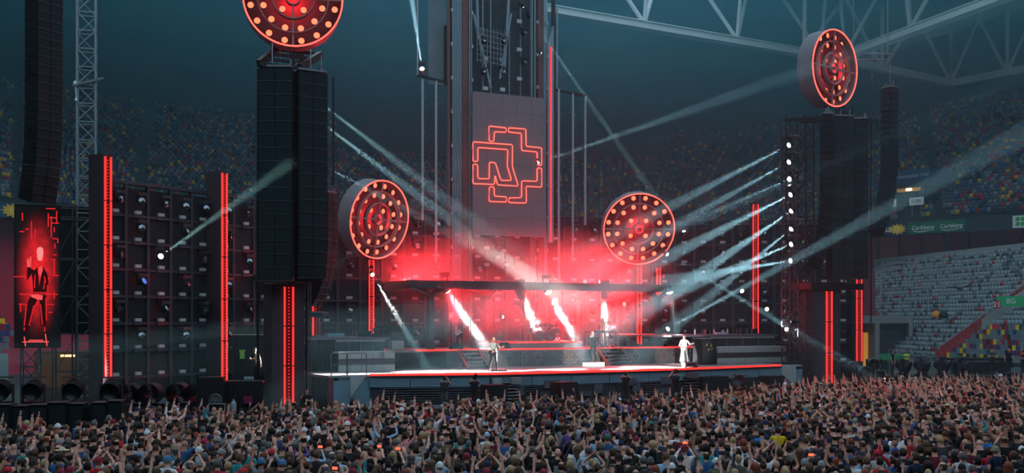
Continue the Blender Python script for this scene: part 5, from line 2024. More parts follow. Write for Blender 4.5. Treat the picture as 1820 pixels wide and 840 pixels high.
def make_person(label, P, rz, hair, haircol, shirt, arms=('down', 'down'), sleeves='short', female=False, scale=1.0, head_yaw=0.0, head_tilt=0.0, skin=None, prt=None, group='crowd', trousers=(.02, .022, .03), broad=1.0, name='person', geo=None, legs=None, hips=.95, lean=0.0, sub=1, hat=None, hatname=None, cache={}):
    key = (arms if all(isinstance(a, str) for a in arms) else None, sleeves, female, round(head_yaw, 1), round(head_tilt, 1), hips, lean, sub)
    if key[0] is not None and legs is None and key in cache:
        mb, info = cache[key]
    else:
        mb, info = body_geo(arms[0], arms[1], sub, female, legs, lean, head_yaw, head_tilt, sleeves, hips=hips)
        if legs is None and key[0] is not None:
            cache[key] = (mb, info)
    sk = skin or SKIN_A[0]
    pal = [sk, shirt, trousers, (.03, .03, .035), (.02, .015, .012), (.35, .10, .09), (.55, .58, .6)]
    verts, faces, regs, smo = mb.v, mb.f, mb.m, mb.sm
    if prt:
        pm = MB()
        pm.cur = 6
        y = -.135 if not female else -.12
        for (cx, cz, w, h) in prt:
            pm.box((cx, y, hips + .30 + cz), (w, .05, h))
        n = len(verts)
        verts = verts + pm.v
        faces = list(faces) + [tuple(i + n for i in f) for f in pm.f]
        regs = list(regs) + pm.m
        smo = list(smo) + pm.sm
    me = tint_mesh('person_body', verts, faces, regs, pal, PEOPLE, smo)
    o = put(name, me, None, P, (0, 0, rz))
    o.scale = (scale * broad, scale * broad, scale)
    tag(o, label, 'person', group)
    if hair:
        hm = HAIRT[hair]
        nm = hatname or ('hair' if hair not in ('cap', 'backcap', 'bucket', 'straw', 'beanie', 'bandana') else {'straw': 'hat', 'bucket': 'hat', 'backcap': 'cap'}.get(hair, hair))
        h = put(nm, tint_mesh(nm, hm.v, hm.f, [0] * len(hm.f), [haircol], HAIRM, hm.sm), o, info['head'], Euler((head_tilt, 0, head_yaw), 'XYZ'))
    return o, info


PRINTS = {'block print': [(0, .05, .22, .05), (0, -.02, .16, .03), (0, -.07, .18, .02)],
          'cross print': [(-.05, 0, .03, .16), (.05, 0, .03, .16), (0, .06, .13, .03), (0, -.06, .13, .03), (-.09, 0, .05, .03), (.09, 0, .05, .03)],
          'small shoulder line': [(0, .11, .18, .025)],
          'tour list print': [(0, .08 - .03 * k, .15 - .01 * (k % 3), .012) for k in range(7)],
          'square print': [(0, .0, .15, .13)]}

# ------------------------------------------------------------------ crowd layout
def crowd_far(px):
    """Distance of the front row for an image column."""
    pts = [(-60, 37.5), (120, 38.5), (205, 39.5), (225, 44), (300, 45.5), (370, 44.5), (480, 45.5), (540, 47), (700, 49), (860, 49.5), (1000, 51), (1120, 53), (1220, 55), (1330, 57.5), (1430, 64), (1600, 68.5), (1900, 70)]
    for (a, ya), (b, yb) in zip(pts, pts[1:]):
        if a <= px <= b:
            return ya + (yb - ya) * (px - a) / (b - a)
    return 40


cr = random.Random(11)
slots = []
Yr = 24.9
row = 0
while Yr < 70:
    wx = Yr * .475
    x = -wx + (row % 2) * .3
    while x < wx:
        px = CX + x / Yr * F_PX
        X, Y = x + cr.uniform(-.14, .14), Yr + cr.uniform(-.18, .18)
        if Y < crowd_far(px) + cr.uniform(-.3, .3) and cr.random() < .95:
            slots.append([X, Y])
        x += .63 + (Yr - 25) * .0022
    Yr += .80
    row += 1
slots.sort(key=lambda s: s[1])


def to_px(X, Y, z=1.68):
    return CX + X / Y * F_PX, HOR - (z - CAM_Z) / Y * F_PX


SPECIAL = [  # px, head y, label, hair, hair colour, shirt, arms, options
    (684, 762, 'man in a loose pale blue shirt with both arms thrown up', 'short', HC['black'], SC['light blue'], ('upfist', 'upopen'), dict(sleeves='long', broad=1.1)),
    (719, 772, 'man in a pink T-shirt with a red patch on the back and one arm raised', 'short', HC['dark brown'], SC['pink'], ('up', 'down'), dict(prt=[(0, -.02, .2, .2)], pc=SC['red'])),
    (1383, 762, 'person in a bright yellow T-shirt', 'short', HC['dark brown'], SC['yellow'], ('down', 'down'), dict(broad=1.15)),
    (440, 774, 'broad person with dark hair in a teal T-shirt', 'thick', HC['dark brown'], SC['teal'], ('down', 'down'), dict(broad=1.2)),
    (109, 800, 'man in a wide straw hat and dark green shirt', 'straw', HATC['straw'], SC['olive'], ('down', 'down'), {}),
    (362, 783, 'person with a magenta cap worn backwards', 'backcap', HATC['magenta'], SC['navy'], ('down', 'down'), {}),
    (376, 776, 'man in a bright blue shirt and dark cap looking back over the crowd', 'cap', HATC['navy'], SC['bright blue'], ('down', 'down'), dict(turn=2.8)),
    (1591, 783, 'dark-haired bearded man in a bright blue shirt facing back', 'short', HC['black'], SC['bright blue'], ('down', 'down'), dict(turn=2.6)),
    (1753, 776, 'bearded man in a blue shirt looking sideways near the straw hats', 'short', HC['black'], SC['bright blue'], ('down', 'down'), dict(turn=2.2)),
    (1213, 772, 'broad man in a plain white T-shirt', 'short', HC['black'], SC['white'], ('down', 'down'), dict(broad=1.3)),
    (1080, 776, 'large man in a mid-blue T-shirt with a dark beanie', 'beanie', HATC['green'], SC['blue'], ('down', 'down'), dict(broad=1.3)),
    (1105, 778, 'man in a sleeveless grey top with short brown hair', 'short', HC['brown'], SC['grey'], ('down', 'down'), dict(sleeves='none', broad=1.1)),
    (1173, 779, 'bald man in a pale blue vest top', None, None, SC['light blue'], ('down', 'down'), dict(sleeves='none', broad=1.15)),
    (1354, 766, 'shaven-headed man with wide shoulders in a vivid blue T-shirt', 'cropped', HC['brown'], SC['bright blue'], ('down', 'down'), dict(broad=1.25)),
    (463, 818, 'man in a light blue bucket hat making horns with one raised hand', 'bucket', HATC['blue'], SC['grey'], ('down', 'up'), {}),
    (698, 806, 'woman with long bright blond hair holding a phone overhead', 'long', HC['blond'], SC['black'], ('phone', 'phone'), dict(female=True, phone=True)),
    (1684, 720, 'person in a pale cowboy-style straw hat far out by the stage gear', 'straw', HATC['straw'], SC['black'], ('down', 'down'), {}),
    (1752, 722, 'person in a floppy straw hat beside another straw hat wearer', 'straw', HATC['khaki'], SC['faded black'], ('down', 'down'), {}),
    (1208, 744, 'person in a green shirt among dark ones below the drums', 'short', HC['black'], SC['green'], ('down', 'down'), {}),
    (1629, 760, 'person with dark hair in a bright red T-shirt', 'thick', HC['black'], SC['red'], ('down', 'down'), {}),
    (865, 772, 'person in a pale blue cap and white T-shirt with a small logo', 'cap', (.3, .5, .68), SC['white'], ('down', 'down'), {}),
    (1697, 738, 'person in an orange T-shirt behind a shaven head', 'short', HC['dark brown'], SC['orange'], ('down', 'down'), {}),
    (275, 760, 'smiling woman with light hair facing back toward the seats', 'long', HC['light brown'], SC['faded black'], ('head', 'down'), dict(female=True, turn=3.0)),
    (236, 772, 'person with a blue and white scarf-like top', 'short', HC['dark brown'], SC['light blue'], ('down', 'up'), {}),
]
used = set()
people_n = 0
PRT = {}


def facing(X, Y):
    return -math.atan2(7 - X, 74 - Y)


PHONES = []
phone_m = MB(); phone_m.box((0, 0, 0), (.15, .012, .078))
phone_s = MB(); phone_s.box((0, -.008, 0), (.138, .004, .068))
PHB = mat('phone_body', (.02, .02, .02), .4)
PHS = mat('phone_screen', (.2, .02, .02), .3, emit=(1.0, .16, .08), power=1.3)
PHM = (phone_m.mesh('phone', PHB), phone_s.mesh('screen', PHS))


def add_phone(P, rz, sc, info, label):
    M = Matrix.Translation(P) @ Matrix.Rotation(rz, 4, 'Z')
    q = M @ ((info['wR'] + info['wL']) / 2 * sc + Vector((0, .07, .13)))
    o = put('phone', PHM[0], None, q, (0, 0, rz))
    tag(o, label, 'phone', 'phones held up in the crowd')
    put('screen', PHM[1], o)


for (px, hy, label, hair, hc, shirt, arms, opt) in SPECIAL:
    Yt = 3.42 * F_PX / (hy - HOR)
    Xt = (px - CX) / F_PX * Yt
    j = min((k for k in range(len(slots)) if k not in used), key=lambda k: (slots[k][0] - Xt) ** 2 + (slots[k][1] - Yt) ** 2)
    used.add(j)
    opt = dict(opt)
    turn = opt.pop('turn', 0)
    ph = opt.pop('phone', None)
    pc = opt.pop('pc', None)
    rz = facing(Xt, Yt) + turn
    if (Xt - slots[j][0]) ** 2 + (Yt - slots[j][1]) ** 2 > .3:
        Xt, Yt = slots[j]
    o, info = make_person(label, (Xt, Yt, 0), rz, hair, hc, shirt, arms, skin=SKIN_A[j % 4], **opt)
    if pc:
        pass
    if ph:
        add_phone(Vector((Xt, Yt, 0)), rz, 1.0, info, 'glowing phone held up by the woman with long blond hair')
    people_n += 1

# describable combinations, every one different
HAIRS = [('short', c, 'short %s hair' % c) for c in ('black', 'dark brown', 'brown', 'light brown', 'grey', 'blond')] + \
        [('thick', c, 'thick %s hair' % c) for c in ('black', 'dark brown', 'brown')] + \
        [('cropped', c, 'cropped %s hair' % c) for c in ('dark brown', 'grey', 'brown')] + \
        [('balding', c, 'a bald crown and %s sides' % c) for c in ('brown', 'grey')] + \
        [('long', c, 'long %s hair' % c) for c in ('black', 'brown', 'blond')] + [('wavy', c, 'wavy %s hair' % c) for c in ('dark brown', 'red-brown', 'light brown')] + \
        [('ponytail', c, '%s ponytail' % c) for c in ('brown', 'blond')] + [('bun', 'brown', 'brown hair in a bun')] + [('mohawk', 'dark brown', 'narrow dark crest of hair')] + [(None, None, 'a bald head')] * 2
HATS = [('cap', c, '%s cap' % c) for c in ('black', 'navy', 'white', 'grey', 'maroon', 'blue')] + [('backcap', c, '%s cap worn backwards' % c) for c in ('black', 'red')] + [('bucket', 'khaki', 'khaki bucket hat'), ('beanie', 'black', 'black beanie'), ('bandana', 'maroon', 'maroon bandana'), ('bandana', 'black', 'black bandana')]
SHIRTS = [(c, None, '%s T-shirt' % c) for c in ('black', 'faded black', 'charcoal', 'navy', 'black', 'black')] + [('black', p, 'black T-shirt with %s' % p) for p in PRINTS] + \
         [(c, None, '%s T-shirt' % c) for c in ('grey', 'white', 'maroon', 'olive', 'blue', 'teal', 'pale grey', 'red', 'light blue')]
ARMSETS = [(('down', 'down'), 'arms down')] * 24 + [(('fold', 'fold'), 'arms folded')] * 2 + [(('up', 'down'), 'one hand making horns'), (('down', 'up'), 'left hand making horns'), (('upfist', 'down'), 'a raised fist'),
          (('upopen', 'upopen'), 'both hands high'), (('clap', 'clap'), 'hands clapping overhead'), (('down', 'uppoint'), 'one finger pointing up'), (('phone', 'phone'), 'phone held up')]
SLV = [('short', ''), ('short', ''), ('none', 'sleeveless '), ('long', 'long-sleeved ')]
seen = set()
low_slots = []
for j, (X, Y) in enumerate(slots):
    if j in used:
        continue
    px, py = to_px(X, Y)
    if people_n < 300 and -12 < px < 1832:
        for _ in range(400):
            hat = cr.random() < .22
            hair, hcn, hn = cr.choice(HATS if hat else HAIRS)
            scn, pr, sn = cr.choice(SHIRTS)
            arms, an = cr.choice(ARMSETS)
            slv, slw = cr.choice(SLV)
            if slv != 'short':
                if pr:
                    slv, slw = 'short', ''
                else:
                    sn2 = sn.replace('T-shirt', 'top')
                    sn = slw + sn2
            k = (hn, sn, an)
            if k not in seen:
                break
        seen.add(k)
        fem = hair in ('long', 'wavy', 'ponytail', 'bun')
        who = 'woman' if fem else ('man' if hair in ('balding', None, 'cropped', 'short') and not hat else 'person')
        w_ = 'wearing' if hat else 'with'
        label = '%s %s %s, %s, %s' % (who, w_, ('a ' + hn) if hat or hn.endswith(('ponytail', 'hair')) and hn.split()[-1] == 'ponytail' or hn.startswith('narrow') else hn, sn, an)
        ws = label.split()
        if len(ws) > 16:
            label = label.replace(', arms down', '').replace(' worn backwards', ' backwards').replace('small shoulder line', 'shoulder print').replace(' with the ', ' ').replace('both hands high', 'hands high').replace('one hand making horns', 'making horns').replace('left hand making horns', 'horns with left hand')
            label = ' '.join(label.split()[:16])
        rz = facing(X, Y) + cr.uniform(-.3, .3)
        hy = cr.choice([0, 0, 0, .3, -.3, .6, -.5, .2, -.2, -.8])
        sc_k = cr.uniform(.94, 1.06) * (.95 if fem else 1)
        o, info = make_person(label, (X, Y, 0), rz, hair, (HATC if hat else HC)[hcn] if hair else None, SC[scn], arms, slv, fem, sc_k, hy, 0.0, SKIN_A[cr.choice([0, 0, 1, 1, 2, 3, 3, 4])], PRINTS[pr] if pr else None, broad=cr.uniform(.95, 1.18),
                              trousers=cr.choice([(.02, .022, .03), (.04, .06, .12), (.1, .1, .09)]))
        if an == 'phone held up':
            add_phone(Vector((X, Y, 0)), rz, sc_k, info, ' '.join(('phone of the ' + label.replace(', phone held up', '')).split()[:16]))
        people_n += 1
    else:
        low_slots.append((X, Y))

# the rest of the crowd, one object
LOWT = []
for arms, wgt in ((('down', 'down'), 12), (('fold', 'fold'), 3), (('up', 'down'), 2), (('down', 'up'), 2), (('upopen', 'upopen'), .6), (('upfist', 'down'), 1), (('clap', 'clap'), .1), (('uppoint', 'down'), 1), (('phone', 'phone'), 1)):
    for hair in ('short', 'thick', 'balding', 'long', 'cap', None, 'cropped'):
        for fem in ((False, True) if hair == 'long' else (False,)):
            mb, info = body_geo(arms[0], arms[1], 0, fem, detail=0, hands=False, sleeves=cr.choice(['short', 'short', 'long', 'none']))
            up = arms != ('down', 'down') and arms != ('fold', 'fold')
            for nm in ('R', 'L'):
                w, e = info['w' + nm], info['e' + nm]
                if w.z > 1.5:
                    d = (w - e).normalized()
                    mb.path([w, w + d * .06, w + d * .10], [.022, .034, .016], 4)
                    x, y, _ = basis(d)
                    mb.path([w + d * .09 + x * .025, w + d * .17 + x * .035], [.011, .007], 3)
                    if arms[0] in ('upopen', 'clap') or hair in ('cap', 'long'):
                        mb.path([w + d * .09 - x * .02, w + d * .17 - x * .03], [.011, .007], 3)
                        mb.path([w + d * .09, w + d * .18], [.011, .007], 3)
            n0 = len(mb.f)
            if hair:
                t_ = MB()
                if hair == 'short':
                    shell(t_, short_keep, (1.09, 1.1, 1.08), 9, 6, .03)
                elif hair == 'thick':
                    shell(t_, short_keep, (1.16, 1.15, 1.15), 9, 6, .06)
                elif hair == 'cropped':
                    shell(t_, short_keep, (1.05, 1.05, 1.05), 9, 6)
                elif hair == 'balding':
                    shell(t_, lambda x, y, z: short_keep(x, y, z) and z < .6, (1.1, 1.1, 1.05), 9, 6)
                elif hair == 'long':
                    shell(t_, lambda x, y, z: z > (.4 if y > .4 else -.95) and not (y > .3 and z < .4), (1.22, 1.2, 1.14), 9, 6)
                    t_.path([(0, -.07, -.06), (0, -.09, -.2), (0, -.09, -.32)], [.09, .085, .05], 6)
                elif hair == 'cap':
                    shell(t_, lambda x, y, z: z > .05, (1.15, 1.15, 1.12), 9, 6)
                    t_.prism([(-.06, .08), (.06, .08), (.05, .16), (-.05, .16)], (0, 0, .02), (1, 0, 0), (0, 1, 0), (0, 0, 1), .01)
                t_.v = [(x + info['head'].x, y + info['head'].y, z + info['head'].z) for x, y, z in t_.v]
                t_.m = [7] * len(t_.f)
                mb._add(t_.v, t_.f)
                mb.m[n0:] = [7] * (len(mb.f) - n0)
            # drop legs below the knee detail? keep whole figure
            tri = []
            rg_ = []
            for f, r_ in zip(mb.f, mb.m):
                for i in range(1, len(f) - 1):
                    tri.append((f[0], f[i], f[i + 1]))
                    rg_.append(r_)
            LOWT.append((np.array(mb.v, np.float32), np.array(tri, np.int32), np.array(rg_), wgt * {'short': 5, 'thick': 3, 'balding': 1.5, 'long': 2, 'cap': 2, None: 1.2, 'cropped': 2.5}[hair], hair, up))
VV, FF, CC_ = [], [], []
nvt = 0
shirts_w = ['black'] * 16 + ['faded black'] * 8 + ['charcoal'] * 4 + ['navy'] * 4 + ['grey', 'pale grey', 'white', 'white', 'blue', 'teal', 'maroon', 'maroon', 'olive', 'light blue', 'red', 'purple']
base_w = [t[3] for t in LOWT]
for (X, Y) in low_slots:
    px, py = to_px(X, Y)
    fr_ = (Y - 28) / 40
    upf = .28 + 1.2 * max(0, fr_) + (1.2 if px > 1250 and Y > 48 else 0) + (1.3 if Y > crowd_far(px) - 1.5 else 0)
    ws = [w * (upf if t[5] else 1) for w, t in zip(base_w, LOWT)]
    t = cr.choices(LOWT, ws)[0]
    rz = facing(X, Y) + cr.uniform(-.35, .35)
    s_ = cr.uniform(.92, 1.06)
    b_ = s_ * cr.uniform(.95, 1.15)
    ca, sa = math.cos(rz), math.sin(rz)
    v = t[0]
    V = np.empty_like(v)
    V[:, 0] = X + (v[:, 0] * ca - v[:, 1] * sa) * b_
    V[:, 1] = Y + (v[:, 0] * sa + v[:, 1] * ca) * b_
    V[:, 2] = v[:, 2] * s_
    sk = SKIN_A[cr.choice([0, 0, 1, 1, 2, 3, 3, 4])]
    h = HATC[cr.choice(['black', 'navy', 'white', 'maroon', 'grey', 'black', 'black', 'navy'])] if t[4] == 'cap' else HC[cr.choice(['black', 'dark brown', 'dark brown', 'brown', 'brown', 'brown', 'light brown', 'blond', 'grey', 'grey', 'red-brown', 'dark brown', 'black'])]
    pal = np.array([sk, SC[cr.choice(shirts_w)], (.02, .022, .03), (.02, .02, .02), (.02, .02, .02), (.3, .1, .1), (0, 0, 0), h], np.float32)
    VV.append(V); FF.append(t[1] + nvt); CC_.append(pal[t[2]])
    nvt += len(v)
V, Fa, Cc = np.concatenate(VV), np.concatenate(FF), np.concatenate(CC_)
me = bpy.data.meshes.new('crowd')
me.vertices.add(len(V)); me.vertices.foreach_set('co', V.reshape(-1))
me.loops.add(Fa.size); me.loops.foreach_set('vertex_index', Fa.reshape(-1))
me.polygons.add(len(Fa)); me.polygons.foreach_set('loop_start', np.arange(len(Fa)) * 3)
me.update(calc_edges=True)
me.polygons.foreach_set('use_smooth', np.ones(len(Fa), bool))
at = me.attributes.new('tint', 'FLOAT_COLOR', 'FACE')
cc = np.ones((len(Fa), 4), np.float32); cc[:, :3] = Cc
at.data.foreach_set('color', cc.reshape(-1))
me.materials.append(PEOPLE)
tag(put('crowd', me), 'dense standing crowd in dark clothes stretching to the stage, many arms raised', 'crowd', kind='stuff')
print('CROWD', len(low_slots), 'tris', len(Fa), 'people', people_n)
# ================================================================== performers
GUIT_R = ((.29, -.02, 1.13), (.09, .21, 1.05), (0, -1, 0), 'relaxed')
GUIT_L = ((.33, .10, 1.18), (.43, .28, 1.24), (1, -.4, .4), 'grip')
MIC_R = ((.25, .12, 1.30), (.05, .22, 1.52), (-.8, -.2, 0), 'grip')
MIC_L = ((.24, .14, 1.28), (.02, .23, 1.46), (-.8, -.2, 0), 'grip')
STRIDE = (((.16, .04, .50), (.20, .0, .09), (.26, .13, .035)), ((.14, .10, .50), (.17, .10, .09), (.20, .24, .035)))


def px_on(px, t, z):
    Y = ST.Y(px, t)
    return Vector(((px - CX) / F_PX * Y, Y, z))


def t_for(px, py, z):
    """distance at which a point of height z shows at this row"""
    Y = (CAM_Z - z) * F_PX / (py - HOR)
    return Vector(((px - CX) / F_PX * Y, Y, z))


def extra(o, name, mb, col, rough=.6):
    return put(name, tint_mesh(name, mb.v, mb.f, [0] * len(mb.f), [col], PEOPLE, mb.sm), o)


def guitar(P, rz, label, color, neckcol=(.12, .06, .03), flip=1, long_=1.0, z=1.05):
    g_ = thing('electric_guitar', label, 'guitar', P, rz)
    ax = Vector((-.86 * flip, .10, .42)).normalized()
    n = Vector((0, 1, 0))
    up_ = n.cross(ax).normalized()
    o = Vector((.06 * flip, .155, z))
    m = MB()
    poly = [(-.22, -.10), (-.14, -.17), (-.02, -.15), (.06, -.11), (.20, -.17), (.17, -.06), (.12, 0), (.20, .10), (.10, .11), (.02, .10), (-.12, .15), (-.21, .09)]
    m.prism(poly, o, ax, up_, n, .045)
    m.build('body', mat('guitar_' + color[0], color[1], .25, coat=.5), g_)
    m = MB(); m.beam(o + ax * .12 + n * .05, o + ax * .12 + ax * .52 * long_ + n * .05, .05, .025, n); m.build('neck', mat('guitar_neck', neckcol, .4), g_)
    m = MB(); m.prism([(0, -.04), (.16, -.05), (.19, .0), (.12, .05), (0, .035)], o + ax * (.63 + .52 * (long_ - 1)) + n * .04, ax, up_, n, .02); m.build('headstock', mat('guitar_' + color[0], color[1]), g_)
    m = MB(); m.box(o + ax * -.04 + n * .05, (.06, .02, .08)); m.box(o + ax * .05 + n * .05, (.05, .02, .08)); m.build('pickup', GREYM, g_)
    m = MB()
    for k in (-.012, 0, .012):
        m.beam(o + ax * -.1 + n * .068 + up_ * k, o + ax * .62 + n * .068 + up_ * k, .003)
    m.build('string', STEEL, g_)['kind'] = 'stuff'
    m = MB(); m.path([o + ax * -.2, Vector((.2 * flip, -.14, z + .1)), Vector((.02, -.15, z + .32)), Vector((-.14 * flip, -.06, z + .46)), Vector((-.15 * flip, .12, z + .36)), o + ax * .2 + up_ * .1], .018, 4); m.build('strap', CLOTH, g_)
    return g_


def mic_stand(P, label, h=1.55):
    t_ = thing('microphone_stand', label, 'microphone stand', P)
    m = MB(); m.lathe([(.14, 0), (.14, .02), (0, .03)], 14); m.build('base', BLACKM, t_)
    m = MB(); m.tube((0, 0, .02), (0, 0, h), .012, 6); m.build('pole', BLACKM, t_)
    m = MB(); m.tube((0, .0, h), (0, .10, h + .05), .016, 8, .012); m.lathe([(0, 0), (.028, .015), (.028, .04), (0, .06)], 8, (0, .1, h + .05), (0, 1, .5)); m.build('microphone', BLACKM, t_)
    return t_


# guitarist in the grey shirt
P = t_for(877, 659, DECK)
o, info = make_person('guitarist in a pale grey shirt and black trousers at the stage edge', P, math.pi + .15, 'cropped', HC['blond'], (.42, .46, .42), (GUIT_R, GUIT_L), 'short', legs=STRIDE, trousers=(.012, .012, .014), group=None, scale=1.06, sub=2, head_tilt=-.1, skin=SKIN_A[1])
guitar(P, math.pi + .15, 'dark electric guitar held by the guitarist in the grey shirt', ('black', (.02, .02, .025)))
mic_stand(P + Vector((.22, -.35, 0)), 'thin microphone stand in front of the guitarist in the grey shirt')
m = MB(); m.bb(-.45, .45, -.15, .15, 0, .05)
for k in range(5):
    m.box((-.34 + .17 * k, 0, .07), (.1, .16, .04))
tag(m.build('pedal_board', BLACKM, None, P + Vector((.3, -.15, 0)), (0, 0, .3)), 'black pedal board at the feet of the guitarist in the grey shirt', 'pedal board')

# singer on the glowing box
P = t_for(1055, 651, DECK)
bx = thing('light_box', 'white glowing box on which the singer stands', 'platform', P, ST.a)
ICE = mat('glowing_box', (.8, .8, .8), .3, emit=(1, .92, .9), power=1.1)
for k in range(5):
    m = MB(); m.bb(-.6 + k * .24 + .01, -.6 + (k + 1) * .24 - .01, -.3, .3, .02, .24); m.build('lit_panel', ICE, bx)
m = MB(); m.bb(-.62, .62, -.32, .32, .24, .27); m.build('lid', mat('clear_lid', (.6, .6, .62), .2), bx)
m = MB(); m.bb(-.62, .62, -.32, .32, 0, .02); m.build('bottom_plate', GREYM, bx)
SP = P + Vector((0, .05, .27))
BENT = (((.12, .16, .52), (.13, .0, .09), (.15, .13, .035)), ((.12, .12, .50), (.14, -.02, .09), (.16, .11, .035)))
o, info = make_person('singer with pale bleached hair in a black studded jacket, both hands at the microphone', SP, math.pi - .5, 'short', (.7, .66, .58), (.03, .025, .022), (MIC_R, MIC_L), 'long', legs=BENT, trousers=(.012, .012, .014), group=None, scale=1.06, sub=2, head_yaw=.1, lean=.14, skin=(.7, .5, .42))
m = MB()
for k in range(12):
    a = 2 * math.pi * k / 12
    m.box((math.cos(a) * .15, math.sin(a) * .12, 1.27 + .05 * (k % 3)), (.02, .02, .03))
extra(o, 'gold_stud', m, (.55, .38, .12))
mc = thing('microphone', 'hand microphone held at the singer\'s mouth', 'microphone', SP, math.pi - .5)
m = MB(); m.tube((0.03, .26, 1.44), (0.0, .23, 1.60), .014, 8, .018); m.build('handle', BLACKM, mc)
m = MB(); m.lathe([(0, 0), (.026, .015), (.028, .035), (0, .06)], 10, (0, .228, 1.60), (0, -.15, 1)); m.build('grille', STEEL, mc)

# guitarist in the long white coat
P = t_for(1216, 647, DECK)
o, info = make_person('guitarist with black hair in a long white coat', P, math.pi + .1, 'thick', HC['black'], (.80, .78, .74), (GUIT_R, GUIT_L), 'long', legs=STRIDE, trousers=(.6, .58, .55), group=None, scale=1.06, sub=2, head_yaw=-.3, head_tilt=.2, skin=SKIN_A[3])
m = MB(); m.smooth = True
m.lathe([(.155, 1.02), (.17, .9), (.20, .65), (.26, .35), (.30, .18)], 18, (0, 0, 0), (0, 0, 1), a0=math.pi / 2 + .35, a1=math.pi / 2 - .35 + 2 * math.pi)
m.lathe([(.29, .18), (.25, .35), (.19, .65), (.16, .9), (.145, 1.02)], 18, (0, 0, 0), (0, 0, 1), a0=math.pi / 2 + .35, a1=math.pi / 2 - .35 + 2 * math.pi)
extra(o, 'coat_skirt', m, (.80, .78, .74))
guitar(P, math.pi + .1, 'pale electric guitar held by the guitarist in white', ('grey', (.3, .3, .3)), (.5, .45, .35), long_=1.25)
mic_stand(P + Vector((.34, -.25, 0)), 'microphone stand with a red tip beside the guitarist in white')
st_ = thing('pedal_case', 'grey metal case on the deck in front of the guitarist in white', 'case', t_for(1226, 653, DECK), ST.a)
m = MB(); m.bb(-.45, .45, -.2, .2, .08, .32); m.build('body', GREYM, st_)
for x in (-.4, .4):
    m = MB(); m.bb(x - .04, x + .04, -.18, .18, 0, .34); m.build('frame_leg', DARKG, st_)
m = MB(); m.bb(-.3, .3, -.215, -.2, .14, .26); m.build('front_grille', BLACKM, st_)

# bass player on the riser
P = px_on(818, 8.0, RISER)
o, info = make_person('bass player in a brown vest standing on the riser under the canopy', P, math.pi - .2, 'long', HC['light brown'], (.16, .10, .08), (GUIT_R, GUIT_L), 'none', legs=STRIDE, trousers=(.03, .025, .025), group=None, scale=1.06, sub=2)
guitar(P, math.pi - .2, 'white bass guitar held by the player under the canopy', ('white', (.7, .68, .65)), (.6, .55, .5), long_=1.35)
# keyboard player
P = px_on(1072, 8.6, RISER)
KEYARM = ((.28, .08, 1.16), (.20, .30, 1.06), (0, 0, -1), 'open')
o, info = make_person('keyboard player in a shiny gold suit behind the desk', P + Vector((0, 0, .12)), math.pi, 'short', HC['dark brown'], (.75, .55, .32), (MIC_R, KEYARM), 'long', trousers=(.75, .55, .32), group=None, scale=1.06, sub=2)
m = MB(); m.bb(-.6, .6, -.4, .4, 0, .12)
tag(m.build('step_platform', DARKG, None, P, (0, 0, ST.a)), 'low dark step under the keyboard player', 'platform')
kd = thing('keyboard_desk', 'open framed keyboard desk in front of the player in gold', 'desk', px_on(1074, 7.4, RISER), ST.a)
for x in (-1.05, -.35, .35, 1.05):
    m = MB(); m.bb(x - .03, x + .03, -.03, .03, 0, 1.0); m.bb(x - .03, x + .03, .42, .48, 0, 1.0); m.build('leg', GREYM, kd)
m = MB(); m.bb(-1.1, 1.1, -.06, .5, .97, 1.02); m.build('top', DARKG, kd)
m = MB(); m.bb(-.6, .5, .0, .35, 1.02, 1.1); m.build('keyboard', BLACK, kd)
m = MB()
for k in range(22):
    m.bb(-.56 + k * .047, -.52 + k * .047, -.01, .14, 1.1, 1.115)
m.build('keys', mat('ivory', (.7, .7, .66), .4), kd)['kind'] = 'stuff'
for x in (-.7, .7):
    m = MB(); m.beam((x - .3, -.03, .05), (x + .3, -.03, .95), .03); m.beam((x + .3, -.03, .05), (x - .3, -.03, .95), .03); m.build('cross_brace', GREYM, kd)

# drummer and kit
DZ = RISER + .42
P = px_on(957, 10.6, DZ)
SIT = (((.22, .42, .52), (.24, .38, .12), (.26, .50, .05)), ((.22, .42, .52), (.24, .38, .12), (.26, .50, .05)))
DR_R = ((.33, .14, 1.22), (.24, .38, 1.38), (0, 0, -1), 'grip')
DR_L = ((.33, .14, 1.16), (.20, .38, 1.16), (0, 0, -1), 'grip')
o, info = make_person('drummer in a pale shirt seated behind the drum kit', P, math.pi, 'short', HC['dark brown'], (.6, .56, .52), (DR_R, DR_L), 'none', legs=SIT, hips=.66, group=None, scale=1.06, sub=2)
stl = thing('drum_stool', 'round stool under the drummer', 'stool', P)
m = MB(); m.lathe([(0, .46), (.17, .46), (.18, .52), (.16, .56), (0, .56)], 16); m.build('seat', CLOTH, stl)
for k in range(3):
    a = k * 2.1
    m = MB(); m.tube((0, 0, .46), (.2 * math.cos(a), .2 * math.sin(a), 0), .015, 6); m.build('leg', STEEL, stl)
kit = thing('drum_kit', 'silver drum kit with two large bass drums under the white lamp beam', 'drum kit', px_on(966, 9.4, DZ), ST.a)
SHELL = mat('drum_shell', (.42, .42, .44), .25, .7)
SKINM = mat('drum_head', (.10, .07, .07), .5)
RIMS = mat('chrome', (.6, .6, .62), .18, 1.0)


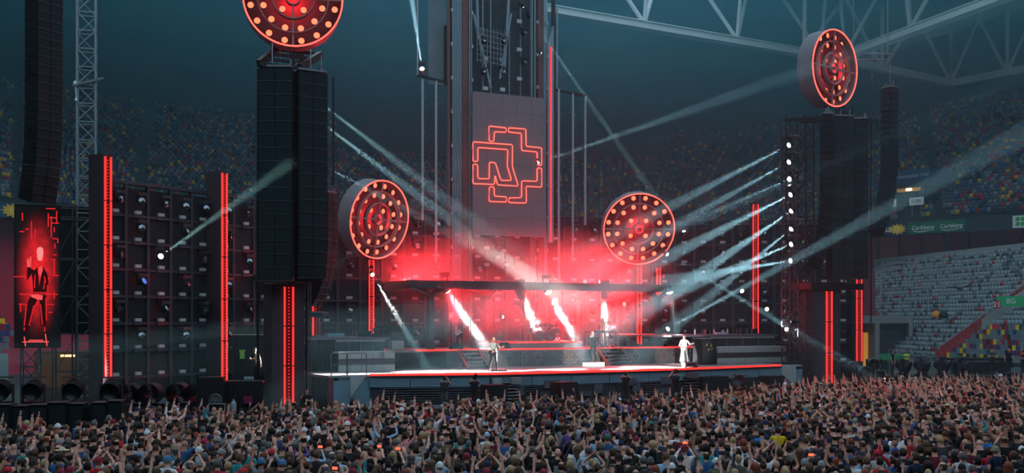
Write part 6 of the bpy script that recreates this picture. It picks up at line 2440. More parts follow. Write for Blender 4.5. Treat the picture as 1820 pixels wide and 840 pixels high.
def drum(c, r, d, axis, name, emblem=False):
    m = MB(); m.smooth = True; m.lathe([(r, 0), (r, d)], 22, c, axis); o = m.build(name, SHELL, kit)
    m = MB(); m.lathe([(0, 0), (r * .97, 0)], 22, c, axis); m.lathe([(r * .97, d), (0, d)], 22, c, axis); m.build('drum_head', SKINM, o)
    m = MB(); m.smooth = True
    for h in (-.01, d):
        m.lathe([(r * .97, h - .01), (r * 1.04, h - .01), (r * 1.04, h + .03), (r * .97, h + .03)], 22, c, axis, closed=True)
    m.build('hoop', RIMS, o)
    if emblem:
        c = Vector(c)
        w, hh, a = r * .62, r * .62, r * .27
        cr_ = [(-w, -a), (-a, -a), (-a, -hh), (a, -hh), (a, -a), (w, -a), (w, a), (a, a), (a, hh), (-a, hh), (-a, a), (-w, a)]
        m = MB()
        for p, q in zip(cr_, cr_[1:] + cr_[:1]):
            m.beam(c + Vector((p[0], -.02, p[1])), c + Vector((q[0], -.02, q[1])), .022)
        m.path([c + Vector((x, -.02, z)) for x, z in ((-.1 * r / .33, -.1), (-.1, .06), (.02, .06), (.08, -.1), (.02, -.1), (-.02, -.02), (-.04, -.1))], .009, 4)
        m.build('emblem', STEEL, o)


drum((-.42, -.25, .36), .34, .45, (0, 1, 0), 'bass_drum', True)
drum((.42, -.25, .36), .34, .45, (0, 1, 0), 'bass_drum', True)
for x, z, r in ((-.55, .88, .16), (-.2, .92, .16), (.18, .92, .17), (.55, .88, .18)):
    drum((x, -.05, z), r, .24, (0, -.35, 1), 'tom')
drum((-1.0, .15, .45), .24, .4, (0, 0, 1), 'floor_tom')
drum((1.0, .15, .45), .24, .4, (0, 0, 1), 'floor_tom')
drum((-.1, .6, .6), .18, .14, (0, 0, 1), 'snare_drum')
for x, y, z, r in ((-1.15, .2, 1.35, .24), (-.75, -.15, 1.5, .22), (-.3, -.3, 1.42, .18), (.35, -.3, 1.45, .18), (.8, -.1, 1.55, .24), (1.2, .2, 1.3, .26), (-1.35, .5, 1.05, .17)):
    m = MB(); m.smooth = True; m.lathe([(r, 0), (r * .3, .025), (r * .25, .05), (0, .055)], 20, (x, y, z), (x * .12, -.15, 1)); c_ = m.build('cymbal', mat('brass', (.65, .45, .18), .25, 1.0), kit)
    m = MB(); m.tube((x, y, 0), (x, y, z), .014, 6)
    for k in range(3):
        m.tube((x, y, .3), (x + .2 * math.cos(k * 2.1), y + .2 * math.sin(k * 2.1), 0), .01, 4)
    m.build('stand', RIMS, c_)
for x in (-1.7, -1.5):
    m = MB(); m.bb(x - .02, x + .02, -.1, -.06, 0, 1.7); m.build('rack_pole', GREYM, kit)
m = MB(); m.beam((-1.75, -.08, 1.3), (-1.1, -.08, 1.3), .03); m.beam((-1.75, -.08, .9), (-1.1, -.08, .9), .03); m.build('rack_bar', GREYM, kit)

# monitors, consoles and small stage gear
def wedge(P, label, rz=0.0, w=.7, h=.35, d=.5):
    t_ = thing('monitor_wedge', label, 'stage monitor', P, rz)
    m = MB(); m.prism([(-d / 2, 0), (d / 2, 0), (d / 2, h * .35), (-d * .1, h)], (-w / 2, 0, 0), (0, 1, 0), (0, 0, 1), (1, 0, 0), w); m.build('cabinet', BOXM, t_)
    m = MB(); m.beam((-w * .45, d * .22, h * .68), (w * .45, d * .22, h * .68), .02, .4, Vector((0, h * .65, -d * .6))); m.build('grille', GRILL, t_)
    return t_


for k, (px, t, z, lab) in enumerate(((896, 8.0, RISER, 'small monitor wedge beside the drum platform'), (810, 7.2, RISER, 'monitor wedge in front of the bass player'), (1124, 8.2, RISER, 'monitor wedge on the riser beside the keyboard desk'), (1190, 7.5, RISER, 'pale edged monitor wedge beside the canopy post'))):
    wedge(px_on(px, t, z), lab, ST.a + math.pi)
ab = thing('amplifier_cabinet', 'tall black amplifier cabinet with faint yellow lettering beside the guitarist in white', 'speaker', ST.P(S(1260, 2.9), 2.9, DECK), ST.a)
w_ = (S(1273, 2.9) - S(1247, 2.9)) / 2
m = MB(); m.bb(-w_, w_, 0, .9, 0, 1.62); m.build('cabinet', BOXM, ab)
m = MB(); m.bb(-w_ + .06, w_ - .06, -.02, 0, .08, 1.5); m.build('grille', GRILL, ab)
m = MB(); m.bb(-w_ - .02, w_ + .02, -.03, .93, 1.62, 1.68); m.build('top_cap', GREYM, ab)
for x, z in ((-.2, 1.25), (.15, 1.2), (-.05, .95), (.2, 1.0)):
    m = MB(); m.prism([(-.05, -.08), (.02, -.05), (.06, .08), (-.02, .05)], (x, -.03, z), (1, 0, 0), (0, 0, 1), (0, -1, 0), .01); m.build('yellow_mark', mat('yellow_mark', (.45, .33, .05), .6), ab)

# lamps and boxes on the side risers
def gear_box(P, d, label, m_, name='equipment_case', cat='case', rz=None):
    t_ = thing(name, label, cat, P, ST.a if rz is None else rz)
    m = MB(); m.bb(-d[0] / 2, d[0] / 2, -d[1] / 2, d[1] / 2, .03, d[2]); m.build('body', m_, t_)
    m = MB()
    for x in (-1, 1):
        for y in (-1, 1):
            m.bb(x * d[0] / 2 - .015, x * d[0] / 2 + .015, y * d[1] / 2 - .015, y * d[1] / 2 + .015, 0, d[2] + .01)
    m.build('corner_edge', STEEL, t_)['kind'] = 'stuff'
    return t_


gear_box(px_on(595, 5.5, SIDE), (.9, .5, .22), 'low pale blue case on the side riser behind the lit column', mat('pale_blue_case', (.2, .36, .42), .6))
gear_box(px_on(571, 5.3, SIDE), (.6, .5, .14), 'flat grey case on the side riser by the short red fin', GREYM)
gear_box(px_on(644, 5.6, SIDE), (.9, .5, .35), 'black equipment box on the side riser beside the disc pole', BLACKM)
gear_box(px_on(704, 8.0, RISER), (.7, .6, .55), 'pale framed rack beside the side riser', mat('pale_rack', (.3, .3, .3), .5))
gear_box(px_on(1255, 5.2, SIDE), (.35, .35, .35), 'small dark box on the far side riser above the black cabinet', BLACKM)
gear_box(px_on(1280, 5.3, SIDE), (.8, .4, .16), 'pale lit console on the far side riser', mat('pale_console', (.5, .45, .6), .5))
for k, (px, lab) in enumerate(((1235, 'first'), (1269, 'second'), (1293, 'third'))):
    t_ = thing('white_bottle', 'small white bottle standing on the far side riser, %s in the line' % lab, 'bottle', px_on(px, 5.0, SIDE))
    m = MB(); m.smooth = True; m.lathe([(0, 0), (.05, 0), (.05, .28), (.02, .34), (.02, .4), (0, .4)], 12); m.build('body', mat('white_bottle', (.7, .7, .7), .4), t_)


def floor_lamp_head(P, label, rz, size=1.0, tilt=.5, group=None):
    """Big round flood lamp in a yoke."""
    t_ = thing('flood_lamp', label, 'stage light', P, rz, group)
    s_ = size
    m = MB(); m.box((0, 0, .06 * s_), (.8 * s_, .5 * s_, .12 * s_)); m.build('base', BLACKM, t_)
    m = MB(); m.box((-.42 * s_, 0, .45 * s_), (.06 * s_, .2 * s_, .75 * s_)); m.box((.42 * s_, 0, .45 * s_), (.06 * s_, .2 * s_, .75 * s_)); m.build('yoke', DARKG, t_)
    m = MB(); m.smooth = True
    d = Vector((0, -math.cos(tilt), math.sin(tilt)))
    c = Vector((0, 0, .62 * s_))
    m.lathe([(0, -.45 * s_), (.25 * s_, -.42 * s_), (.33 * s_, -.2 * s_), (.36 * s_, .38 * s_), (.38 * s_, .4 * s_), (.34 * s_, .4 * s_), (.32 * s_, .3 * s_), (0, .28 * s_)], 20, c, d)
    m.build('drum_head', BLACKM, t_)
    m = MB(); m.smooth = True
    for h in (-.15, .0, .15):
        m.lathe([(.355 * s_, h * s_), (.375 * s_, h * s_), (.375 * s_, (h + .04) * s_), (.355 * s_, (h + .04) * s_)], 20, c, d, closed=True)
    m.build('cooling_rib', DARKG, t_)
    m = MB(); m.box(c + Vector((0, 0, .48 * s_)), (.9 * s_, .3 * s_, .05 * s_)); m.build('top_bar', DARKG, t_)
    return t_


for k in range(6):
    t_ = floor_lamp_head(px_on(672 + k * 6.2, 5.4 + .9 * k, SIDE), 'small drum lamp on the side riser behind the disc pole, %s in its row' % ['first', 'second', 'third', 'fourth', 'fifth', 'last'][k], ST.a + 1.2, .62, .25, 'row of drum lamps on the side riser')
gear_box(px_on(1318, 5.5, SIDE), (.5, .4, .4), 'black box with a green glint on the far side riser', BLACKM)
gear_box(px_on(1338, 5.2, SIDE), (.5, .4, .38), 'black box at the foot of the tall red fin', BLACKM)
fx = thing('spot_lamp', 'dark lamp with long snoot on the side riser in front of the short red fin', 'stage light', px_on(561, 5.0, SIDE), ST.a)
m = MB(); m.tube((0, 0, 0), (0, 0, 1.1), .03); m.lathe([(.2, 0), (.2, .03), (0, .04)], 12); m.build('stand', BLACKM, fx)
m = MB(); m.smooth = True; m.lathe([(0, -.5), (.16, -.45), (.18, .2), (.14, .6), (.13, .6)], 16, (.1, 0, 1.25), (1, -.1, -.03)); m.build('barrel', BLACKM, fx)

# ================================================================== the pit
wk = thing('pit_walkway', 'low dark walkway in the pit before the stage with red lit lips', 'walkway', (ST.x, ST.y, 0), ST.a)
a, b = S(760, -5.3), S(1260, -4.9)
n = 10
for k in range(n):
    m = MB(); m.bb(a + (b - a) * k / n + .01, a + (b - a) * (k + 1) / n - .01, -5.6, -4.6, .62, .72); m.build('deck_panel', DARKG, wk)
    m = MB(); m.bb(a + (b - a) * k / n + .1, a + (b - a) * k / n + .2, -5.5, -4.7, 0, .62); m.build('leg', BLACKM, wk)
for k, (px, py, lab, shirt, fem, tr) in enumerate(((790, 657, 'photographer with dark hair in a dark shirt and grey shorts, camera raised, bare calves', (.03, .035, .04), False, (.10, .11, .11)), (843, 660, 'camera operator in black with a video camera on the shoulder', (.015, .012, .015), False, (.02, .02, .025)),
                                               (1112, 650, 'photographer in a dark top with lanyard, camera lifted to the face', (.03, .012, .015), False, (.03, .03, .035)), (1200, 650, 'broad camera operator in black below the guitarist in white', (.015, .012, .015), False, (.02, .02, .025)))):
    t = -5.1
    P = px_on(px, t, .72)
    rz = (-.2, .0, -.2, .15)[k]
    CAMARM = ((.27, .16, 1.36), (.09, .24, 1.60), (-.8, .3, 0), 'grip')
    o, info = make_person(lab, P, rz, ('short', 'thick', 'short', 'cap')[k], HC['black'], shirt, (CAMARM, CAMARM), 'short', trousers=tr, group=None, broad=1.0 if k != 3 else 1.15, hatname=None)
    ct = thing('video_camera' if k in (1, 3) else 'photo_camera', ('shoulder video camera of the operator near the pit speaker', 'black stills camera of the photographer in shorts', 'stills camera with long lens of the photographer with the lanyard', 'video camera of the operator below the guitarist in white')[(1, 0, 2, 3)[k]], 'camera', P, rz)
    m = MB()
    if k in (1, 3):
        m.bb(-.02, .16, -.05, .42, 1.62, 1.80); m.build('body', BLACKM, ct)
        m = MB(); m.tube((.07, .42, 1.71), (.07, .62, 1.71), .05, 10, .06); m.build('lens', BLACKM, ct)
        m = MB(); m.bb(.02, .12, .0, .3, 1.84, 1.87); m.bb(.05, .09, .0, .03, 1.8, 1.84); m.bb(.05, .09, .27, .3, 1.8, 1.84); m.build('handle', GREYM, ct)
    else:
        m.bb(-.08, .08, .14, .22, 1.58, 1.70); m.build('body', BLACKM, ct)
        m = MB(); m.tube((0, .22, 1.64), (0, .42, 1.66), .045, 10, .05); m.build('lens', BLACKM, ct)

for (px0, px1, ytop, t, lab) in ((868, 902, 684, -4.0, 'black pit speaker below the stage steps, the one beside the video operator'), (993, 1027, 679, -4.0, 'black pit speaker with a red lit top in the middle of the pit'),
                             (1248, 1295, 669, -2.2, 'wide black pit speaker past the second photographer pair'), (1366, 1395, 668, -2.2, 'black pit speaker before the pale triangle of the far stage end')):
    a, b = S(px0, t), S(px1, t)
    zt_ = ST.z((px0 + px1) / 2, ytop, t)
    t_ = thing('pit_speaker', lab, 'speaker', ST.P((a + b) / 2, t, 0), ST.a, 'pit speakers')
    hw = (b - a) / 2
    m = MB(); m.bb(-hw, hw, 0, .9, .06, zt_); m.build('cabinet', BOXM, t_)
    for z0, z1 in ((.1, zt_ / 2 - .02), (zt_ / 2 + .02, zt_ - .05)):
        m = MB(); m.bb(-hw + .05, hw - .05, -.03, 0, z0, z1); m.build('grille', GRILL, t_)
    for x in (-hw + .1, hw - .1):
        m = MB(); m.lathe([(.0, 0), (.05, 0), (.05, .04), (0, .04)], 10, (x, .1, .03), (1, 0, 0)); m.build('castor', GREYM, t_)
fl = floor_lamp_head(px_on(1317, -3.2, 0) + Vector((0, 0, .9)), 'black drum lamp tilted up in the pit before the far stage end', -.6, 1.0, .5)
m = MB(); m.bb(-.5, .5, -.4, .4, 0, .9); tag(m.build('lamp_stand_box', BLACK, None, px_on(1317, -3.2, 0), (0, 0, ST.a)), 'black box carrying the tilted drum lamp in the pit', 'box')

# ================================================================== gear at the left
vs_ = thing('video_screen', 'tall dark video screen showing the singer glowing red with one hand raised', 'screen', (W(66, 0, 55).x, 55, 0), .28)
def VX(x): return (x / 2.1 - 66) * 55 / F_PX * 1.04
def VZ(y): return CAM_Z - ((y / 2.1 + 350) - HOR) / F_PX * 55
for i in range(4):
    for j in range(8):
        m = MB(); m.bb(VX(62 + 38.5 * i) + .005, VX(62 + 38.5 * (i + 1)) - .005, 0, .12, VZ(562 - 66.7 * j) + .005, VZ(562 - 66.7 * (j + 1)) - .005); m.build('screen_tile', mat('screen_black', (.006, .006, .008), .6), vs_)
SG = bpy.data.materials.new('screen_picture'); SG.use_nodes = True
nt = SG.node_tree; b_ = nt.nodes['Principled BSDF']; b_.inputs['Base Color'].default_value = (.01, .0, .0, 1)
tc = nt.nodes.new('ShaderNodeTexCoord'); vd = nt.nodes.new('ShaderNodeVectorMath'); vd.operation = 'SUBTRACT'; vd.inputs[1].default_value = (VX(140), 0, VZ(290))
vm = nt.nodes.new('ShaderNodeVectorMath'); vm.operation = 'DIVIDE'; vm.inputs[1].default_value = (1.15, 1, 3.5); ln = nt.nodes.new('ShaderNodeVectorMath'); ln.operation = 'LENGTH'
nz = nt.nodes.new('ShaderNodeTexNoise'); nz.inputs['Scale'].default_value = 2.5
mr = nt.nodes.new('ShaderNodeMapRange'); mr.inputs['From Min'].default_value = 1.0; mr.interpolation_type = 'SMOOTHERSTEP'; mr.inputs['From Max'].default_value = .0; mr.inputs['To Min'].default_value = 0; mr.inputs['To Max'].default_value = 1.7
mm_ = nt.nodes.new('ShaderNodeMath'); mm_.operation = 'MULTIPLY'
nt.links.new(tc.outputs['Object'], vd.inputs[0]); nt.links.new(vd.outputs[0], vm.inputs[0]); nt.links.new(vm.outputs[0], ln.inputs[0]); nt.links.new(ln.outputs['Value'], mr.inputs['Value'])
nt.links.new(tc.outputs['Object'], nz.inputs['Vector']); nt.links.new(mr.outputs['Result'], mm_.inputs[0]); nt.links.new(nz.outputs['Fac'], mm_.inputs[1]); nt.links.new(mm_.outputs[0], b_.inputs['Emission Strength'])
b_.inputs['Emission Color'].default_value = (1.0, .012, .02, 1)
m = MB(); m.bb(VX(66), VX(212), -.012, -.004, VZ(556), VZ(34)); m.build('picture_glow', SG, vs_)


def lum(name, c, p):
    return mat(name, (.02, .0, .0), .5, emit=c, power=p)


def flat(name, poly, m_, d):
    mb = MB(); mb.prism([(VX(x), VZ(y)) for x, y in poly], (0, -.012 - d, 0), (1, 0, 0), (0, 0, 1), (0, -1, 0), .004)
    mb.build(name, m_, vs_)


FB, FD, FM, FH = lum('pic_bright', (1, .10, .10), .9), lum('pic_dark', (.3, .0, .0), .06), lum('pic_mid', (1, .02, .03), .7), lum('pic_face', (1, .30, .28), .95)
flat('picture_jacket', [(122, 285), (138, 262), (160, 262), (172, 285), (170, 360), (126, 360)], FD, .002)
flat('picture_leg', [(120, 360), (146, 366), (128, 410), (112, 500), (95, 500), (104, 400)], FD, .002)
flat('picture_leg', [(146, 366), (168, 360), (172, 430), (168, 480), (150, 480), (148, 430)], FD, .002)
flat('picture_arm', [(124, 285), (134, 275), (122, 300), (118, 262), (106, 262), (104, 312)], FD, .002)
flat('picture_arm', [(160, 280), (172, 286), (180, 320), (160, 340), (146, 300), (154, 296)], FD, .002)
flat('picture_head', [(137, 200), (141, 188), (150, 185), (158, 190), (160, 210), (156, 232), (148, 240), (140, 232)], FH, .006)
flat('picture_neck', [(142, 236), (154, 236), (156, 270), (146, 330), (140, 268)], FM, .006)
flat('picture_hand', [(106, 262), (104, 238), (109, 226), (111, 242), (116, 222), (120, 224), (118, 262)], FB, .006)
flat('picture_hand', [(144, 262), (154, 256), (158, 270), (150, 300), (144, 285)], FB, .006)
flat('picture_belt', [(118, 362), (158, 366), (156, 384), (140, 382), (118, 372)], FB, .006)
for (x0, y0, x1, y1) in ((122, 288, 108, 312), (128, 356, 170, 356), (104, 398, 96, 480), (128, 404, 112, 480), (150, 400, 156, 476), (168, 376, 170, 460), (162, 296, 168, 318), (176, 300, 180, 322), (132, 290, 130, 340), (166, 300, 160, 344)):
    mb = MB(); mb.beam((VX(x0), -.02, VZ(y0)), (VX(x1), -.02, VZ(y1)), .05, .006, Vector((0, 1, 0))); mb.build('picture_line', FM, vs_)
for (x0, y0, x1, y1) in ((176, 60, 176, 110), (176, 76, 204, 76), (204, 50, 204, 96), (186, 96, 212, 96), (186, 70, 186, 150), (196, 110, 196, 130), (190, 154, 208, 154), (208, 154, 208, 170), (198, 172, 198, 190), (190, 214, 204, 214), (184, 232, 200, 232), (196, 232, 196, 292), (190, 292, 212, 292), (62, 298, 100, 296), (80, 362, 120, 364), (160, 362, 208, 362), (196, 350, 196, 380), (168, 400, 196, 400), (176, 430, 190, 430),
                         (78, 400, 104, 400), (84, 396, 84, 430), (90, 540, 178, 540), (96, 520, 100, 556), (166, 510, 172, 556), (110, 534, 160, 534), (96, 486, 96, 498), (164, 486, 164, 502), (120, 90, 120, 160), (132, 120, 132, 150), (100, 120, 112, 120), (80, 130, 96, 130), (168, 42, 200, 42), (90, 60, 90, 90)):
    mb = MB(); mb.beam((VX(x0), -.02, VZ(y0)), (VX(x1), -.02, VZ(y1)), .055, .006, Vector((0, 1, 0))); mb.build('picture_line', FB if y0 > 500 else FM, vs_)
m = MB(); lattice(m, (VX(112), .6, 0), (VX(112), .6, VZ(562)), .8, 4, .035); m.build('support_lattice', DARKG, vs_)
m = MB(); m.bb(VX(62), VX(216), .12, .3, VZ(562), VZ(28)); m.build('rear_frame', BLACK, vs_)

# dark scaffold between the screen and the first fin
sf = thing('scaffold', 'black scaffold bay between the video screen and the first red fin', 'scaffold', (W(135, 0, 60).x, 60, 0), .5)
m = MB()
for x in (-1.0, 0, 1.0):
    for y in (0, 1.4):
        m.tube((x, y, 0), (x, y, 11.3), .045, 6)
for z in (0.4, 2.4, 4.4, 6.4, 8.4, 10.6, 11.2):
    for y in (0, 1.4):
        m.tube((-1.0, y, z), (1.0, y, z), .035, 6)
    m.tube((-1.0, 0, z), (0, 0, z + 2 if z < 10 else z), .025, 6)
m.build('frame', DARKG, sf)
m = MB(); m.bb(-1.1, 1.1, 1.5, 1.6, 4.4, 11.3); m.build('black_sheet', CLOTH, sf)
rm = thing('lit_cabin', 'amber lit site cabin under the black scaffold', 'cabin', (W(102, 0, 66).x, 66, 0), .1)
m = MB(); m.bb(-1.3, 1.3, 0, 2, 0, 3.3); m.build('wall', mat('cabin_wood', (.10, .05, .025), .7), rm)
m = MB(); m.bb(-1.25, 1.25, -.02, 0, 1.2, 3.2); m.build('lit_front', mat('amber_front', (.12, .06, .02), .6, emit=(1, .35, .06), power=.02), rm)
m = MB(); m.bb(.2, 1.0, -.08, -.02, 3.0, 3.12); m.build('strip_lamp', mat('warm_strip', (1, .8, .5), emit=(1, .6, .2), power=2.5), rm)

for k, (px, lab) in enumerate(((4, 'at the very end by the terrace'), (60, 'under the video screen'), (131, 'between the video screen and the first fin'), (198, 'at the foot of the first red fin'))):
    P = W(px, 0, 48); P.z = 1.55
    floor_lamp_head(P, 'large black flood lamp on a box %s' % lab, .15, 1.05, -.25, 'flood lamps beside the first fin')
    t_ = thing('lamp_riser', 'black box under the flood lamp %s' % lab, 'box', (P.x, P.y, 0))
    m = MB(); m.bb(-.6, .6, -.4, .5, 0, 1.48); m.build('body', BLACK, t_)
    m = MB(); m.bb(-.62, .62, -.42, .52, 1.48, 1.54); m.build('lid', DARKG, t_)
for k, (px0, px1, yt) in enumerate(((-14, 17, 720), (13, 50, 722), (50, 83, 720), (84, 119, 716), (120, 147, 718), (162, 189, 716), (189, 215, 713))):
    Y = 43.2 + .25 * k
    a, b = (px0 - CX) / F_PX * Y, (px1 - CX) / F_PX * Y
    zt_ = CAM_Z - (yt - HOR) / F_PX * Y
    t_ = thing('ground_speaker', 'black ground speaker in the low row before the flood lamps, %s from the terrace end' % COLW[k], 'speaker', ((a + b) / 2, Y, 0), .12, 'low row of ground speakers')
    hw = (b - a) / 2 - .01
    m = MB(); m.bb(-hw, hw, 0, .9, .04, zt_); m.build('cabinet', BOXM, t_)
    m = MB(); m.bb(-hw + .04, hw - .04, -.03, 0, .1, zt_ - .08); m.build('grille', GRILL, t_)
    m = MB(); m.bb(-hw, hw, -.04, .93, zt_, zt_ + .03); m.build('lid', DARKG, t_)
for k, px in enumerate((232, 266, 313, 345)):
    P = W(px, 0, 51); P.z = 0
    t_ = thing('rolled_matting', 'large black roll of floor matting on its side, %s after the first red fin' % COLW[k], 'roll', (P.x, 51 + k * .2, 0), .1, 'black rolls between the fins')
    m = MB(); m.smooth = True
    m.lathe([(.48, -.6), (.48, .6)], 22, (0, 0, 1.8), (0, 1, -.0)); m.build('outer_layer', mat('rubber', (.02, .022, .025), .35), t_)
    for r_ in (.4, .3, .2):
        m = MB(); m.smooth = True; m.lathe([(r_, -.58), (r_, .58)], 18, (0, 0, 1.8), (0, 1, 0)); m.build('inner_layer', mat('rubber', (.02, .022, .025)), t_)
    m = MB(); m.bb(-.5, .5, -.6, .6, 0, 1.31); m.build('crate', BLACK, t_)
P = W(375, 0, 50); P.z = 0
t_ = thing('draped_case', 'tall case under creased black cloth at the foot of the second red fin', 'case', P, .15)
m = MB()
n = 28
vs = []
for i in range(n + 1):
    a = 2 * math.pi * i / n
    sx, sy = max(-1, min(1, 1.35 * math.cos(a))), max(-1, min(1, 1.35 * math.sin(a)))
    k_ = 1 + .06 * math.sin(i * 2.3)
    vs += [(sx * .62 * k_, sy * .5 * k_, 0), (sx * .56, sy * .45, 2.6)]
m._add(vs, [(2 * i, 2 * i + 2, 2 * i + 3, 2 * i + 1) for i in range(n)])
m.bb(-.54, .54, -.43, .43, 2.5, 2.62); m.build('cloth', mat('shiny_black_cloth', (.02, .02, .024), .35, noise=.3), t_)
m = MB(); m.smooth = True; m.lathe([(.26, 0), (.3, 0), (.3, .12), (.26, .12)], 18, (.25, -.66, 1.6), (0, 1, 0), closed=True); m.lathe([(0, .05), (.26, .05)], 18, (.25, -.66, 1.6), (0, 1, 0)); m.build('fan', GREYM, t_)
for k in range(6):
    a = k * math.pi / 3
    m = MB(); m.beam((.25, -.67, 1.6), (.25 + .26 * math.cos(a), -.67, 1.6 + .26 * math.sin(a)), .03, .01); m.build('fan_blade', STEEL, t_)
P = W(432, 0, 51); P.z = 0
t_ = thing('draped_table', 'low wide table under black cloth between the second red fin and the lit column', 'table', P, .12)
m = MB(); m.bb(-.9, .9, -.6, .6, 2.3, 2.4); m.build('top', BLACKM, t_)
m = MB()
vs = []
for i in range(31):
    x = -.92 + 1.84 * i / 30
    vs += [(x, -.64 + .05 * math.sin(i * 1.7), 0), (x, -.61, 2.4)]
m._add(vs, [(2 * i, 2 * i + 2, 2 * i + 3, 2 * i + 1) for i in range(30)]); m.build('cloth', mat('shiny_black_cloth', (.02, .02, .024)), t_)
m = MB(); m.bb(.1, .5, -.72, -.68, 1.4, 1.75); m.bb(.16, .44, -.73, -.72, 1.46, 1.69); m.build('handle_plate', mat('dull_magenta', (.2, .02, .08), .5), t_)
for k in range(5):
    o = MB(); o.smooth = True; o.lathe([(0, 0), (.035, 0), (.035, .16), (.015, .2), (0, .2)], 10)
    tag(o.build('water_bottle', mat('water_bottle', (.35, .45, .5), .2), None, P + Vector((.15 + k * .09, -.3, 2.4))), 'small pale bottle on the black draped table, %s of five' % COLW[k], 'bottle', 'bottles on the draped table')
P = W(388, 0, 47.5); P.z = 0
t_ = thing('road_case', 'black road case with silver edges before the draped case', 'case', P, .05)
m = MB(); m.bb(-.33, .33, -.3, .3, .9, 1.62); m.build('body', BLACK, t_)
m = MB()
for a_, b_ in (((-.33, .9), (.33, .9)), ((.33, .9), (.33, 1.62)), ((.33, 1.62), (-.33, 1.62)), ((-.33, 1.62), (-.33, .9))):
    m.beam((a_[0], -.31, a_[1]), (b_[0], -.31, b_[1]), .035)
m.build('silver_edge', STEEL, t_)
m = MB(); m.bb(.0, .1, -.33, -.31, .95, 1.0); m.build('yellow_label', SUN, t_)
m = MB(); m.bb(-.35, .35, -.32, .32, 0, .9); m.build('lower_case', DARKG, t_)
P = W(415, 0, 47.8); P.z = 0
t_ = thing('gas_bottle', 'grey-blue gas bottle standing beside the road case', 'gas bottle', P)
m = MB(); m.smooth = True; m.lathe([(0, .9), (.12, .9), (.12, 1.55), (.08, 1.68), (.03, 1.72), (.03, 1.8), (0, 1.8)], 16); m.build('cylinder', mat('gas_paint', (.22, .32, .36), .5), t_)
m = MB(); m.bb(-.2, .2, -.2, .2, 0, .9); m.build('support_box', BLACK, t_)
m = MB(); m.lathe([(0, 0), (.05, 0), (.05, .06), (0, .06)], 8, (0, 0, 1.8)); m.build('valve', BLACKM, t_)
P = W(452, 0, 57); P.z = 0
t_ = thing('black_booth', 'black boxed booth with a bright green sheet beside the lit column', 'booth', P, .3)
m = MB(); m.bb(-1.0, 1.3, 0, .1, 1.8, 4.3); m.bb(-1.0, -.9, 0, 1.5, 0, 4.3); m.bb(-1.0, 1.3, 0, 1.5, 4.3, 4.4); m.bb(-1.0, 1.3, -.6, 1.5, 0, 2.0); m.build('walls', BLACK, t_)
m = MB(); m.bb(-.75, -.45, -.04, -.01, 3.55, 3.65); m.bb(-.72, -.48, -.04, -.01, 3.2, 3.55); m.build('green_sheet', mat('hi_vis_sheet', (.35, .6, .12), .6), t_)
RELAX = (((.10, 0.02, .50), (.11, -.03, .09), (.12, .12, .035)),) * 2
make_person('stagehand in black standing in the booth doorway', P + Vector((.1, -.3, 2.0)), math.pi + .4, 'short', HC['black'], SC['black'], ('fold', 'down'), group=None)
make_person('security man with bare forearm at the foot of the lit column', W(545, 0, 51) * Vector((1, 1, 0)) if False else Vector((W(545, 0, 53).x, 53, .15)), math.pi + .6, 'cropped', HC['brown'], SC['black'], ('down', 'fold'), group=None)

# ================================================================== gear at the right
def plat(P, w, d, h, label, rz=0.0):
    t_ = thing('gear_platform', label, 'platform', P, rz)
    m = MB(); m.bb(-w / 2, w / 2, -d / 2, d / 2, h - .15, h); m.build('deck', BLACKM, t_)
    n = max(2, int(w / 1.2))
    for k in range(n + 1):
        x = -w / 2 + .05 + (w - .1) * k / n
        m = MB(); m.bb(x - .04, x + .04, -d / 2, -d / 2 + .08, 0, h - .15); m.build('leg', DARKG, t_)
    m = MB(); m.bb(-w / 2, w / 2, -d / 2 + .1, -d / 2 + .12, 0, h - .3); m.build('skirt', CLOTH, t_)
    return t_


plat(Vector((W(1655, 0, 78).x, 78, 0)), 8.5, 2.5, 1.35, 'low black platform under the four leaning flood lamps')
for k, px in enumerate((1605, 1638, 1674, 1708)):
    floor_lamp_head(Vector((W(px, 0, 77.4).x, 77.4, 1.35)), 'large leaning black flood lamp before the corner terrace, %s in its row' % COLW[k], .9, 1.15, -.35, 'four leaning flood lamps')
plat(Vector((W(1735, 0, 84).x, 84, 0)), 4.6, 2.2, 2.35, 'raised black table platform behind the flood lamps', 0)
for px in (1704, 1763):
    m = MB(); m.box((0, 0, .1), (.5, .3, .12)); tag(m.build('green_case', mat('green_case', (.05, .45, .12), .5), None, Vector((W(px, 0, 83.4).x, 83.4, 2.35))), 'bright green case on the raised platform, %s' % ('the one above the last flood lamp' if px < 1720 else 'the one above the bald technician'), 'case')
plat(Vector((W(1790, 0, 79).x, 79, 0)), 6.2, 1.5, 1.15, 'long black desk platform where the technicians stand')
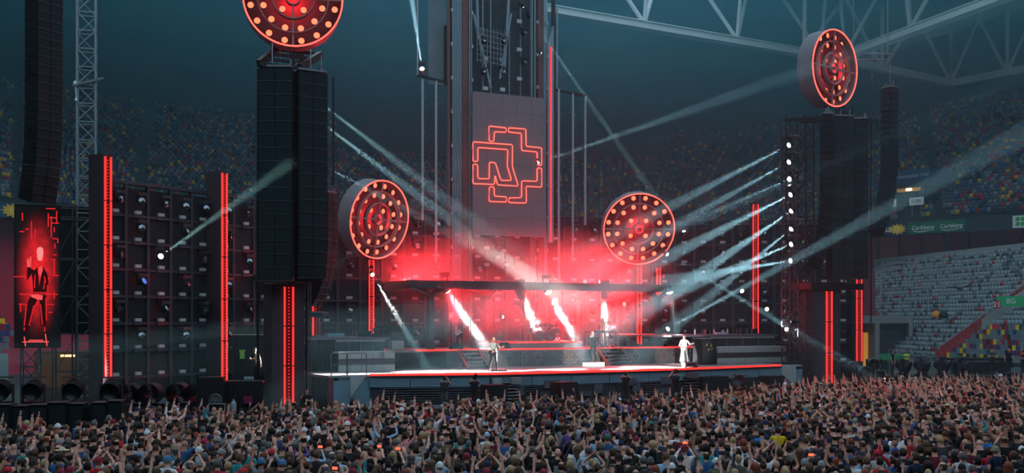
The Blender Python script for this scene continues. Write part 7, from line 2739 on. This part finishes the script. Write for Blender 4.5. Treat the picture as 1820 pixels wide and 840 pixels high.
for k, (px, py, lab, hair, sh, arms) in enumerate(((1763, 632, 'technician in grey T-shirt with folded arms behind the desk', 'cropped', SC['charcoal'], ('fold', 'fold')), (1793, 632, 'bald technician in a black T-shirt with a pass', None, SC['black'], ('down', 'down')), (1818, 636, 'technician in a black cap at the end of the desk', 'cap', SC['black'], ('fold', 'down')),
                                               (1586, 634, 'stagehand in black leaning beside the flood lamps', 'short', SC['black'], ('down', 'down')))):
    Y = 80.6 if k < 3 else 76
    z = CAM_Z - (py - 14 - HOR) / F_PX * Y - 1.78
    z = max(0, z)
    make_person(lab, Vector((W(px, 0, Y).x, Y, z)), math.pi + (.2, 0, .5, 1.0)[k], hair, HATC['black'] if hair == 'cap' else HC['brown'], sh, arms, group=None, broad=1.1)
    t_ = thing('standing_box', 'black box under the %s' % lab, 'box', Vector((W(px, 0, Y).x, Y, 0)))
    if z > .1:
        m = MB(); m.bb(-.5, .5, -.4, .4, 0, z - .03); m.build('body', BLACK, t_)
        m = MB(); m.bb(-.52, .52, -.42, .42, z - .03, z); m.build('lid', DARKG, t_)
    else:
        bpy.data.objects.remove(t_)
Y = 92
Pst = Vector((W(1611, 0, Y).x, Y, 0)); zst = CAM_Z - (622 - HOR) / F_PX * Y - 1.75
make_person('steward in a bright yellow vest below the terrace rails', Pst + Vector((0, 0, zst)), math.pi, 'short', HC['black'], (.55, .75, .05), ('down', 'down'), group=None, broad=1.1)
t_ = thing('steward_step', 'concrete step under the steward in the yellow vest', 'step', Pst)
m = MB(); m.bb(-1.2, 1.2, -.5, .8, 0, zst); m.build('block', CONC, t_)
for k, (px, py, lab) in enumerate(((1664, 563, 'orange bag left on the terrace'), (1677, 562, 'black bag left on the terrace beside the orange one'))):
    P = bowl(.62 + .12 * k, 10 / NR); P = Vector((W(px, py, P.y).x, P.y, bowl(.62, 10.5 / NR).z + .05))
    m = MB(); m.smooth = True; m.lathe([(0, 0), (.4, .02), (.42, .3), (.25, .6), (.08, .7), (0, .7)], 12)
    tag(m.build('bag', mat('bag_' + str(k), ((.6, .25, .04), (.02, .02, .02))[k], .7), None, P), lab, 'bag')

# round fans, cases and consoles at the foot of the far tower
for k, (px, py, r_) in enumerate(((1539, 665, .5), (1554, 649, .42), (1519, 655, .45))):
    Y = 74 + k * .4
    P = W(px, py, Y)
    t_ = thing('drum_fan', 'round black fan in a frame by the far tower, %s' % ['lowest one', 'upper one', 'one nearest the red fin'][k], 'fan', P, .1)
    m = MB(); m.smooth = True; m.lathe([(r_, 0), (r_ + .05, 0), (r_ + .05, .25), (r_, .25)], 22, (0, 0, 0), (0, 1, 0), closed=True); m.build('ring', GREYM, t_)
    m = MB(); m.lathe([(0, .2), (r_, .2)], 22, (0, 0, 0), (0, 1, 0)); m.build('back_mesh', BLACK, t_)
    m = MB(); m.lathe([(0, .02), (r_ * .3, .03), (r_ * .3, .1)], 14, (0, 0, 0), (0, 1, 0)); m.build('hub', DARKG, t_)
    for q in range(5):
        a = q * 1.257
        m = MB(); m.prism([(-.04, r_ * .25), (.1, r_ * .3), (.16, r_ * .92), (-.06, r_ * .95)], (0, .1, 0), (math.cos(a), 0, math.sin(a)), (-math.sin(a), 0, math.cos(a)), (0, 1, 0), .02); m.build('fan_blade', DARKG, t_)
    m = MB(); m.bb(-r_ - .08, -r_ - .02, 0, .2, -P.z, r_); m.bb(r_ + .02, r_ + .08, 0, .2, -P.z, r_); m.bb(-r_, r_, 0, .2, -r_ - .12, -r_ - .06); m.build('frame', BLACKM, t_)
P = Vector((W(1562, 0, 73).x, 73, 0))
t_ = thing('road_case', 'pale edged road case beside the round fans', 'case', P, .05)
m = MB(); m.bb(-.32, .32, -.3, .3, .0, 1.9); m.build('body', BLACK, t_)
m = MB()
for z in (.95, 1.4, 1.9):
    m.beam((-.34, -.31, z), (.34, -.31, z), .04)
for x in (-.34, .34):
    m.beam((x, -.31, 0), (x, -.31, 1.9), .04)
m.build('silver_edge', STEEL, t_)
for k, (px, w, h, Y) in enumerate(((1445, 1.2, 1.6, 73), (1500, 1.6, 2.2, 74.5), (1585, 1.4, 1.5, 74), (1440, .8, 3.2, 76))):
    gear_box(Vector((W(px, 0, Y).x, Y, 0)), (w, .8, h), 'black equipment rack at the foot of the far tower, %s' % ['before the lit column', 'behind the lit column', 'beside the flood lamp platform', 'under the lattice ladder'][k], BLACK, 'equipment_rack', 'rack', .1)
m_ = None
bd = thing('hanging_bird', 'dark bird with spread wings gliding before the terrace', 'bird', W(1705, 512, 82), .1)
m = MB(); m.smooth = True
m.path([(-.28, 0, 0), (-.12, 0, .01), (.1, 0, .0), (.22, 0, .03)], [.01, .07, .06, .03], 8)
m.smooth = False
m._add([(-.05, 0, .03), (.1, 0, .03), (1.1, -.2, .42), (1.5, -.2, .62), (.6, -.05, .10), (-.15, 0, .03), (-.8, .1, .12), (-1.1, .1, .14), (-.55, .05, .0)], [(0, 1, 4), (1, 2, 4), (2, 3, 4), (0, 4, 1), (5, 6, 8), (6, 7, 8), (0, 5, 8), (4, 2, 1), (4, 3, 2), (8, 6, 5)])
m.build('body', mat('bird_dark', (.02, .03, .03), .8), bd)
bd.name = 'bird'
bpy.data.scenes.remove(LAB)
